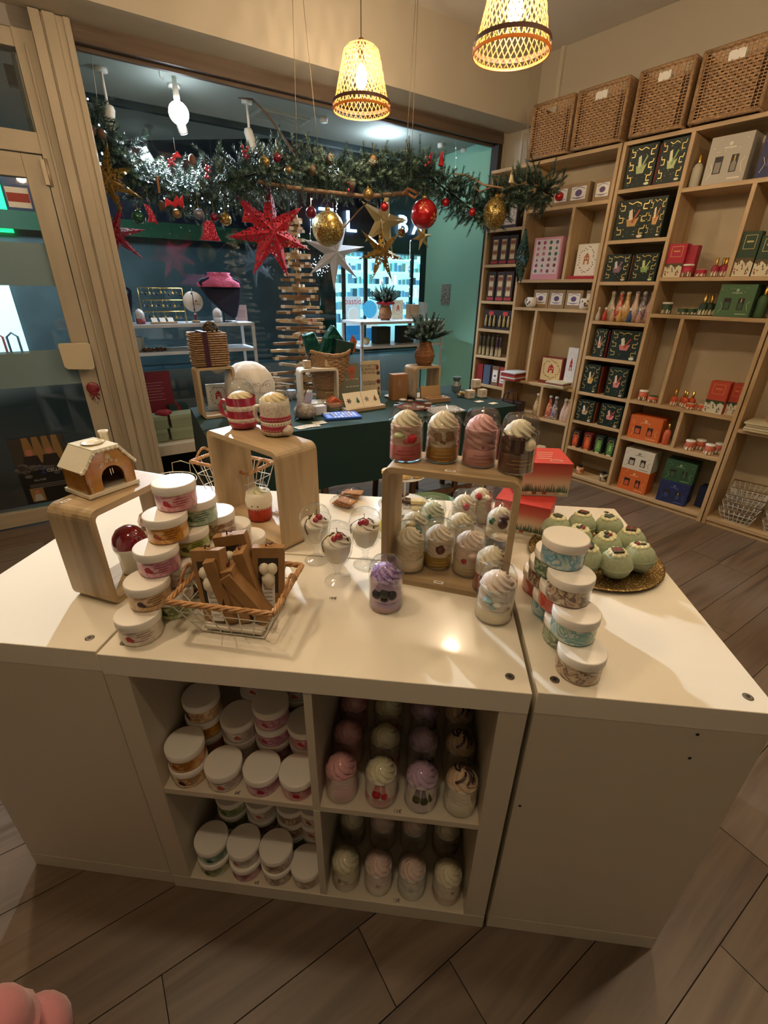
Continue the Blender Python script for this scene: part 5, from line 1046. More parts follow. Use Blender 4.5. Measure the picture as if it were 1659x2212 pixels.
G = 'swing top bottles in the low compartments of the left unit'
for i, (u, c, nm) in enumerate(((1154, 'c8a870', 'honey yellow'), (1181, 'c83c24', 'bright red'), (1193, '5a648c', 'dusky blue'), (1213, 'd0b0a8', 'blush'), (1228, 'c8a4a0', 'pale rose'))): bottle('%s swing top bottle in the left unit' % nm, min(sx(u, .5), -.795), .447, 'swing', c, .05, .88, None, G)
# leftmost narrow column
G = 'tall dark sauce tubes, leftmost column'
for row, (z, us, h) in enumerate(((1.615, (1066, 1084, 1103), .205), (1.335, (1057, 1076, 1094), .225))):
    for i, u in enumerate(us):
        a = sx(u - 5, z + .1); gift('tall dark gift tube box with red foot, %s of three, %s shelf' % (('left', 'middle', 'right')[i], ('upper', 'lower')[row]), max(a, -1.772), z, .085, h, .07, '2a1714', 'tube', ('c8a878', 'd8c8a0', '8a4a34', 'a83034'), .02, 0, G)
G = 'black gift cases with glass vials, leftmost column'
for i, u in enumerate((1045, 1074)):
    a = sx(u, 1.15); t = gift('black case of pale vials with red badge, %s of two' % ('left', 'right')[i], max(a, -1.77), 1.108, .16 if i == 0 else .145, .155, .08, '241c1c', 'plain', (), .02, 0, G); b = M()
    for q in range(3): b.lathe([(.009, .025), (.011, .03), (.011, .08), (.006, .1), (.006, .115)], 10, 0, None, c=(.03 + q * .045, -.008))
    b.build('vial', mat('pale_vial', 'b8a878', .3, coat=.5), t, kind='stuff'); b = M(); b.rect(.05, .1, .115, .145, -.0012, 0); b.build('badge', C_('c83434'), t)
G = 'thin tube bottles, leftmost column'
for i, u in enumerate((1036, 1044, 1053, 1062, 1072, 1079)): bottle('thin dark tube bottle, %s of six in the leftmost column' % ('first', 'second', 'third', 'fourth', 'fifth', 'last')[i], min(max(sx(u, .95), -1.765 + .028 * i), -1.455), .882, 'tealike', ('3a3420', '34302c', '3c3a24', '4a4430', '3a2430', '34242c')[i], .03, 1.15, None, G, band='b8a868')
G = 'small red and brown boxes, leftmost column'
for i, (u, c, k) in enumerate(((1029, '8a2424', 'red'), (1046, '4a5a74', 'red and blue'), (1064, '7a5a48', 'brown'), (1080, '9a3c34', 'brick red'))): gift('small %s carton at the bottom of the leftmost column' % k, max(sx(u - 2, .72), -1.77), .63, .075, .17, .05, c, 'label' if i > 1 else 'plain', (), .02, 0, G)
for i, (u, z) in enumerate(((1075, 1.872),)): gift('dark picture box behind the garland in the leftmost column', -1.72, 1.872, .2, .2, .08, '3a2a30', 'wreath', ('c8c0b8', '5a4a4c', '8a3434', '6a5a60'), .03, 0, None, 31, name='picture_box')
# right unit
slab('stack of cream patterned napkins on the right edge shelf', .40, .66, .26, .18, 4, ('c8b890', 'd8ccb0', 'b8a880', 'd0c4a4'), -.02, .014)
gift('picture tin with festive animals standing above the napkins', .47, .7165, .3, .13, .05, 'b08a64', 'wreath', ('c8a888', '6a5a44', '8a4a3c', 'a87048'), .1, 0, None, 33, name='picture_box')
gift('framed picture box with a brown animal, right edge, upper shelf', .50, .90, .16, .22, .012, '8a7a68', 'wreath', ('a88868', '6a5a44', '6a4a3c', 'b08860'), .24, 0, None, 34, name='picture_card')
def wb_small(label, x, z, y=.05, rz=0):
    t = thing('wire_basket', label, 'basket', SHELF, x, y, z, rz, 'stacked wire baskets, right edge'); wire_basket(t, .21, .17, .15, .12, .085, 7, 5, False, wr=.0024)
    b = M(); p = [(-.105, -.085, .088), (.105, -.085, .088), (.105, .085, .088), (-.105, .085, .088)]; b.tube(p, .0045, 6, 0, True); b.build('wicker_rim', mat('weathered_cane', '8a7354', .7), t); return t
for k in range(4): wb_small('wire basket with cane rim, %s of the left stack at the right edge' % ('lowest', 'second', 'third', 'topmost')[k], .52 + .004 * k, .0525 + .052 * k, .10, .05 * k)
for k in range(3): wb_small('wire basket with cane rim, %s of the right stack at the right edge' % ('lowest', 'second', 'topmost')[k], .76, .0525 + .052 * k, .11, .06 * k)
# ================================================================ table with dark green cloth
TB = Fr(-.444, 1.401, 33.0); TZ = .75
CL = mat('bottle_green_cloth', '0d2b26', .95)
t = thing('trestle_table', 'wooden trestle table standing in front of the shop window under the green cloth', 'table', TB, 0, 0, 0)
WL = wood('brown_table_wood', '6b4a30', '7d5a3c', '54391f', 2, .8)
M().box(.03, 1.86, .03, .73, TZ - .03, TZ - .004).build('table_top', WL, t)
for x, lx in ((.35, .30), (.58, .62), (1.22, 1.18), (1.5, 1.54), (1.75, 1.79)):
    for y in (.1, .62): M().tube([(x, y, TZ - .03), (lx, y, 0)], .022, 6).build('leg', WL, t)
b = M()
for y in (.1, .62): b.box(.3, 1.8, y - .012, y + .012, .18, .21)
b.build('stretcher', WL, t)
def cloth(W, D, z, drops, n=40):
    b = M(); V = []; F = []
    per = [(W * i / 24, 0) for i in range(24)] + [(W, D * i / 10) for i in range(10)] + [(W - W * i / 24, D) for i in range(24)] + [(0, D - D * i / 10) for i in range(10)]
    N_ = len(per); b.add([(x, y, z) for x, y in per] , [tuple(range(N_))], 0)
    rows = 6; V = []
    for j in range(rows + 1):
        for i, (x, y) in enumerate(per):
            nx = (-1 if x <= 1e-6 else 0) + (1 if x >= W - 1e-6 else 0); ny = (-1 if y <= 1e-6 else 0) + (1 if y >= D - 1e-6 else 0)
            dr = drops[0] if ny < 0 else (drops[1] if ny > 0 else drops[2]); 
            if nx: dr = drops[2] if nx < 0 else drops[3]
            if nx and ny: dr = max(drops) + .05
            k = j / rows; wv = .012 * sin(i * 1.35) * k + .016 * k
            V.append((x + nx * wv * (1 if not ny else .7), y + ny * wv, z - dr * k - (.004 if j else 0)))
    F = [(j * N_ + i, j * N_ + (i + 1) % N_, (j + 1) * N_ + (i + 1) % N_, (j + 1) * N_ + i) for j in range(rows) for i in range(N_)]
    return b.add(V, F, 0, 1)
tag(cloth(1.89, .76, TZ, (.33, .30, .34, .30)).build('tablecloth', CL, None, TB.o, (0, 0, TB.a)), 'bottle green cloth draped over the table before the window', 'tablecloth')
def tp(u, v, z=TZ): X = PZ(u, v, z); return TB.loc(X)
def tth(name, label, cat, u, v, rz=0, z=TZ, group=None):
    x, y = tp(u, v, z); return thing(name, label, cat, TB, x, y, z + .0012, rz, group)
# Santa sack
t = tth('cloth_sack', 'white cotton sack with printed lettering on the left of the green table', 'sack', 545, 888)
SK = mat('white_cotton', 'd8d0c4', .85, bump=(40, .3, .01)); 
def fold(a, z): return 1 + .05 * sin(5 * a + 20 * z) + .03 * sin(9 * a - 14 * z)
M().lathe([(.10, 0), (.13, .02), (.136, .08), (.132, .16), (.122, .21), (.10, .245), (.06, .27), (.03, .278)], 44, 0, None, 1, rf=lambda a, z: fold(a, z) + .035 * sin(11 * a + 30 * z) * (z / .28)).build('sack_body', SK, t)
M().lathe([(.028, .285), (.034, .30), (.045, .315), (.02, .325)], 20, 0, TR(-.055, -.01, -.035, 0, 0, -.35), 1, rf=fold).build('gathered_neck', SK, t)
PG = mat('grey_print', '8c8880', .8)
text('HO HO HO', .03, PG, t, .01, -.146, .165, (pi / 2 - .12, .12, 0)); text('MERRY XMAS', .022, PG, t, .01, -.150, .12, (pi / 2, .12, 0))
# wooden frame with hamper at the left end
GF2 = 'wooden display frames on the green table'
x, y = tp(440, 905); dframe('narrow wooden display frame at the left end of the green table, hamper on top', max(x, .02), y - .02, TZ + .0012, radians(8), .20, .11, .27, fr=TB, group=GF2)
def hamper(label, fr, x, y, z, rz):
    t = thing('wicker_hamper', label, 'basket', fr, x, y, z, rz); b = M(); w, d, h = .17, .12, .17
    for k in range(15):
        z0 = .006 + k * .0112; o = .0016 * (k % 2); b.tube([(-o, -o, z0), (w + o, -o, z0), (w + o, d + o, z0), (-o, d + o, z0)], .0052, 5, 0, True)
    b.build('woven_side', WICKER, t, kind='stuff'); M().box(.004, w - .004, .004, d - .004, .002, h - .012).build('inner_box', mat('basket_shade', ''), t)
    M().box(.045, .07, -.008, d + .008, .0, h + .004).build('ribbon', mat('purple_ribbon', '3c1226', .5), t)
    b = M(); r = random.Random(2)
    for q in range(60): a = r.uniform(0, 6.28); e = r.uniform(.1, 1.5); p = Vector((.11 + .035 * cos(a) * cos(e), .06 + .035 * sin(a) * cos(e), h + .045 * sin(e))); b.sphere(p, .0085, 6, 0)
    b.build('dried_cones', mat('dried_hop', '4c3f2c', .9), t, kind='stuff'); return t
hamper('lidded wicker hamper with purple ribbon and dried cones, on the left wooden frame', TB, max(x, .02) + .01, y - .01, TZ + .274, radians(8))
gift('white card with holly print leaning inside the left wooden frame', .09, TZ + .002, .13, .15, .012, 'd0ccc4', 'wreath', ('dcdad4', '5a6a50', '8a3a3c', 'b0302c'), .62, 0, None, 41, name='holly_card', fr=TB)
x, y = tp(640, 915); dframe('second wooden display frame, pale, left of the wicker laundry basket', .62, .50, TZ + .0012, radians(-4), .24, .12, .22, fr=TB, group=GF2, m=(mat('bleached_wood', 'c8bda8', .6), mat('bleached_wood', '')))
for i, (a, c) in enumerate(((.66, 'b09a78'), (.79, 'b8a283'))): gift('small kraft cube box %s on the second wooden frame' % ('at left', 'at right')[i], a, TZ + .2245, .042, .042, .042, c, 'plain', (), .53, 0, 'kraft cubes on the second frame', fr=TB, name='kraft_cube')
t = tth('tape_roll', 'grey roll shaped tin standing in front of the second wooden frame', 'tin', 630, 862); M().lathe([(.03, 0), (.032, .002), (.032, .05), (.024, .052), (.024, .03)], 20, 0, None, 1, True, True).build('roll', mat('grey_enamel', '8e9094', .4), t); M().lathe([(.031, .052), (.031, .056)], 20).build('lid', mat('pale_blue_rim', 'b8c4dc', .4), t)
gift('low white card box in front of the grey tin', .60, TZ + .0012, .09, .05, .05, 'c8c4bc', 'plain', (), .26, 0, None, fr=TB, name='card_box')
# laundry basket with shiny wrapped packages
t = tth('laundry_basket', 'tall round wicker basket with handle holes holding shiny green packages', 'basket', 712, 862)
lb = M(); n = 17
for k in range(n):
    z = .08 + k * .0125; r = .095 + (.135 - .095) * (k / (n - 1)) ** .8
    for q in range(2): lb.tube([((r + .003 * cos(12 * a_ + pi * k + pi * q)) * cos(a_), (r + .003 * cos(12 * a_ + pi * k)) * sin(a_), z + .006 * q) for a_ in [2 * pi * i / 48 for i in range(48)]], .0058, 5, 0, True)
lb.build('woven_wall', WICKER, t, kind='stuff')
b = M()
for q in range(3): b.tube([(.14 * cos(2 * pi * i / 40), .14 * sin(2 * pi * i / 40), .30 + .006 * cos(i * .9 + 2 * q) + .012 * cos(2 * pi * i / 20)) for i in range(40)], .0075, 6, 0, True)
b.build('braided_rim', WICKER, t); M().lathe([(.085, 0), (.088, .01), (.092, .085)], 28).build('wooden_foot', wood('basket_foot', '8a6a42', '9a7a50', '7a5a38', 2), t)
M().lathe([(.09, .08), (.125, .27), (.02, .275)], 24).build('shade_core', mat('basket_shade', ''), t)  # closed dark core, shade of the basket inside put into its colour
FOIL = mat('green_foil', '1f5a50', .18, .7, bump=(14, 1.0, .03)); FOILB = mat('dark_green_paper', '12332c', .5)
def pack(label, x, y, z, pts, m=FOIL, th=.05, rz=0):
    q = thing('wrapped_package', label, 'present', TB, x, y, z, rz, 'shiny wrapped packages in the wicker basket'); b = M(); b.prism(pts, 0, th); o = b.build('foil_wrap', m, q, bevel=.006); return q
bx, by = TB.loc(t.location)
pack('shiny dark green foil package at the left of the wicker basket, leaning outward', bx - .17, by - .05, TZ + .28, [(0, .12), (.03, 0), (.13, 0), (.10, .07), (.07, .14)], FOIL, .05)
pack('large pointed green foil package in the middle of the wicker basket', bx - .05, by - .02, TZ + .285, [(0, 0), (.16, 0), (.17, .06), (.09, .17), (.03, .10)], FOIL, .06)
pack('matt dark green package at the right of the wicker basket', bx + .02, by - .07, TZ + .28, [(0, 0), (.12, 0), (.14, .07), (.02, .1)], FOILB, .05)
pack('red patterned package at the right rim of the wicker basket', bx + .12, by - .06, TZ + .29, [(0, 0), (.04, .0), (.06, .07), (.03, .11)], mat('red_gold_paper', '8e2a20', .5, var=(50, 'b0703c')), .03)
# signs
t = tth('calendar_card', 'grey green wooden calendar card leaning beside the wicker basket', 'card', 735, 868, .05); t.rotation_euler.x = -.12
b = M().box(0, .15, 0, .005, 0, .23); b.build('board', mat('grey_green_card', '6c6e5c', .7), t); b = M(); b.disc(.095, .19, .028, -.0008, 0, 12); b.rect(.08, .11, .13, .19, -.0008, 0)
for j in range(3):
    for i in range(4): b.rect(.05 + i * .024, .067 + i * .024, .04 + j * .045, .045 + j * .045, -.0008, 1)
b.build('printed_front', [C_('a8563c'), C_('c8c4b4')], t)
t = tth('price_sign', 'cream sign about surprise pouches with printed capitals and baubles', 'sign', 783, 860, -.05); t.rotation_euler.x = -.1
M().box(0, .135, 0, .004, 0, .235).build('board', mat('cream_sign_card', 'b8a888', .7), t); SI = C_('4a3a34')
text('POCHETTES\nSURPRISES\nDE NOEL', .024, SI, t, .055, -.001, .195); text('15 EUROS LA\nPOCHETTE', .017, SI, t, .055, -.001, .095)
b = M(); b.disc(.115, .19, .010, -.0008, 0, 8, 1.8); b.disc(.12, .155, .013, -.0008, 1, 10); b.disc(.12, .10, .015, -.0008, 0, 10); b.disc(.12, .055, .007, -.0008, 0, 8, 1.6); b.flat([(.105, .01), (.13, .01), (.118, .045)], -.0008, 2); b.rect(.02, .095, .035, .038, -.0008, 1); b.rect(.03, .09, .028, .03, -.0008, 1); b.build('bauble_print', [C_('6a2430'), C_('3a3040'), C_('2c4a3a')], t)
# wooden panel with two engraved flutes
gift('upright wooden gift crate behind the two champagne flutes', 0, 0, .11, .165, .06, '94683e', 'plain', (), 0, 0, None, fr=TB, name='wooden_crate').location = TB.w(*tp(848, 866), TZ + .0012)
for i, (u, v) in enumerate(((862, 868), (884, 866))):
    t = tth('champagne_flute', 'champagne flute standing %s in front of the wooden crate' % ('left', 'right')[i], 'glass', u, v + 4, 0, TZ, 'champagne flutes'); M().lathe([(.024, 0), (.022, .003), (.003, .006), (.003, .06), (.014, .075), (.021, .11), (.019, .15)], 18, 0, None, 1, True, False).build('flute_glass', GLASS, t)
x, y = tp(905, 868); dframe('square wooden display frame at the right rear of the green table, fir vase on top', x, y + .05, TZ + .0012, radians(4), .20, .14, .21, fr=TB, group=GF2); FRX, FRY = x, y + .05
# card stand with leaf ornaments
t = tth('card_stand', 'wooden stand with four cream cards carrying snowflake and fir pendants', 'card stand', 748, 893, radians(8)); M().box(0, .27, -.02, .05, 0, .022).build('wooden_base', PAUL, t, bevel=.002)
LF = [C_('4a4436'), C_('24523a'), C_('7a766c'), C_('6a4c2a')]
for i in range(4):
    c = M(); c.box(0, .062, 0, .0015, 0, .095, 0); o = c.build('cream_card', mat('cream_card', 'd8cbb0', .7), t, (.003 + i * .062, .0 + .004 * (i % 2), .0225), (-.55, 0, 0)); b = M()
    if i in (0, 2):
        for q in range(6): a = q * pi / 3; b.line([(.031, .045), (.031 + .016 * cos(a), .045 + .016 * sin(a))], .006, -.0012)
    else: b.flat([(.018, .03), (.044, .03), (.031, .065)], -.0012); b.rect(.028, .034, .024, .03, -.0012)
    b.build('pendant', LF[i], o)
# blue calendar, pouch, papers, plates
t = tth('advent_calendar', 'blue advent calendar with round windows lying at the table front', 'calendar', 700, 903, radians(-8)); M().box(0, .20, -.075, .075, 0, .012).build('carton', C_('2a54a8'), t, bevel=.001)
b = M(); r = random.Random(8)
def fx(P): return [(x_, y_, .0126) for x_, y_ in P]
for i in range(7):
    for j in range(4): cx, cy = .055 + i * .02, -.05 + j * .03; b.add(fx([(cx + .0085 * cos(q * pi / 4), cy + .011 * sin(q * pi / 4)) for q in range(8)]), [tuple(range(8))], r.randrange(3))
b.add(fx([(.01, .035), (.045, .035), (.045, .065), (.01, .065)]), [(0, 1, 2, 3)], 0); b.add(fx([(.01, -.06), (.04, -.06), (.03, .02), (.012, .02)]), [(0, 1, 2, 3)], 2)
b.build('window_print', [C_('d8dce4'), C_('b8a8a0'), C_('7a9ad8')], t)
t = tth('film_pouch', 'clear film pouch of dried petals with paper collar', 'pouch', 660, 905); M().lathe([(.03, 0), (.058, .02), (.06, .05), (.04, .08)], 14, rf=fold).build('dried_petals', mat('dried_petals', '7a6e64', .8, var=(60, 'a89a8c')), t); M().lathe([(.062, .02), (.066, .06), (.05, .09), (.075, .11)], 12, 0, None, 0, False, False, rf=fold).build('clear_film', DOME, t)
b = M(); b.add([(-.07, -.02, .0), (-.05, -.03, .11), (.0, .03, .12), (-.02, .05, .01)], [(0, 1, 2, 3)]); b.add([(0, .03, .07), (.02, .02, .14), (.07, .04, .13), (.05, .05, .06)], [(0, 1, 2, 3)]); b.build('paper_collar', mat('lilac_paper', 'c4bccc', .7), t)
for i, (u, v, w_, rz) in enumerate(((652, 924, .07, .3), (676, 920, .075, -.1), (690, 914, .07, .1))): t = tth('pale_slip', 'cream printed paper tag at the front edge of the green table, %s of three' % ('left', 'middle', 'right')[i], 'tag', u, v, rz, TZ + .0006 * i, 'paper tags'); M().box(-w_ / 2, w_ / 2, -.03, .03, 0, .0008).build('tag_paper', mat('mottled_card', 'b8ab90', .7, var=(80, '8a7a62')), t)
t = tth('round_wire_basket', 'low round wire basket with orange cloth beside the laundry basket', 'basket', 722, 884); b = M()
for k in range(6): b.tube([((.055 + .004 * k) * cos(2 * pi * i / 24), (.055 + .004 * k) * sin(2 * pi * i / 24), .004 + .009 * k) for i in range(24)], .0016, 4, 0, True)
b.tube([(-.03, .07, .05), (-.025, .075, .085), (.025, .075, .085), (.03, .07, .05)], .002, 5); b.build('wire_body', mat('pale_gold_wire', ''), t); b = M(); b.prism([(-.04, 0), (.045, 0), (.05, .03), (.0, .065), (-.045, .035)], -.03, .03); b.build('orange_cloth', mat('orange_felt', 'a8502c', .9), t, (0, 0, .012), bevel=.01)
def plate(label, u, v, r, c, z=TZ): t = tth('plate', label, 'plate', u, v, 0, z, 'plates on the green table'); M().lathe([(r * .6, 0), (r * .7, .002), (r, .008), (r * .95, .009), (r * .68, .004), (.001, .004)], 28, 0, None, 1, True, False).build('plate_disc', mat('plate_' + c, c, .3, coat=.5), t); return t
plate('small white plate behind the card stand', 846, 858, .05, 'd8d4cc'); plate('dark blue plate with a brooch right of the white plate', 884, 858, .055, '2a2c3a'); plate('large dark red plate heaped with little film pouches', 893, 880, .115, '6a1c22')
for i, (u, v, c) in enumerate(((862, 873, '3a3a40'), (885, 868, '8a6a4a'), (905, 866, 'b0b0b4'), (925, 874, '8a7a6a'), (880, 880, '9a8a74'), (908, 882, 'c8bfae'), (870, 866, 'c8c4bc'), (918, 868, '5a5c60'))): t = tth('film_bag', 'small flat film bag on the red plate, %s' % ('dark one at the left', 'brown one at the rear', 'silvery one at the rear', 'tan one at the right', 'beige one at the front', 'white one at the front right', 'white one at the left rear', 'grey one at the right rear')[i], 'pouch', u, v, i * .8, TZ + .010 + .002 * i, 'film bags on the red plate'); M().sphere((0, 0, .006), .026, 10, 0, .25).build('bag_content', mat('bag_' + c, c, .3, coat=.7), t)
t = tth('card_sheets', 'stack of large printed sheets with rows of small pictures', 'sheets', 968, 892, radians(-6))
for k in range(3): M().box(-.10 + .006 * k, .10 + .006 * k, -.01, .13, .003 * k, .003 * k + .0025).build('sheet', mat('grey_card', 'a49a8c', .7), t)
b = M()
for i in range(6):
    for j in range(4): b.add([(x_, y_, .0095) for x_, y_ in ((-.075 + i * .03, .005 + j * .03), (-.06 + i * .03, .005 + j * .03), (-.06 + i * .03, .016 + j * .03), (-.075 + i * .03, .016 + j * .03))], [(0, 1, 2, 3)])
b.build('picture_print', C_('5c564e'), t)
t = tth('medal_box', 'flat brown box with round bronze lids behind the sheets', 'box', 945, 868, 0); M().box(-.08, .08, -.03, .05, 0, .025).build('carton', C_('9a7a5c'), t); b = M()
for i in range(4): b.lathe([(.015, .0252), (.014, .028)], 14, 0, None, 1, c=(-.055 + i * .036, .01))
b.build('bronze_lid', mat('bronze_lid', 'b08a58', .4, .5), t)
gift('kraft card box with three round cutouts leaning in the square frame', 0, 0, .15, .09, .02, 'a98a60', 'plain', (), 0, 0, None, fr=TB, name='cutout_box', lean=-.2).location = TB.w(FRX + .03, FRY - .035, TZ + .003)
for i, (u, v, zz, w_) in enumerate(((1018, 861, 0, .055), (1045, 859, 0, .05), (1030, 835, .055, .055))):
    g_ = gift('small white printed box right on the green table, %s' % ('left of the lower two', 'right of the lower two', 'on top of the other two')[i], 0, 0, w_, .052, .045, 'd0c4b0', 'plain', (), 0, 0, 'small white boxes on the table', fr=TB, name='white_box'); 
    x, y = tp(u, v if not zz else 855, TZ); g_.location = TB.w(x - w_ / 2 + (0 if not zz else .0), y + (.0 if not zz else .0), TZ + .0012 + zz); b = M()
    for q in range(3): b.rect(.012, w_ - .012, .02 + q * .007, .022 + q * .007, -.001)
    b.build('printed_lines', INK, g_)
for i, (u, v) in enumerate(((1035, 868), (1065, 872))): t = tth('small_card', 'small cream card lying %s of the white boxes' % ('in front', 'to the right')[i], 'card', u, v, .2, TZ, 'cream cards'); M().box(-.03, .03, -.02, .02, 0, .001).build('card_paper', mat('cream_card', ''), t)
pc = thing('sweets_bag', 'clear bag of gold wrapped chocolates left of the white boxes', 'sweets', TB, *tp(1000, 858), TZ + .001); b = M(); r = random.Random(6)
for q in range(8): b.sphere((r.uniform(-.03, .03), r.uniform(-.02, .02), .014 + .012 * (q % 2)), .013, 8)
b.build('chocolate', mat('gold_wrap', 'b89a6a', .3, .6), pc); M().sphere((0, 0, .018), .05, 12, 0, .5).build('clear_bag', DOME, pc)
pc = thing('gift_bag_small', 'grey film wrapped parcel behind the bronze lids', 'parcel', TB, *tp(985, 845), TZ + .001); M().lathe([(.03, 0), (.036, .04), (.02, .07), (.034, .1)], 10, 0, None, 0, rf=fold).build('film_wrap', mat('grey_film', '6a7474', .3, coat=.6), pc)
# box and stool in the dark under the table
gift('dark box with red band lying on the floor under the table', 0, 0, .24, .07, .16, '2a1c1c', 'plain', (), 0, 0, None, name='floor_box', fr=TB).location = TB.w(.18, .5, .0012)
t = thing('green_bin', 'matt sage green bin standing on the floor behind the counter', 'bin', CNT, .62, 1.62, .0012); M().lathe([(.10, 0), (.125, .01), (.14, .40), (.13, .40), (.12, .02)], 24, 0, None, 1, True, True).build('bin_body', mat('sage_green_paint', '5e7a58', .6), t)

# ================================================================ window display
BZ = .3515
WHM = mat('white_steel', 'c8ccd0', .4, .2)
def rack(label, x0, x1, y0, y1, zs, top):
    t = thing('steel_rack', label, 'rack', WALL, x0, y0, BZ, 0, 'white steel racks in the window'); W, D = x1 - x0, y1 - y0; H = top - BZ
    for x in (0, W - .022):
        for y in (0, D - .022): M().box(x, x + .022, y, y + .022, 0, H).build('leg', WHM, t)
    for z in zs + [top]: zz = z - BZ; M().box(0, W, 0, D, zz - .022, zz).build('shelf_plate', WHM, t, bevel=.001)
    return t
rack('long white steel rack at the left of the shop window with jewellery on top', .82, 1.73, .42, .74, [.97], 1.16)
rack('white steel rack at the right of the shop window carrying the fir vase', 2.62, 3.55, .25, .62, [.95], 1.155)
def W_(u, v, dep): return WALL.at(u, v, dep)
def wth(name, label, cat, u, dep, z, rz=0, group=None):
    lo, hi = -.2, 4.2
    for _ in range(40):
        m_ = (lo + hi) / 2; X = WALL.w(m_, dep, z + .05); vv = R_WC @ (X - CAM)
        if CX + F_PX * vv.x / vv.z < u: lo = m_
        else: hi = m_
    return thing(name, label, cat, WALL, lo, dep, z + .0012, rz, group)
T1 = 1.16
# jewellery frame with earrings
t = wth('earring_stand', 'gold wire stand with three bars of hanging earrings', 'jewellery stand', 356, .56, T1); b = M(); w_, h_ = .15, .235
for x in (-w_, w_): b.tube([(x, 0, 0), (x, 0, h_)], .0028, 5)
for k in (1, .66, .33): b.tube([(-w_, 0, h_ * k), (w_, 0, h_ * k)], .0028, 5)
b.tube([(-w_, -.03, .002), (-w_, .03, .002)], .003, 5); b.tube([(w_, -.03, .002), (w_, .03, .002)], .003, 5); b.build('gold_frame', GOLD, t); r = random.Random(3)
for k in (1, .66, .33):
    for i in range(11): e = M(); x = -w_ + .02 + i * .0262; z = h_ * k; l = r.uniform(.02, .035); e.tube([(x, -.004, z), (x, -.006, z - l)], .0016, 4, 0); e.lathe([(.004, 0), (.0095, .005), (.004, .018)], 7, 0, TR(x, -.006, z - l - .018)); e.build('earring', [CHROME, DARKM, GOLD][i % 3], t)
t = wth('earring_disc', 'round white disc stand on a small wooden foot', 'jewellery stand', 422, .55, T1); b = M(); b.tube([(0, 0, .015), (0, 0, .235)], .0028, 5, 0); b.tube([(-.005, 0, .13), (.05, 0, .125)], .0015, 4, 0); b.sphere((-.006, -.006, .2), .006, 8, 0); b.sphere((.02, -.006, .15), .006, 8, 0); b.sphere((-.002, -.006, .09), .006, 8, 0); b.build('stand_rod', DARKM, t); M().lathe([(.072, -.002), (.072, .002)], 30, 0, TR(0, .004, .145, 0, pi / 2)).build('white_disc', WPAPER, t); M().lathe([(.03, 0), (.03, .014)], 18).build('wooden_foot', PAUL, t)
b = M(); b.lathe([(.008, .02), (.009, .05), (.005, .07)], 10, 0, None, 1); b.sphere((0, 0, .06), .009, 8, 1); b.build('small_figure', [mat('dark_red_paint', '7a1c22', .4), WPAPER], t)
def bust(label, u, dep, z, h, w_, scarf, name='display_bust'):
    t = wth(name, label, 'mannequin', u, dep, z); NV = mat('navy_velvet', '161a2e', .9); P = [(-.5, .80), (-.42, .88), (-.14, .94), (.14, .94), (.42, .88), (.5, .80), (.42, .45), (.30, .1), (.22, .06), (-.02, .22), (-.32, .5)]
    M().prism([(x * w_, zz * h) for x, zz in P], -.035, .035).build('bust_form', NV, t, bevel=.012); M().tube([(0, 0, 0), (0, 0, h * .3)], .005, 6).build('pole', DARKM, t); M().lathe([(.06, 0), (.06, .004)], 20).build('foot_plate', DARKM, t)
    if scarf: M().lathe([(w_ * .50, h * .72), (w_ * .50, h * .80), (w_ * .34, h * .88), (w_ * .24, h * .97), (w_ * .26, h * 1.01), (w_ * .17, h * .98)], 30, 0, Matrix.Diagonal((1, .5, 1, 1)), 1, False, False, rf=fold).build('scarf', mat('pink_scarf_' + scarf, scarf, .8, bump=(18, .9, .02)), t)
    return t
bust('navy jewellery bust wearing a pink glitter scarf', 483, .56, T1, .345, .33, 'b04a68'); bust('navy jewellery bust with teal scarf, half hidden by the wooden post', 262, .52, T1, .27, .2, '1c6a78')
def wjar(label, u, dep, z, c1, c2, s=1.0):
    t = wth('display_candle', label, 'candle', u, dep, z, 0, 'candles in the window'); M().lathe([(.026 * s, 0), (.03 * s, .004), (.03 * s, .035 * s)], 18).build('wax_base', wax(c1), t); M().lathe([(.03 * s, .035 * s), (.031 * s, .07 * s), (.022 * s, .088 * s), (.004, .1 * s)], 18).build('wax_top', wax(c2), t); M().lathe([(.0335 * s, 0), (.0335 * s, .075 * s)], 20, 0, None, 1, False, False).build('glass', GLASS, t)
wjar('red and white candle in glass on the left window rack', 302, .50, T1, 'a02838', 'dcd8d4'); wjar('white candle in glass in front of the pink scarf bust', 470, .48, T1, 'd8d8dc', 'e4e4e8', 1.05)
t = wth('info_card', 'pale pink info card standing at the right end of the left rack', 'card', 521, .6, T1, 0); M().box(-.05, .05, 0, .003, 0, .12).build('card_board', mat('pale_pink_card', 'b8a4aa', .7), t); b = M()
for q in range(5): b.rect(-.03, .035, .03 + q * .012, .033 + q * .012, -.001)
b.build('printed_lines', INK, t)
for i, (u, w_) in enumerate(((352, .09), (425, .03))): 
    if i == 0:
        t = wth('ring_tray', 'pale wooden tray with folded cards below the earring stand', 'tray', u, .47, T1); M().box(-w_, w_, -.02, .02, 0, .012).build('wooden_base', PAUL, t)
        for q in range(3): b = M(); b.add([(-.02, 0, 0), (.02, 0, 0), (.016, .02, .028), (-.024, .02, .028)], [(0, 1, 2, 3)]); b.build('folded_card', WPAPER, t, (-.06 + q * .055, -.012, .0125))
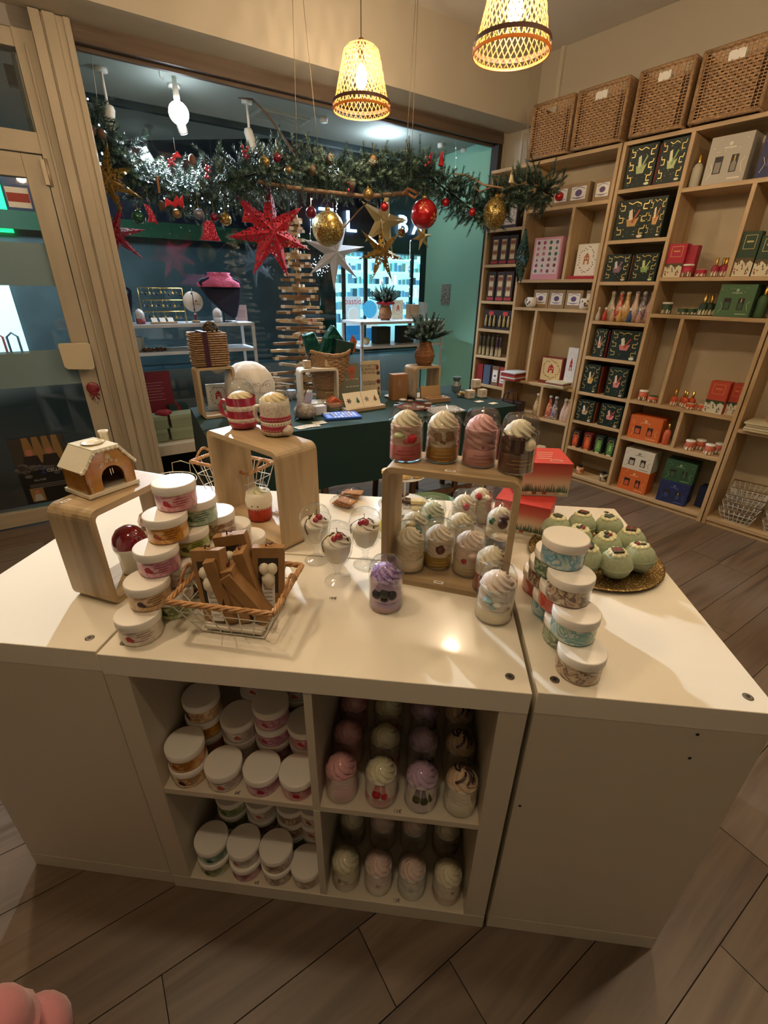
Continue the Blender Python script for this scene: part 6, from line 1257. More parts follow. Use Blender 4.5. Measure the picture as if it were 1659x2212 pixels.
# lower plate of the left rack, bench goods
for i, u in enumerate((318, 345)): t = wth('twig_wreath', 'small brown twig wreath, %s of two on the lower rack plate' % ('left', 'right')[i], 'wreath', u, .5, .97, 0, 'twig wreaths'); b = M(); b.tube([(.035 * cos(q * .35), .028 * sin(q * .35), .012 + .004 * sin(q * 2.1)) for q in range(18)], .009, 6, 0, True); b.build('twigs', mat('twig_brown', '5c3a20', .9, bump=(90, 1)), t)
t = wth('enamel_jar', 'white enamel jar at the left of the lower rack plate', 'jar', 300, .56, .97); M().lathe([(.035, 0), (.04, .004), (.04, .09), (.042, .095), (.02, .1)], 18).build('jar_body', mat('white_enamel', 'b4bcc0', .3), t)
t = wth('poster_box', 'dark red standing box with white printed lines behind the wooden post', 'box', 345, .6, BZ + .12); M().box(-.15, .12, 0, .03, 0, max(.28, W_(345, 803, .6)[1] - BZ)).build('carton', C_('7a1c2c'), t); b = M(); [b.rect(-.10, .06 - .02 * (q % 2), .24 + q * .022, .244 + q * .022, -.001) for q in range(7)]; b.build('printed_lines', C_('b8808a'), t); t.location.z = BZ + .001
M_ = [(332, .28, 0), (378, .28, 0), (332, .28, .105), (378, .28, .105)]
for i, (u, dep, dz) in enumerate(((343, .30, 0), (392, .30, 0), (343, .30, .095), (392, .30, .095))):
    t = wth('sage_box', 'sage green lidded gift box on the window bench, %s' % ('lower left', 'lower right', 'upper left', 'upper right')[i], 'box', u, dep, BZ + dz, 0, 'sage green boxes on the window bench'); hw = .055 if i % 2 == 0 else .085; M().box(-hw, hw, -.06, .08, 0, .066).build('carton', C_('8a9478'), t, bevel=.001); M().box(-hw - .002, hw + .002, -.062, .082, .066, .094).build('lid', C_('98a284'), t, bevel=.001)
t = wth('red_cloth', 'crumpled red cloth on the upper left sage box', 'cloth', 352, .30, BZ + .19); M().lathe([(.05, 0), (.055, .012), (.03, .03), (.012, .02)], 14, rf=lambda a, z: 1 + .3 * sin(3 * a)).build('cloth_folds', mat('red_cloth', '8a1c28', .9), t)
t = wth('green_parcel', 'dark green ribboned box stack right of the sage boxes', 'box', 393, .5, BZ); M().box(-.07, .07, 0, .12, 0, .2).build('carton', C_('1c3a34'), t); M().box(-.012, .012, -.002, .122, 0, .202).build('ribbon', C_('8a1c28'), t)
# board tree
tx, _z = W_(655, 690, .12)
t = thing('board_tree', 'tree shaped display of stacked wooden slats with white price tags', 'display tree', WALL, tx, .17, BZ)
SL = wood('raw_slat', 'c4a880', 'd4ba92', 'b09068', 0, 1.0); SL2 = wood('raw_slat_dark', '8f7050', '9c7d5a', '7c5f40', 0, 1.0)
M().tube([(0, 0, 0), (0, 0, 1.52)], .014, 8).build('pole', SL2, t); M().lathe([(.16, 0), (.16, .02)], 24).build('base_disc', SL2, t)
zs = [.10 + i * .0372 for i in range(39)]; sm = {}
tg = M().box(-.016, .016, -.0012, 0, -.010, .012).mesh('price_tag', [WPAPER]); r = random.Random(11)
for i, z in enumerate(zs):
    L_ = max(.045, .31 - .262 * max(0, (z - .35) / 1.15)) * (1.0 if i % 2 else .93)
    for k in range(2 if i % 2 else 1):
        a = (0, pi / 3, -pi / 3)[(i * 2 + k) % 3] + r.uniform(-.12, .12) - .65 * 0
        me = M().box(-L_, L_, -.019, .019, 0, .018).mesh('slat', [SL if (i + k) % 3 else SL2]); o = bpy.data.objects.new('slat', me); COL.objects.link(o); o.parent = t; o.location = (0, 0, z + .0185 * k); o.rotation_euler = (0, 0, a)
        for e in (-1, 1):
            if r.random() < .85: q = bpy.data.objects.new('price_tag', tg); COL.objects.link(q); q.parent = o; q.location = (e * (L_ - .02) * r.uniform(.5, 1), -.0195, .008)
        for e in (-.6, 0, .55):
            if r.random() < .12: q = M().lathe([(.010, 0), (.011, .003), (.008, .022), (.004, .03)], 8).build('ornament', [C_('a8443c'), C_('3a6a4c'), WPAPER, C_('c8a83c')][r.randrange(4)], o, (e * L_, 0, .0135))
# tester bottles beside the tree
for i, (u, z, c, nm) in enumerate(((601, .95, 'c8b82c', 'yellow oil bottle hanging at the left slats'), (603, .80, '2a1c16', 'dark dropper bottle left of the board tree'))): pass
t = wth('dropper_bottle', 'dark dropper bottle on the bleached frame left of the board tree', 'bottle', 603, -.66, TZ + .225); M().lathe([(.014, 0), (.016, .003), (.016, .045), (.006, .055), (.006, .075), (.003, .085)], 12).build('bottle_body', C_('241a16'), t); bpy.data.objects.remove(t.children[0]) if False else None
t.location = TB.w(.70, .56, TZ + .2245)
# right rack goods
T2 = 1.155
def fir_vase(label, fr, x, y, z, s, bow, n=46, seed=1):
    t = thing('fir_vase', label, 'vase', fr, x, y, z, 0, 'rope vases with fir branches'); b = M(); P = [(.035, 0), (.05, .02), (.058, .05), (.052, .085), (.036, .12), (.033, .14)]
    for k in range(16):
        zz = .004 + k * .0086; f = zz / .14; j = min(4, int(f * 5)); rr_ = P[j][0] + (P[j + 1][0] - P[j][0]) * ((zz - P[j][1]) / (P[j + 1][1] - P[j][1])) if P[j + 1][1] > P[j][1] else P[j][0]
        b.tube([(rr_ * cos(q * .314), rr_ * sin(q * .314), zz + .002 * (q % 2)) for q in range(20)], .0058, 6, 0, True)
    b.build('rope_coil', mat('rope_brown', '94653e', .8, var=(120, '7a4f2e')), t); M().lathe([(.03, .01), (.045, .05), (.03, .13)], 14).build('vase_core', mat('basket_shade', ''), t)
    f = M(); r = random.Random(seed)
    for q in range(n):
        a = r.uniform(0, 6.28); e = r.uniform(.25, 1.35); L_ = r.uniform(.06, .115); d = Vector((cos(a) * cos(e), sin(a) * cos(e), sin(e))); base = Vector((0, 0, .14)) + d * r.uniform(.02, .07); sprig(f, base, d, L_, r, .021, 95, .0024, 1)
    f.build('fir_foliage', [NEEDLE, NEEDLE2], t, kind='stuff'); b = M()
    for q in range(12): a = r.uniform(0, 6.28); b.sphere((.07 * cos(a), .07 * sin(a), r.uniform(.15, .25)), .0075, 8)
    b.build('red_berries', mat('berry_red', '9c1c2c', .3, coat=.5), t, kind='stuff')
    if bow: M().lathe([(.04, .128), (.07, .135), (.075, .15), (.045, .16)], 20, 0, None, 1, False, False, rf=lambda a, z: 1 + .18 * sin(7 * a)).build('red_ruffle', mat('red_velvet', '9c1426', .8), t)
    t.scale = (s,) * 3; return t
def sprig(b, base, d, L_, r, nl=.022, n=40, wd=.0011, m2=0):
    u = d.orthogonal().normalized(); w_ = d.cross(u)
    for i in range(n):
        k = i / n; a = i * 2.4; p = base + d * (L_ * k); out = (u * cos(a) + w_ * sin(a)); tip = p + (out * .75 + d * .75) * nl * (1.1 - .45 * k); sd_ = d.cross(out).normalized() * wd
        b.add([p + sd_, p - sd_, tip], [(0, 1, 2)], m2 if (i % 3 == 0 or k > .75) else 0)
X, _ = W_(832, 690, .42); fir_vase('rope vase with fir branches and red velvet ruffle on the right window rack', WALL, X, .42, T2 + .0012, 1.0, True, 110, 2)
fir_vase('rope vase with fir branches and berries on the square frame of the green table', TB, FRX + .10, FRY + .07, TZ + .2125, 1.05, False, 120, 4)
gift('card with a red wreath print standing behind the fir vase', 0, 0, .12, .17, .02, 'b8aa8e', 'wreath', ('c4b89c', '7a6a4c', '8a2c24', '9c2c24'), 0, 0, None, 51, name='wreath_card', fr=WALL).location = WALL.w(W_(848, 690, .5)[0], .50, T2 + .0012)
gift('kraft box at the rear of the right window rack', 0, 0, .10, .13, .08, '8a6a4a', 'plain', (), 0, 0, None, name='kraft_box', fr=WALL).location = WALL.w(W_(872, 690, .5)[0] + .06, .47, T2 + .0012)
gift('pale silver tin on the right window rack', 0, 0, .07, .15, .06, '9a9e94', 'plain', (), 0, 0, None, name='silver_tin', fr=WALL).location = WALL.w(W_(905, 690, .5)[0] + .03, .5, T2 + .0012)
t = wth('globe_candle', 'round cream globe candle at the left of the lower rack plate', 'candle', 791, .36, .95); M().sphere((0, 0, .034), .034, 16).build('globe', wax('c8c4a0'), t)
for i, (u, w_) in enumerate(((812, .15), (862, .16))): gift('%s box on the lower plate of the right rack' % ('dark green', 'black')[i], 0, 0, w_, .15, .1, ('1e2a24', '16181a')[i], 'plain', (), 0, 0, None, name='dark_box', fr=WALL).location = WALL.w(W_(u, 740, .4)[0], .38, .9512)
t = thing('wall_leaflet', 'small leaflet with gingerbread pictures fixed to the mint green wall', 'leaflet', WALL, 3.81, .50, 1.28); b = M(); b.box(-.004, 0, 0, .13, 0, .19, 0); b.build('leaflet_paper', mat('mottled_print', 'a8a49c', .6, var=(60, '5a5048')), t); t.rotation_euler.x = .0
# wicker plant? paper lantern of dried grass on the mint wall is left out: only its shadow shows
lamp('bay_wall_light', 'POINT', tuple(WALL.w(3.0, .5, 2.45)), 6, COOL, .05)
# bay ceiling lamps
def tube_spot(label, x, y, z, tilt, az, on, h=.30):
    t = thing('spot_lamp', label, 'lamp', WALL, x, y, z, az, 'white spot lamps of the window ceiling'); b = M(); b.lathe([(.035, 2.5599 - z - .02), (.035, 2.5599 - z)], 18); b.tube([(0, 0, 2.5599 - z - .02), (0, 0, .02)], .008, 6); b.build('ceiling_base', WHITE, t)
    b = M(); b.lathe([(.028, -.09), (.03, -.08), (.03, .03), (.02, .05)], 18, 0, TR(0, 0, 0, 0, tilt)); b.build('lamp_body', WHITE, t); M().lathe([(.001, -.092), (.026, -.0915)], 18, 0, TR(0, 0, 0, 0, tilt)).build('lamp_face', mat('lit_lens_%d' % on, 'ffffff', .5, emis=(.75, .87, 1.0), es=on), t); return t
tube_spot('brightest white spot lamp in the window, aimed straight into the shop', W_(385, 250, .45)[0], .45, 2.40, .6, radians(-35), 60)
tube_spot('white spot lamp hanging above the earring stand in the window', W_(540, 300, .45)[0], .45, 2.36, .4, radians(-60), 30)
tube_spot('white tube spot lamp at the left of the window above the garland', W_(235, 240, .45)[0], .45, 2.34, .5, radians(20), 18)
M_b = M().sphere((0, 0, 0), .06, 20); gl = thing('glare_ball', 'cold white ball standing in for the spot lamp glare before the left garland', 'lamp', WALL, W_(387, 250, .33)[0], .33, 2.385); M_b.build('glare_sphere', mat('cold_glare', 'ffffff', .5, emis=(.8, .9, 1.0), es=16), gl); M().lathe([(.018, .05), (.02, .08), (.012, .1745)], 12).build('glare_stem', WHITE, gl)  # glowing sphere and stem added for the glare; the spot lamp is separate
for i, (u, v) in enumerate(((700, 285), (955, 275), (1005, 290))): X, z = W_(u, v, .45); t = thing('ceiling_spot_socket', 'white ceiling socket in the window bay, %s of three' % ('left', 'middle', 'right')[i], 'socket', WALL, X, .45, 2.5, 0, 'ceiling sockets in the window'); M().lathe([(.03, .03), (.032, .0595)], 14).build('socket_ring', WHITE, t)
tp_ = thing('air_vent', 'pale ceiling air vent grille in the window bay', 'vent', WALL, W_(610, 285, .6)[0], .62, 2.545); M().box(-.2, .2, -.1, .1, 0, .0145).build('vent_frame', mat('pale_vent', 'a8b0a4', .6), tp_)
for q in range(6): M().box(-.18, .18, -.085 + q * .029, -.070 + q * .029, -.004, 0).build('slat', mat('vent_slat', '8a928a', .6), tp_)
# poster on the door pane
t = thing('concert_poster', 'dark concert poster with two musicians taped low on the door pane', 'poster', WALL, 0.0, -.006, .14)
M().box(0, .285, 0, .001, 0, .425).build('poster_sheet', mat('black_poster', '15130f', .4), t); b = M(); r = random.Random(12)
b.flat([(0, .20), (.285, .24), (.285, .425), (0, .425)], -.0008, 0)
for q in range(4): b.flat([(.07 + q * .05, .425), (.10 + q * .05, .425), (.13 + q * .045, .26), (.06 + q * .05, .26)], -.0011, 1)
for cx in (.09, .19): b.flat([(cx - .05, .24), (cx + .05, .24), (cx + .035, .31), (cx - .035, .31)], -.0014, 2); b.disc(cx, .33, .018, -.0016, 3, 12, 1.2)
for q in range(16): b.disc(r.uniform(.01, .28), r.uniform(.18, .25), r.uniform(.015, .03), -.0018, 4, 9, .6)
b.rect(.03, .1, .01, .1, -.0012, 1); b.disc(.065, .075, .012, -.0014, 3, 10); b.flat([(.04, .015), (.09, .015), (.08, .06), (.05, .06)], -.0014, 5)
b.build('poster_picture', [C_('3a332c'), C_('8a6a3c'), C_('241a18'), C_('b0705c'), C_('5a5450'), C_('a8a49c')], t)
text('2', .06, C_('2a3a8a'), t, .13, -.003, .19); text('CELLISTES', .028, C_('c8c4bc'), t, .21, -.003, .195); text('ALLYGE', .018, C_('a8a49c'), t, .1, -.0025, .145); 
b = M(); [b.rect(.04, .25 - .02 * (q % 2), .12 - q * .011, .123 - q * .011, -.0012) for q in range(3)]; b.build('small_print', C_('8a8680'), t)
# leather swirl ornament on the door
t = thing('swirl_lollipop', 'red spiral lollipop ornament with bow hanging at the door lock', 'ornament', WALL, *[0, 0], .0); X, z = W_(201, 838, -.03); t.location = WALL.w(X, -.033, z)
b = M(); b.lathe([(.032, -.006), (.036, 0), (.032, .006)], 24, 0, TR(0, 0, 0, 0, pi / 2)); b.build('candy_disc', mat('dark_red_candy', '8a1c28', .3, coat=.6), t); b = M(); b.tube([((.003 + .0014 * q * .8) * cos(q * .5), -.008, (.003 + .0014 * q * .8) * sin(q * .5)) for q in range(24)], .0012, 4); b.build('spiral', mat('pink_swirl', 'c05a68', .4), t)
b = M(); b.tube([(0, 0, -.034), (.003, 0, -.10)], .0025, 5, 0); b.tube([(0, 0, .034), (0, 0, .07)], .001, 4, 0); b.build('stick', WPAPER, t); b = M()
for s_ in (-1, 1): b.tube([(0, -.004, -.04), (s_ * .025, -.006, -.035), (s_ * .028, -.004, -.045), (0, -.004, -.042), (s_ * .02, -.004, -.07)], .0035, 5)
b.build('bow', mat('red_ribbon', '9c1c30', .5), t)

t = thing('paper_bag', 'dark brown paper bag with handles between the green table and the shelving', 'bag', SHELF, -1.36, -.17, .0, .25)
M().prism([(0, 0), (.22, 0), (.23, .56), (-.01, .56)], 0, .10).build('bag_body', mat('dark_brown_paper', '2c1712', .5, bump=(20, .6, .01)), t, bevel=.004)
for y in (.0, .1): M().tube([(.06, y, .55), (.07, y, .62), (.11, y, .645), (.15, y, .62), (.16, y, .55)], .005, 6).build('handle', mat('dark_brown_paper', ''), t)
# ================================================================ hanging things
GD = -.50                                                     # garland plane, in the room just before the header
def G3(u, v, dep): x, z = WALL.at(u, v, dep); return Vector((x, dep, z))
def garland(label, pts, dep, name, n, seed, thick):
    t = thing(name, label, 'garland', WALL, 0, 0, 0); P = [G3(u, v, dep + dd) for u, v, dd in pts]; r = random.Random(seed); f = M(); L_ = [0]
    for a, c in zip(P, P[1:]): L_.append(L_[-1] + (c - a).length)
    def at(s):
        for i in range(len(P) - 1):
            if s <= L_[i + 1]: return P[i] + (P[i + 1] - P[i]) * ((s - L_[i]) / max(1e-6, L_[i + 1] - L_[i])), (P[i + 1] - P[i]).normalized()
        return P[-1], (P[-1] - P[-2]).normalized()
    for q in range(n):
        p, d = at(L_[-1] * (q + r.random()) / n); a = r.uniform(0, 6.28); out = Vector((0, cos(a), sin(a))); out = (out - d * out.dot(d)).normalized(); k = thick * (.8 + .3 * sin(q * .21))
        if out.z < 0: k *= .8
        dr = (out + d * r.uniform(-.8, .8)).normalized(); sprig(f, p + out * k * r.uniform(.0, .75), dr, r.uniform(.07, .13), r, .027, 58, .0022, 1)
    f.build('fir_foliage', [NEEDLE, NEEDLE2], t, kind='stuff'); M().tube(P, .006, 6).build('stem', mat('dark_stem', '2a2a1e', .9), t)
    return t, at, L_[-1]
ga, atA, LA = garland('long fir garland on a branch hung on strings before the shop window', [(470, 395, .05), (560, 375, .0), (640, 365, 0), (760, 385, 0), (850, 375, 0), (930, 385, 0), (990, 430, -.05), (1040, 470, -.15), (1080, 440, -.26), (1110, 400, -.34), (1160, 405, -.42), (1195, 425, -.47)], GD, 'fir_garland', 1000, 21, .125)
gb, atB, LB = garland('darker fir garland inside the window bay, running behind the wooden post', [(185, 255, 0), (230, 310, 0), (290, 385, 0), (370, 410, 0), (450, 420, 0), (530, 415, 0), (600, 390, 0)], .22, 'fir_garland', 620, 22, .155)
gb.name = 'fir_garland.001'
b = M(); b.tube([G3(557, 393, GD - .06), G3(620, 405, GD - .06), G3(700, 415, GD - .06), G3(790, 425, GD - .07), G3(880, 418, GD - .06)], [.010, .012, .012, .012, .015], 8); b.tube([G3(700, 500, GD), G3(745, 490, GD - .02), G3(775, 455, GD - .02), G3(800, 430, GD - .03)], .005, 6)
b.build('branch', BARK, ga)
b = M(); b.tube([G3(978, 375, GD - .08), G3(1010, 380, GD - .12), G3(1045, 400, GD - .22), G3(1090, 407, GD - .34), G3(1138, 395, GD - .43)], [.004, .006, .006, .005, .004], 7); b.tube([G3(1010, 382, GD - .12), G3(1035, 415, GD - .18), G3(1060, 405, GD - .26)], .004, 5); b.build('vine', mat('pale_vine', '8a6a48', .8), ga)
b = M(); b.tube([G3(880, 418, GD - .065), G3(895, 428, GD - .075), G3(905, 418, GD - .065), G3(880, 408, GD - .07), G3(868, 420, GD - .07)], .009, 6); b.build('rope_knot', mat('rope_brown', ''), ga)
b = M(); b.tube([G3(515, 212, .3), G3(545, 215, .3), G3(575, 245, .3), G3(615, 300, .28), G3(640, 340, .2)], [.004, .006, .007, .008, .008], 6); b.build('bare_branch', BARK, gb)
def cone(u, v, dep, par): p = G3(u, v, dep); M().lathe([(.004, -.028), (.016, -.018), (.021, 0), (.015, .018), (.004, .028)], 12, 0, None, 1, rf=lambda a, z: 1 + .16 * cos(5 * a + z * 900)).build('pine_cone', CONE, par, p)
for u, v in ((713, 345), (805, 350), (675, 368), (760, 398)): cone(u, v, GD - .09, ga)
for u, v in ((220, 290), (198, 282), (415, 345), (350, 445)): cone(u, v, .10, gb)
def berries(u, v, dep, par, n=9, sp=14):
    b = M(); r = random.Random(u)
    for q in range(n): b.sphere(G3(u + r.uniform(-sp, sp) * .5, v + r.uniform(-sp, sp), dep + r.uniform(-.02, .02)), .0085, 8)
    b.build('berry_sprig', mat('berry_red', ''), par, kind='stuff')
for u, v in ((755, 400), (925, 345), (530, 330), (1020, 462)): berries(u, v, GD - .08, ga)
berries(450, 370, .08, gb); berries(370, 350, .1, gb)
b = M(); r = random.Random(5)
for q in range(40): p, d = atB(LB * r.random()); b.sphere(p + Vector((0, r.uniform(-.12, -.02), r.uniform(-.11, .11))), .005, 6)
b.build('fairy_light', mat('fairy_light', 'ffffff', .5, emis=(.7, .85, 1), es=3.5), gb, kind='stuff')
# strings
STR = mat('string', '8a7c66', .9)
for i, (u0, v0, u1, v1) in enumerate(((632, 0, 642, 340), (655, 0, 690, 350), (898, 0, 873, 400), (903, 0, 886, 405), (1141, 250, 1137, 396))):
    dp_ = GD - (.43 if i == 4 else .03); a = G3(u1, v1, dp_)
    tx_, tz_ = WALL.at(u0, v0, dp_); k = (2.999 - a.z) / (tz_ - a.z); top = Vector((a.x + (tx_ - a.x) * k, dp_, 2.999))
    t = thing('hanging_string', 'thin string from the ceiling to the garland, %s of five from the left' % ('first', 'second', 'third', 'fourth', 'last')[i], 'string', WALL, 0, 0, 0, 0, 'strings carrying the garland'); M().tube([a, top], .0016, 4).build('cord', STR, t)
t = thing('hanging_string', 'string with a metal hook at the left of the window bay', 'string', WALL, 0, 0, 0); b = M(); b.tube([G3(213, 235, .22), G3(204, 170, .22), (G3(204, 150, .22).x, .22, 2.559)], .0016, 4); b.build('cord', mat('white_wire', ''), t)
for i, (u, v) in enumerate(((570, 185), (345, 165))): t = thing('ceiling_hook', 'small white hook under the bay ceiling, %s' % ('right one near the window track', 'left one near the glare')[i], 'hook', WALL, 0, 0, 0, 0, 'hooks in the window bay'); p = G3(u, v, .15); M().tube([(p.x, p.y, 2.559), p, p + Vector((.012, 0, -.02)), p + Vector((.02, 0, 0))], .002, 5).build('hook_wire', WHITE, t)
# stars
def star(label, u, v, R_, ri, n, m, dep, rot=0, th=.07, cat='star', yaw=0, name='paper_star', group='hanging stars', sc=None, string=True, hang=None):
    p = G3(u, v, dep); t = thing(name, label, cat, WALL, p.x, p.y, p.z, yaw, group); b = M(); O = []
    for i in range(2 * n): r_ = R_ if i % 2 == 0 else ri; a = rot + pi * i / n; O.append((r_ * sin(a), 0, r_ * cos(a)))
    V = O + [(0, -th, 0), (0, th, 0)]; k = 2 * n
    b.add(V, [(i, (i + 1) % k, k) for i in range(k)] + [((i + 1) % k, i, k + 1) for i in range(k)], 0); b.build('star_body', m, t)
    b = M()
    for i in range(0, k, 1): b.tube([O[i], (0, -th - .0004, 0)], .0011, 3)
    b.build('folded_ridge', MATS.get('ridge_' + m.name) or mat('ridge_' + m.name, m.node_tree.nodes['Principled BSDF'].inputs['Base Color'].default_value[:3], .5), t)
    if string: M().tube([(0, 0, R_ * .8), (0, 0, R_ * .8 + (hang or .1))], .0012, 4).build('hanging_loop', TWINE, t)
    return t
REDL = lace('red_punched_paper', 'a8142c', 70, .42, 0, .6); GOLDL = lace('gold_punched_paper', 'a8843c', 62, .44, .7, .35); DGL = lace('green_punched_paper', '123c38', 44, .42, 0, .6); PGOLD = mat('pale_gold_paper', 'cdbb84', .5); WSTAR = mat('white_star_paper', 'cdd2dc', .6); GOLDS = mat('gold_star_foil', 'c9b070', .35, .6)
star('large red seven pointed punched paper star hanging before the board tree', 584, 503, .255, .10, 7, REDL, GD + .02, radians(4), .055)
star('white seven pointed paper star behind the big gold bauble', 722, 545, .265, .085, 7, WSTAR, .05, radians(28), .05)
star('gold punched paper star with six long points above the fir vase', 824, 545, .205, .066, 7, GOLDL, -.32, radians(-2), .05)
star('pale gold paper star tucked behind the gold punched star', 828, 478, .215, .075, 5, PGOLD, -.12, radians(12), .04)
star('small gold foil star right of the red bauble', 912, 512, .095, .034, 6, GOLDS, -.25, .3, .03)
star('gold punched paper star at the left, cut by the wooden post', 232, 388, .19, .065, 7, GOLDL, .12, .2, .05)
star('red punched paper star at the left, cut by the wooden post', 243, 505, .20, .06, 7, REDL, .22, .5, .05)
t = thing('star_lantern', 'dark green folded star lantern seen edge on before the shelving', 'star', WALL, 0, 0, 0, 0, 'hanging stars'); p = G3(1128, 556, GD - .38); t.location = WALL.w(p.x, p.y, p.z); t.rotation_euler.z = WALL.a + .9
b = M(); n = 7
O = [((.15 if i % 2 == 0 else .055) * sin(pi * i / n + 0), 0, (.20 if i % 2 == 0 else .08) * cos(pi * i / n)) for i in range(14)]; b.add(O + [(0, -.05, 0), (0, .05, 0)], [(i, (i + 1) % 14, 14) for i in range(14)] + [((i + 1) % 14, i, 15) for i in range(14)]); b.build('star_body', DGL, t); M().tube([(0, 0, .19), (0, 0, .32)], .0012, 4).build('hanging_loop', TWINE, t)
# baubles
GG = glitter('gold_bauble_glitter', '8a7034', 'fff0b0', 260, .3)
def bauble(label, u, v, rpx, m, dep, group='baubles on the garland', deco=None, sz=1.0):
    p = G3(u, v, dep); d = (WALL.w(*p) - CAM); zc = (R_WC @ d).z; r_ = rpx * zc / F_PX * .97
    t = thing('bauble', label, 'bauble', WALL, p.x, p.y, p.z, 0, group); M().sphere((0, 0, 0), r_, 28, 0, sz).build('ball', m, t); b = M(); b.lathe([(r_ * .16, r_ * sz * .98), (r_ * .16, r_ * sz + r_ * .14)], 12); b.tube([(0, 0, r_ * sz + r_ * .12), (r_ * .08, 0, r_ * sz + r_ * .24), (0, 0, r_ * sz + r_ * .32), (-r_ * .08, 0, r_ * sz + r_ * .24)], .0012, 4, 0, True); b.tube([(0, 0, r_ * sz + r_ * .3), (0, 0, r_ * sz + r_ * .3 + .05)], .001, 4); b.build('metal_cap', GOLD, t)
    if deco:
        b = M()
        for (ax, az, s_) in deco:
            c = Vector((sin(ax) * cos(az), -cos(ax) * cos(az), sin(az))) * (r_ * 1.004); e1 = Vector((cos(ax), sin(ax), 0)); e2 = c.normalized().cross(e1)
            for q in range(6):
                a = q * pi / 3; dd = e1 * cos(a) + e2 * sin(a); pe = (c + dd * s_ * r_).normalized() * r_ * 1.006; b.tube([c, pe], .0013, 3)
                for k in (.5, .75):
                    m_ = (c + dd * s_ * r_ * k).normalized() * r_ * 1.006; d2 = e1 * cos(a + .8) + e2 * sin(a + .8); d3 = e1 * cos(a - .8) + e2 * sin(a - .8); b.tube([m_, (m_ + d2 * s_ * r_ * .25).normalized() * r_ * 1.006], .001, 3); b.tube([m_, (m_ + d3 * s_ * r_ * .25).normalized() * r_ * 1.006], .001, 3)
        b.build('snowflake_print', GOLDP, t)
    return t
RM = mat('satin_red_ball', 'a80f14', .22, .35, coat=.6); 
bauble('large gold glitter bauble hanging before the white star', 709, 495, 35, GG, GD - .02)
bauble('large satin red bauble with gold snowflakes', 916, 463, 29.5, RM, GD - .06, deco=[(.35, -.35, .42), (-.75, .45, .35)])
bauble('egg shaped gold glitter bauble at the right end of the garland', 1069, 462, 26, GG, GD - .28, sz=1.22)
for u, v, r_, m, dep, nm in ((830, 447, 9.5, RM, GD - .05, 'small red bauble under the wooden branch'), (962, 438, 8.5, RM, GD - .06, 'small red bauble right of the large red one'), (1020, 459, 8, RM, GD - .2, 'small oval red bauble at the lowest bend of the garland'), (1208, 425, 9, RM, GD - .52, 'small red bauble at the far right tip of the garland'), (672, 460, 12, mat('plum_ball', '7a0f2c', .25, .3, coat=.6), .05, 'plum red bauble left of the large gold one'), (795, 420, 12, mat('old_gold_bell', '9a7c4c', .35, .8), GD - .08, 'old gold jingle bell on the wooden branch'), (867, 503, 9, mat('bronze_mirror', 'a88a5c', .12, 1), -.3, 'little bronze mirror ball beside the gold star'), (571, 352, 12, GG, GD - .08, 'amber glitter bauble on top of the garland'), (598, 341, 9.5, mat('plum_ball', ''), GD - .08, 'dark red bauble beside the amber one'), (622, 368, 8, mat('old_gold_bell', ''), GD - .08, 'brown wooden bauble in the garland'), (806, 345, 9, mat('old_gold_bell', ''), GD - .08, 'brown wooden bauble near the lamp')):
    bauble(nm, u, v, r_, m, dep)
for u, v, r_, m, nm in ((300, 470, 14, mat('green_ball', '0f4a34', .2, .4, coat=.6), 'dark green bauble under the left garland'), (382, 462, 9, mat('old_gold_bell', ''), 'gold bauble under the red bow'), (487, 474, 13, GG, 'dull gold bauble right of the red bell'), (430, 463, 11, mat('silver_ball', '8a8c94', .25, .6), 'silver bauble above the red bell'), (463, 470, 9, mat('plum_ball', ''), 'small dark red bauble right of the silver one')):
    bauble(nm, u, v, r_, m, .08, 'baubles on the left garland')
RG = glitter('red_glitter', '9c1c34', 'ffb0b8', 300, .4)
def orn(label, u, v, dep, poly, m, name, cat='ornament', th=.012, s=1.0):
    p = G3(u, v, dep); t = thing(name, label, cat, WALL, p.x, p.y, p.z, 0, 'red ornaments of the left garland'); M().prism([(x * s, z * s) for x, z in poly], -th / 2, th / 2).build('ornament_body', m, t, bevel=.003); M().tube([(0, 0, max(z for _, z in poly) * s - .003), (0, 0, max(z for _, z in poly) * s + .06)], .001, 4).build('thread', STR, t); return t
orn('red glitter bell ornament under the left garland', 451, 497, .06, [(-.065, -.06), (.065, -.06), (.045, -.03), (.035, .03), (.015, .05), (-.015, .05), (-.035, .03), (-.045, -.03)], RG, 'glitter_bell', th=.05)
orn('red glitter fish shaped ornament at the left of the garland', 325, 463, .06, [(-.03, .05), (.0, .045), (.02, 0), (.035, -.055), (.005, -.04), (-.025, -.045), (-.012, -.01)], RG, 'glitter_tag')
orn('red foil bow at the left garland', 377, 438, .05, [(-.06, -.03), (-.05, .02), (-.01, .0), (.02, .04), (.03, .015), (.055, .045), (.05, -.03), (.02, -.01), (.0, -.03), (-.02, -.012)], mat('red_foil', 'c0202c', .3, .3, bump=(30, 1, .01)), 'foil_bow')
orn('red triangular fretwork ornament behind the large red star', 537, 462, .02, [(-.05, -.05), (.055, -.05), (.02, .06), (.0, .075), (-.02, .05)], lace('red_fretwork', 'b01c24', 55, .3), 'fretwork_tree')
orn('small red foil peak on top of the left garland', 380, 335, .05, [(-.03, -.015), (.03, -.01), (.01, .02)], mat('red_foil', ''), 'foil_tip')
orn('small red cone hat on the garland near the lamp', 953, 345, GD - .07, [(-.018, -.035), (.018, -.035), (.002, .045)], mat('red_felt', 'a01420', .8), 'cone_hat', th=.02)
orn('cinnamon stick tied in the left garland', 341, 398, .04, [(-.006, -.045), (.006, -.045), (.009, .04), (-.004, .04)], mat('cinnamon', '8a5c3c', .8), 'cinnamon_stick')
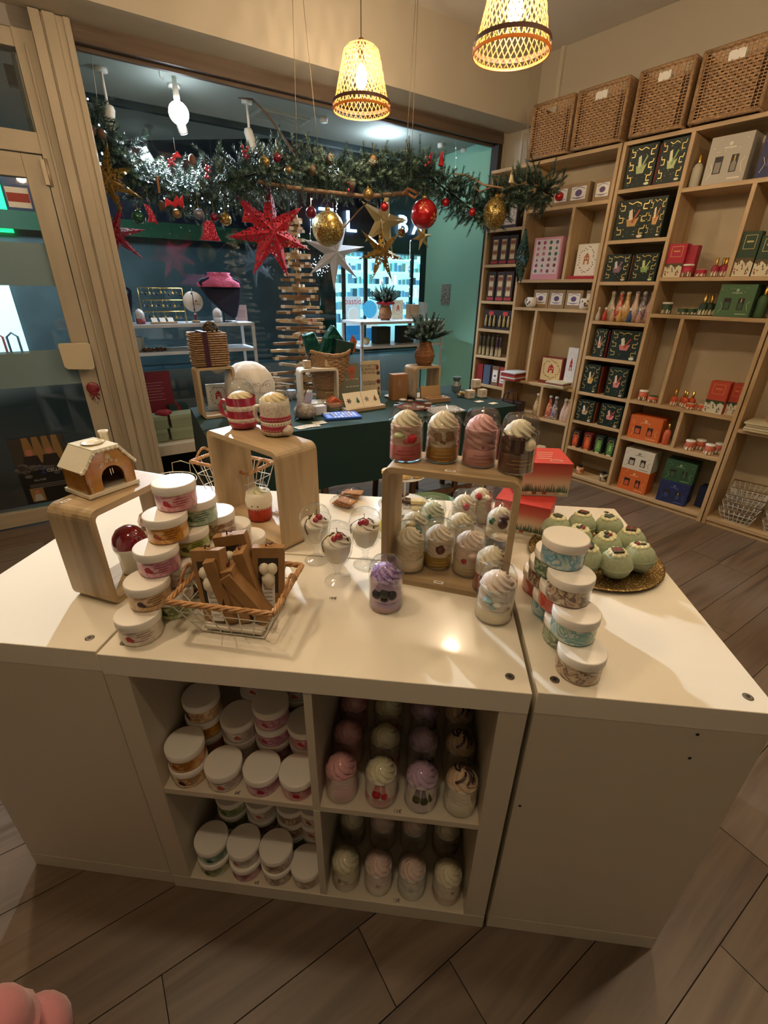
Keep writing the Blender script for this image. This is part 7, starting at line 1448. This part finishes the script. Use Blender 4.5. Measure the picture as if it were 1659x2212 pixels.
orn('small ivory cone in the right end of the garland', 1105, 383, GD - .40, [(-.014, -.03), (.014, -.03), (.0, .035)], mat('ivory_wood', 'd8c49a', .6), 'ivory_cone', th=.02)
# glitter chains and crystals; their beads get an added faint glow
for i, (u, v0, v1) in enumerate(((728, 430, 462), (886, 520, 640), (672, 430, 520), (985, 300, 420))):
    t = thing('glitter_chain', 'thin hanging glitter chain with faintly glowing beads, %s' % ('beside the large gold bauble', 'below the red bauble', 'before the board tree', 'in front of the mint wall')[i], 'glitter chain', WALL, 0, 0, 0, 0, 'hanging glitter chains'); dep = .3 if i != 1 else .35; a, c = G3(u, v0, dep), G3(u - 2, v1, dep); M().tube([a, c], .0015, 4).build('cable', WHITE, t); b = M()
    for q in range(7): p = a + (c - a) * q / 6; b.sphere(p + Vector((.004 * (-1) ** q, -.003, 0)), .005, 6)
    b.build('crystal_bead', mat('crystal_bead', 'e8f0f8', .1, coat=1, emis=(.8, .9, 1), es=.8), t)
p = G3(690, 575, .35); t = thing('crystal_spray', 'spray of tiny clear crystals behind the board tree', 'ornament', WALL, p.x, p.y, p.z); b = M(); r = random.Random(9)
for q in range(90): a = r.uniform(0, 6.28); rr_ = r.uniform(0, .075); b.sphere((rr_ * cos(a), r.uniform(-.02, .02), rr_ * sin(a)), .0045, 5)
b.build('crystal_bead', mat('crystal_bead', ''), t, kind='stuff')

# ================================================================ woven pendant lamps
CANE = bpy.data.materials.new('bamboo_strip'); N, L, bs = nodes(CANE); MATS['bamboo_strip'] = CANE
bs.inputs['Base Color'].default_value = hx('a86a32'); bs.inputs['Roughness'].default_value = .5
tl = N.new('ShaderNodeBsdfTranslucent'); tl.inputs[0].default_value = hx('f4b860'); mx = N.new('ShaderNodeMixShader'); mx.inputs[0].default_value = .36; out = N['Material Output']
L.new(bs.outputs[0], mx.inputs[1]); L.new(tl.outputs[0], mx.inputs[2]); L.new(mx.outputs[0], out.inputs[0])
def shade_r(k): return .148 - .066 * k if k < .86 else .148 - .066 * k - .045 * ((k - .86) / .14) ** 2.2
def pendant(label, x, y, zb, lit=True, power=55):
    t = thing('pendant_lamp', label, 'lamp', CNT, x, y, zb, 0, 'woven bamboo pendant lamps'); H = .265; n = 34; b = M(); K = 18
    for sgn in (1, -1):
        for i in range(n):
            V = []
            for j in range(K + 1):
                k = j / K; a = 2 * pi * i / n + sgn * k * 1.25; r_ = shade_r(k) + .0011 * sgn; w_ = .0023 / max(r_, .03)
                for e in (-1, 1): V.append((r_ * cos(a + e * w_), r_ * sin(a + e * w_), H * k))
            b.add(V, [(2 * j, 2 * j + 1, 2 * j + 3, 2 * j + 2) for j in range(K)], 0, 1)
    b.build('woven_shade', CANE, t, kind='stuff')
    M().lathe([(.150, .022), (.1515, .03), (.149, .038)], 48, 0, None, 1, False, False).build('dark_band', mat('dark_cane_band', '4a2a1a', .6), t); M().lathe([(.146, -.004), (.151, -.004), (.151, .006), (.147, .006), (.146, -.004)], 48, 0, None, 1, False, False).build('bottom_hoop', CANE, t)
    M().lathe([(.030, H - .006), (.022, H - .002), (.024, H + .004), (.01, H + .018)], 16).build('top_cap', mat('brown_cap', '5a3a24', .5), t); M().tube([(0, 0, H + .015), (0, 0, 2.999 - zb)], .0025, 5).build('cable', mat('dark_cable', '3a2c22', .7), t)
    M().lathe([(.002, .085), (.016, .092), (.028, .115), (.029, .135), (.020, .16), (.013, .18)], 18).build('bulb', mat('warm_bulb', 'fff0d0', .4, emis=(1, .82, .55), es=140), t); M().lathe([(.014, .18), (.016, .24)], 12).build('socket', mat('brown_cap', ''), t)
    lamp('pendant_light', 'POINT', (x, y, zb + .125), power, WARM, .037)
    return t
PW = 46
pendant('woven bamboo pendant lamp hanging before the window header, left of the two', .138, 2.458, 2.25, power=PW)
pendant('woven bamboo pendant lamp nearer to the camera, cut by the top edge', .823, 1.862, 2.25, power=PW)
for i, (x, y) in enumerate(((1.52, 1.24), (2.2, .62), (-.30, .22), (.42, -.42), (-1.0, .85))):
    pendant('woven bamboo pendant lamp outside the picture, %s' % ('over the right aisle', 'over the far right aisle', 'above the left end of the counter', 'just above the camera', 'near the door')[i], x, y, 2.25, power=PW * (1, 1, .8, .45, .8)[i])
# pink mitten of the person holding the camera, lower left corner
X = PZ(60, 2190, .30)
t = thing('pink_sleeve', 'soft pink fabric of a coat in the lower left corner', 'clothing', CNT, 0, 0, 0); PK = mat('pink_fleece', 'c9848a', .95, sheen=.5, bump=(120, .3))
p0 = PZ(72, 2242, .35); p1 = PZ(-22, 2232, .45)
b = M(); b.sphere(p0, .052, 20); b.tube([p0 + Vector((0, -.0, -.02)), p0 + Vector((-.02, -.06, -.18)), p0 + Vector((-.02, -.1, -.34))], .05, 12); b.build('fleece_bulge', PK, t); b = M(); b.sphere(p1, .05, 20, 0, 1.1); b.tube([p1, p1 + Vector((-.03, -.08, -.2)), p1 + Vector((-.04, -.12, -.44))], .06, 12); b.build('fleece_fold', PK, t)
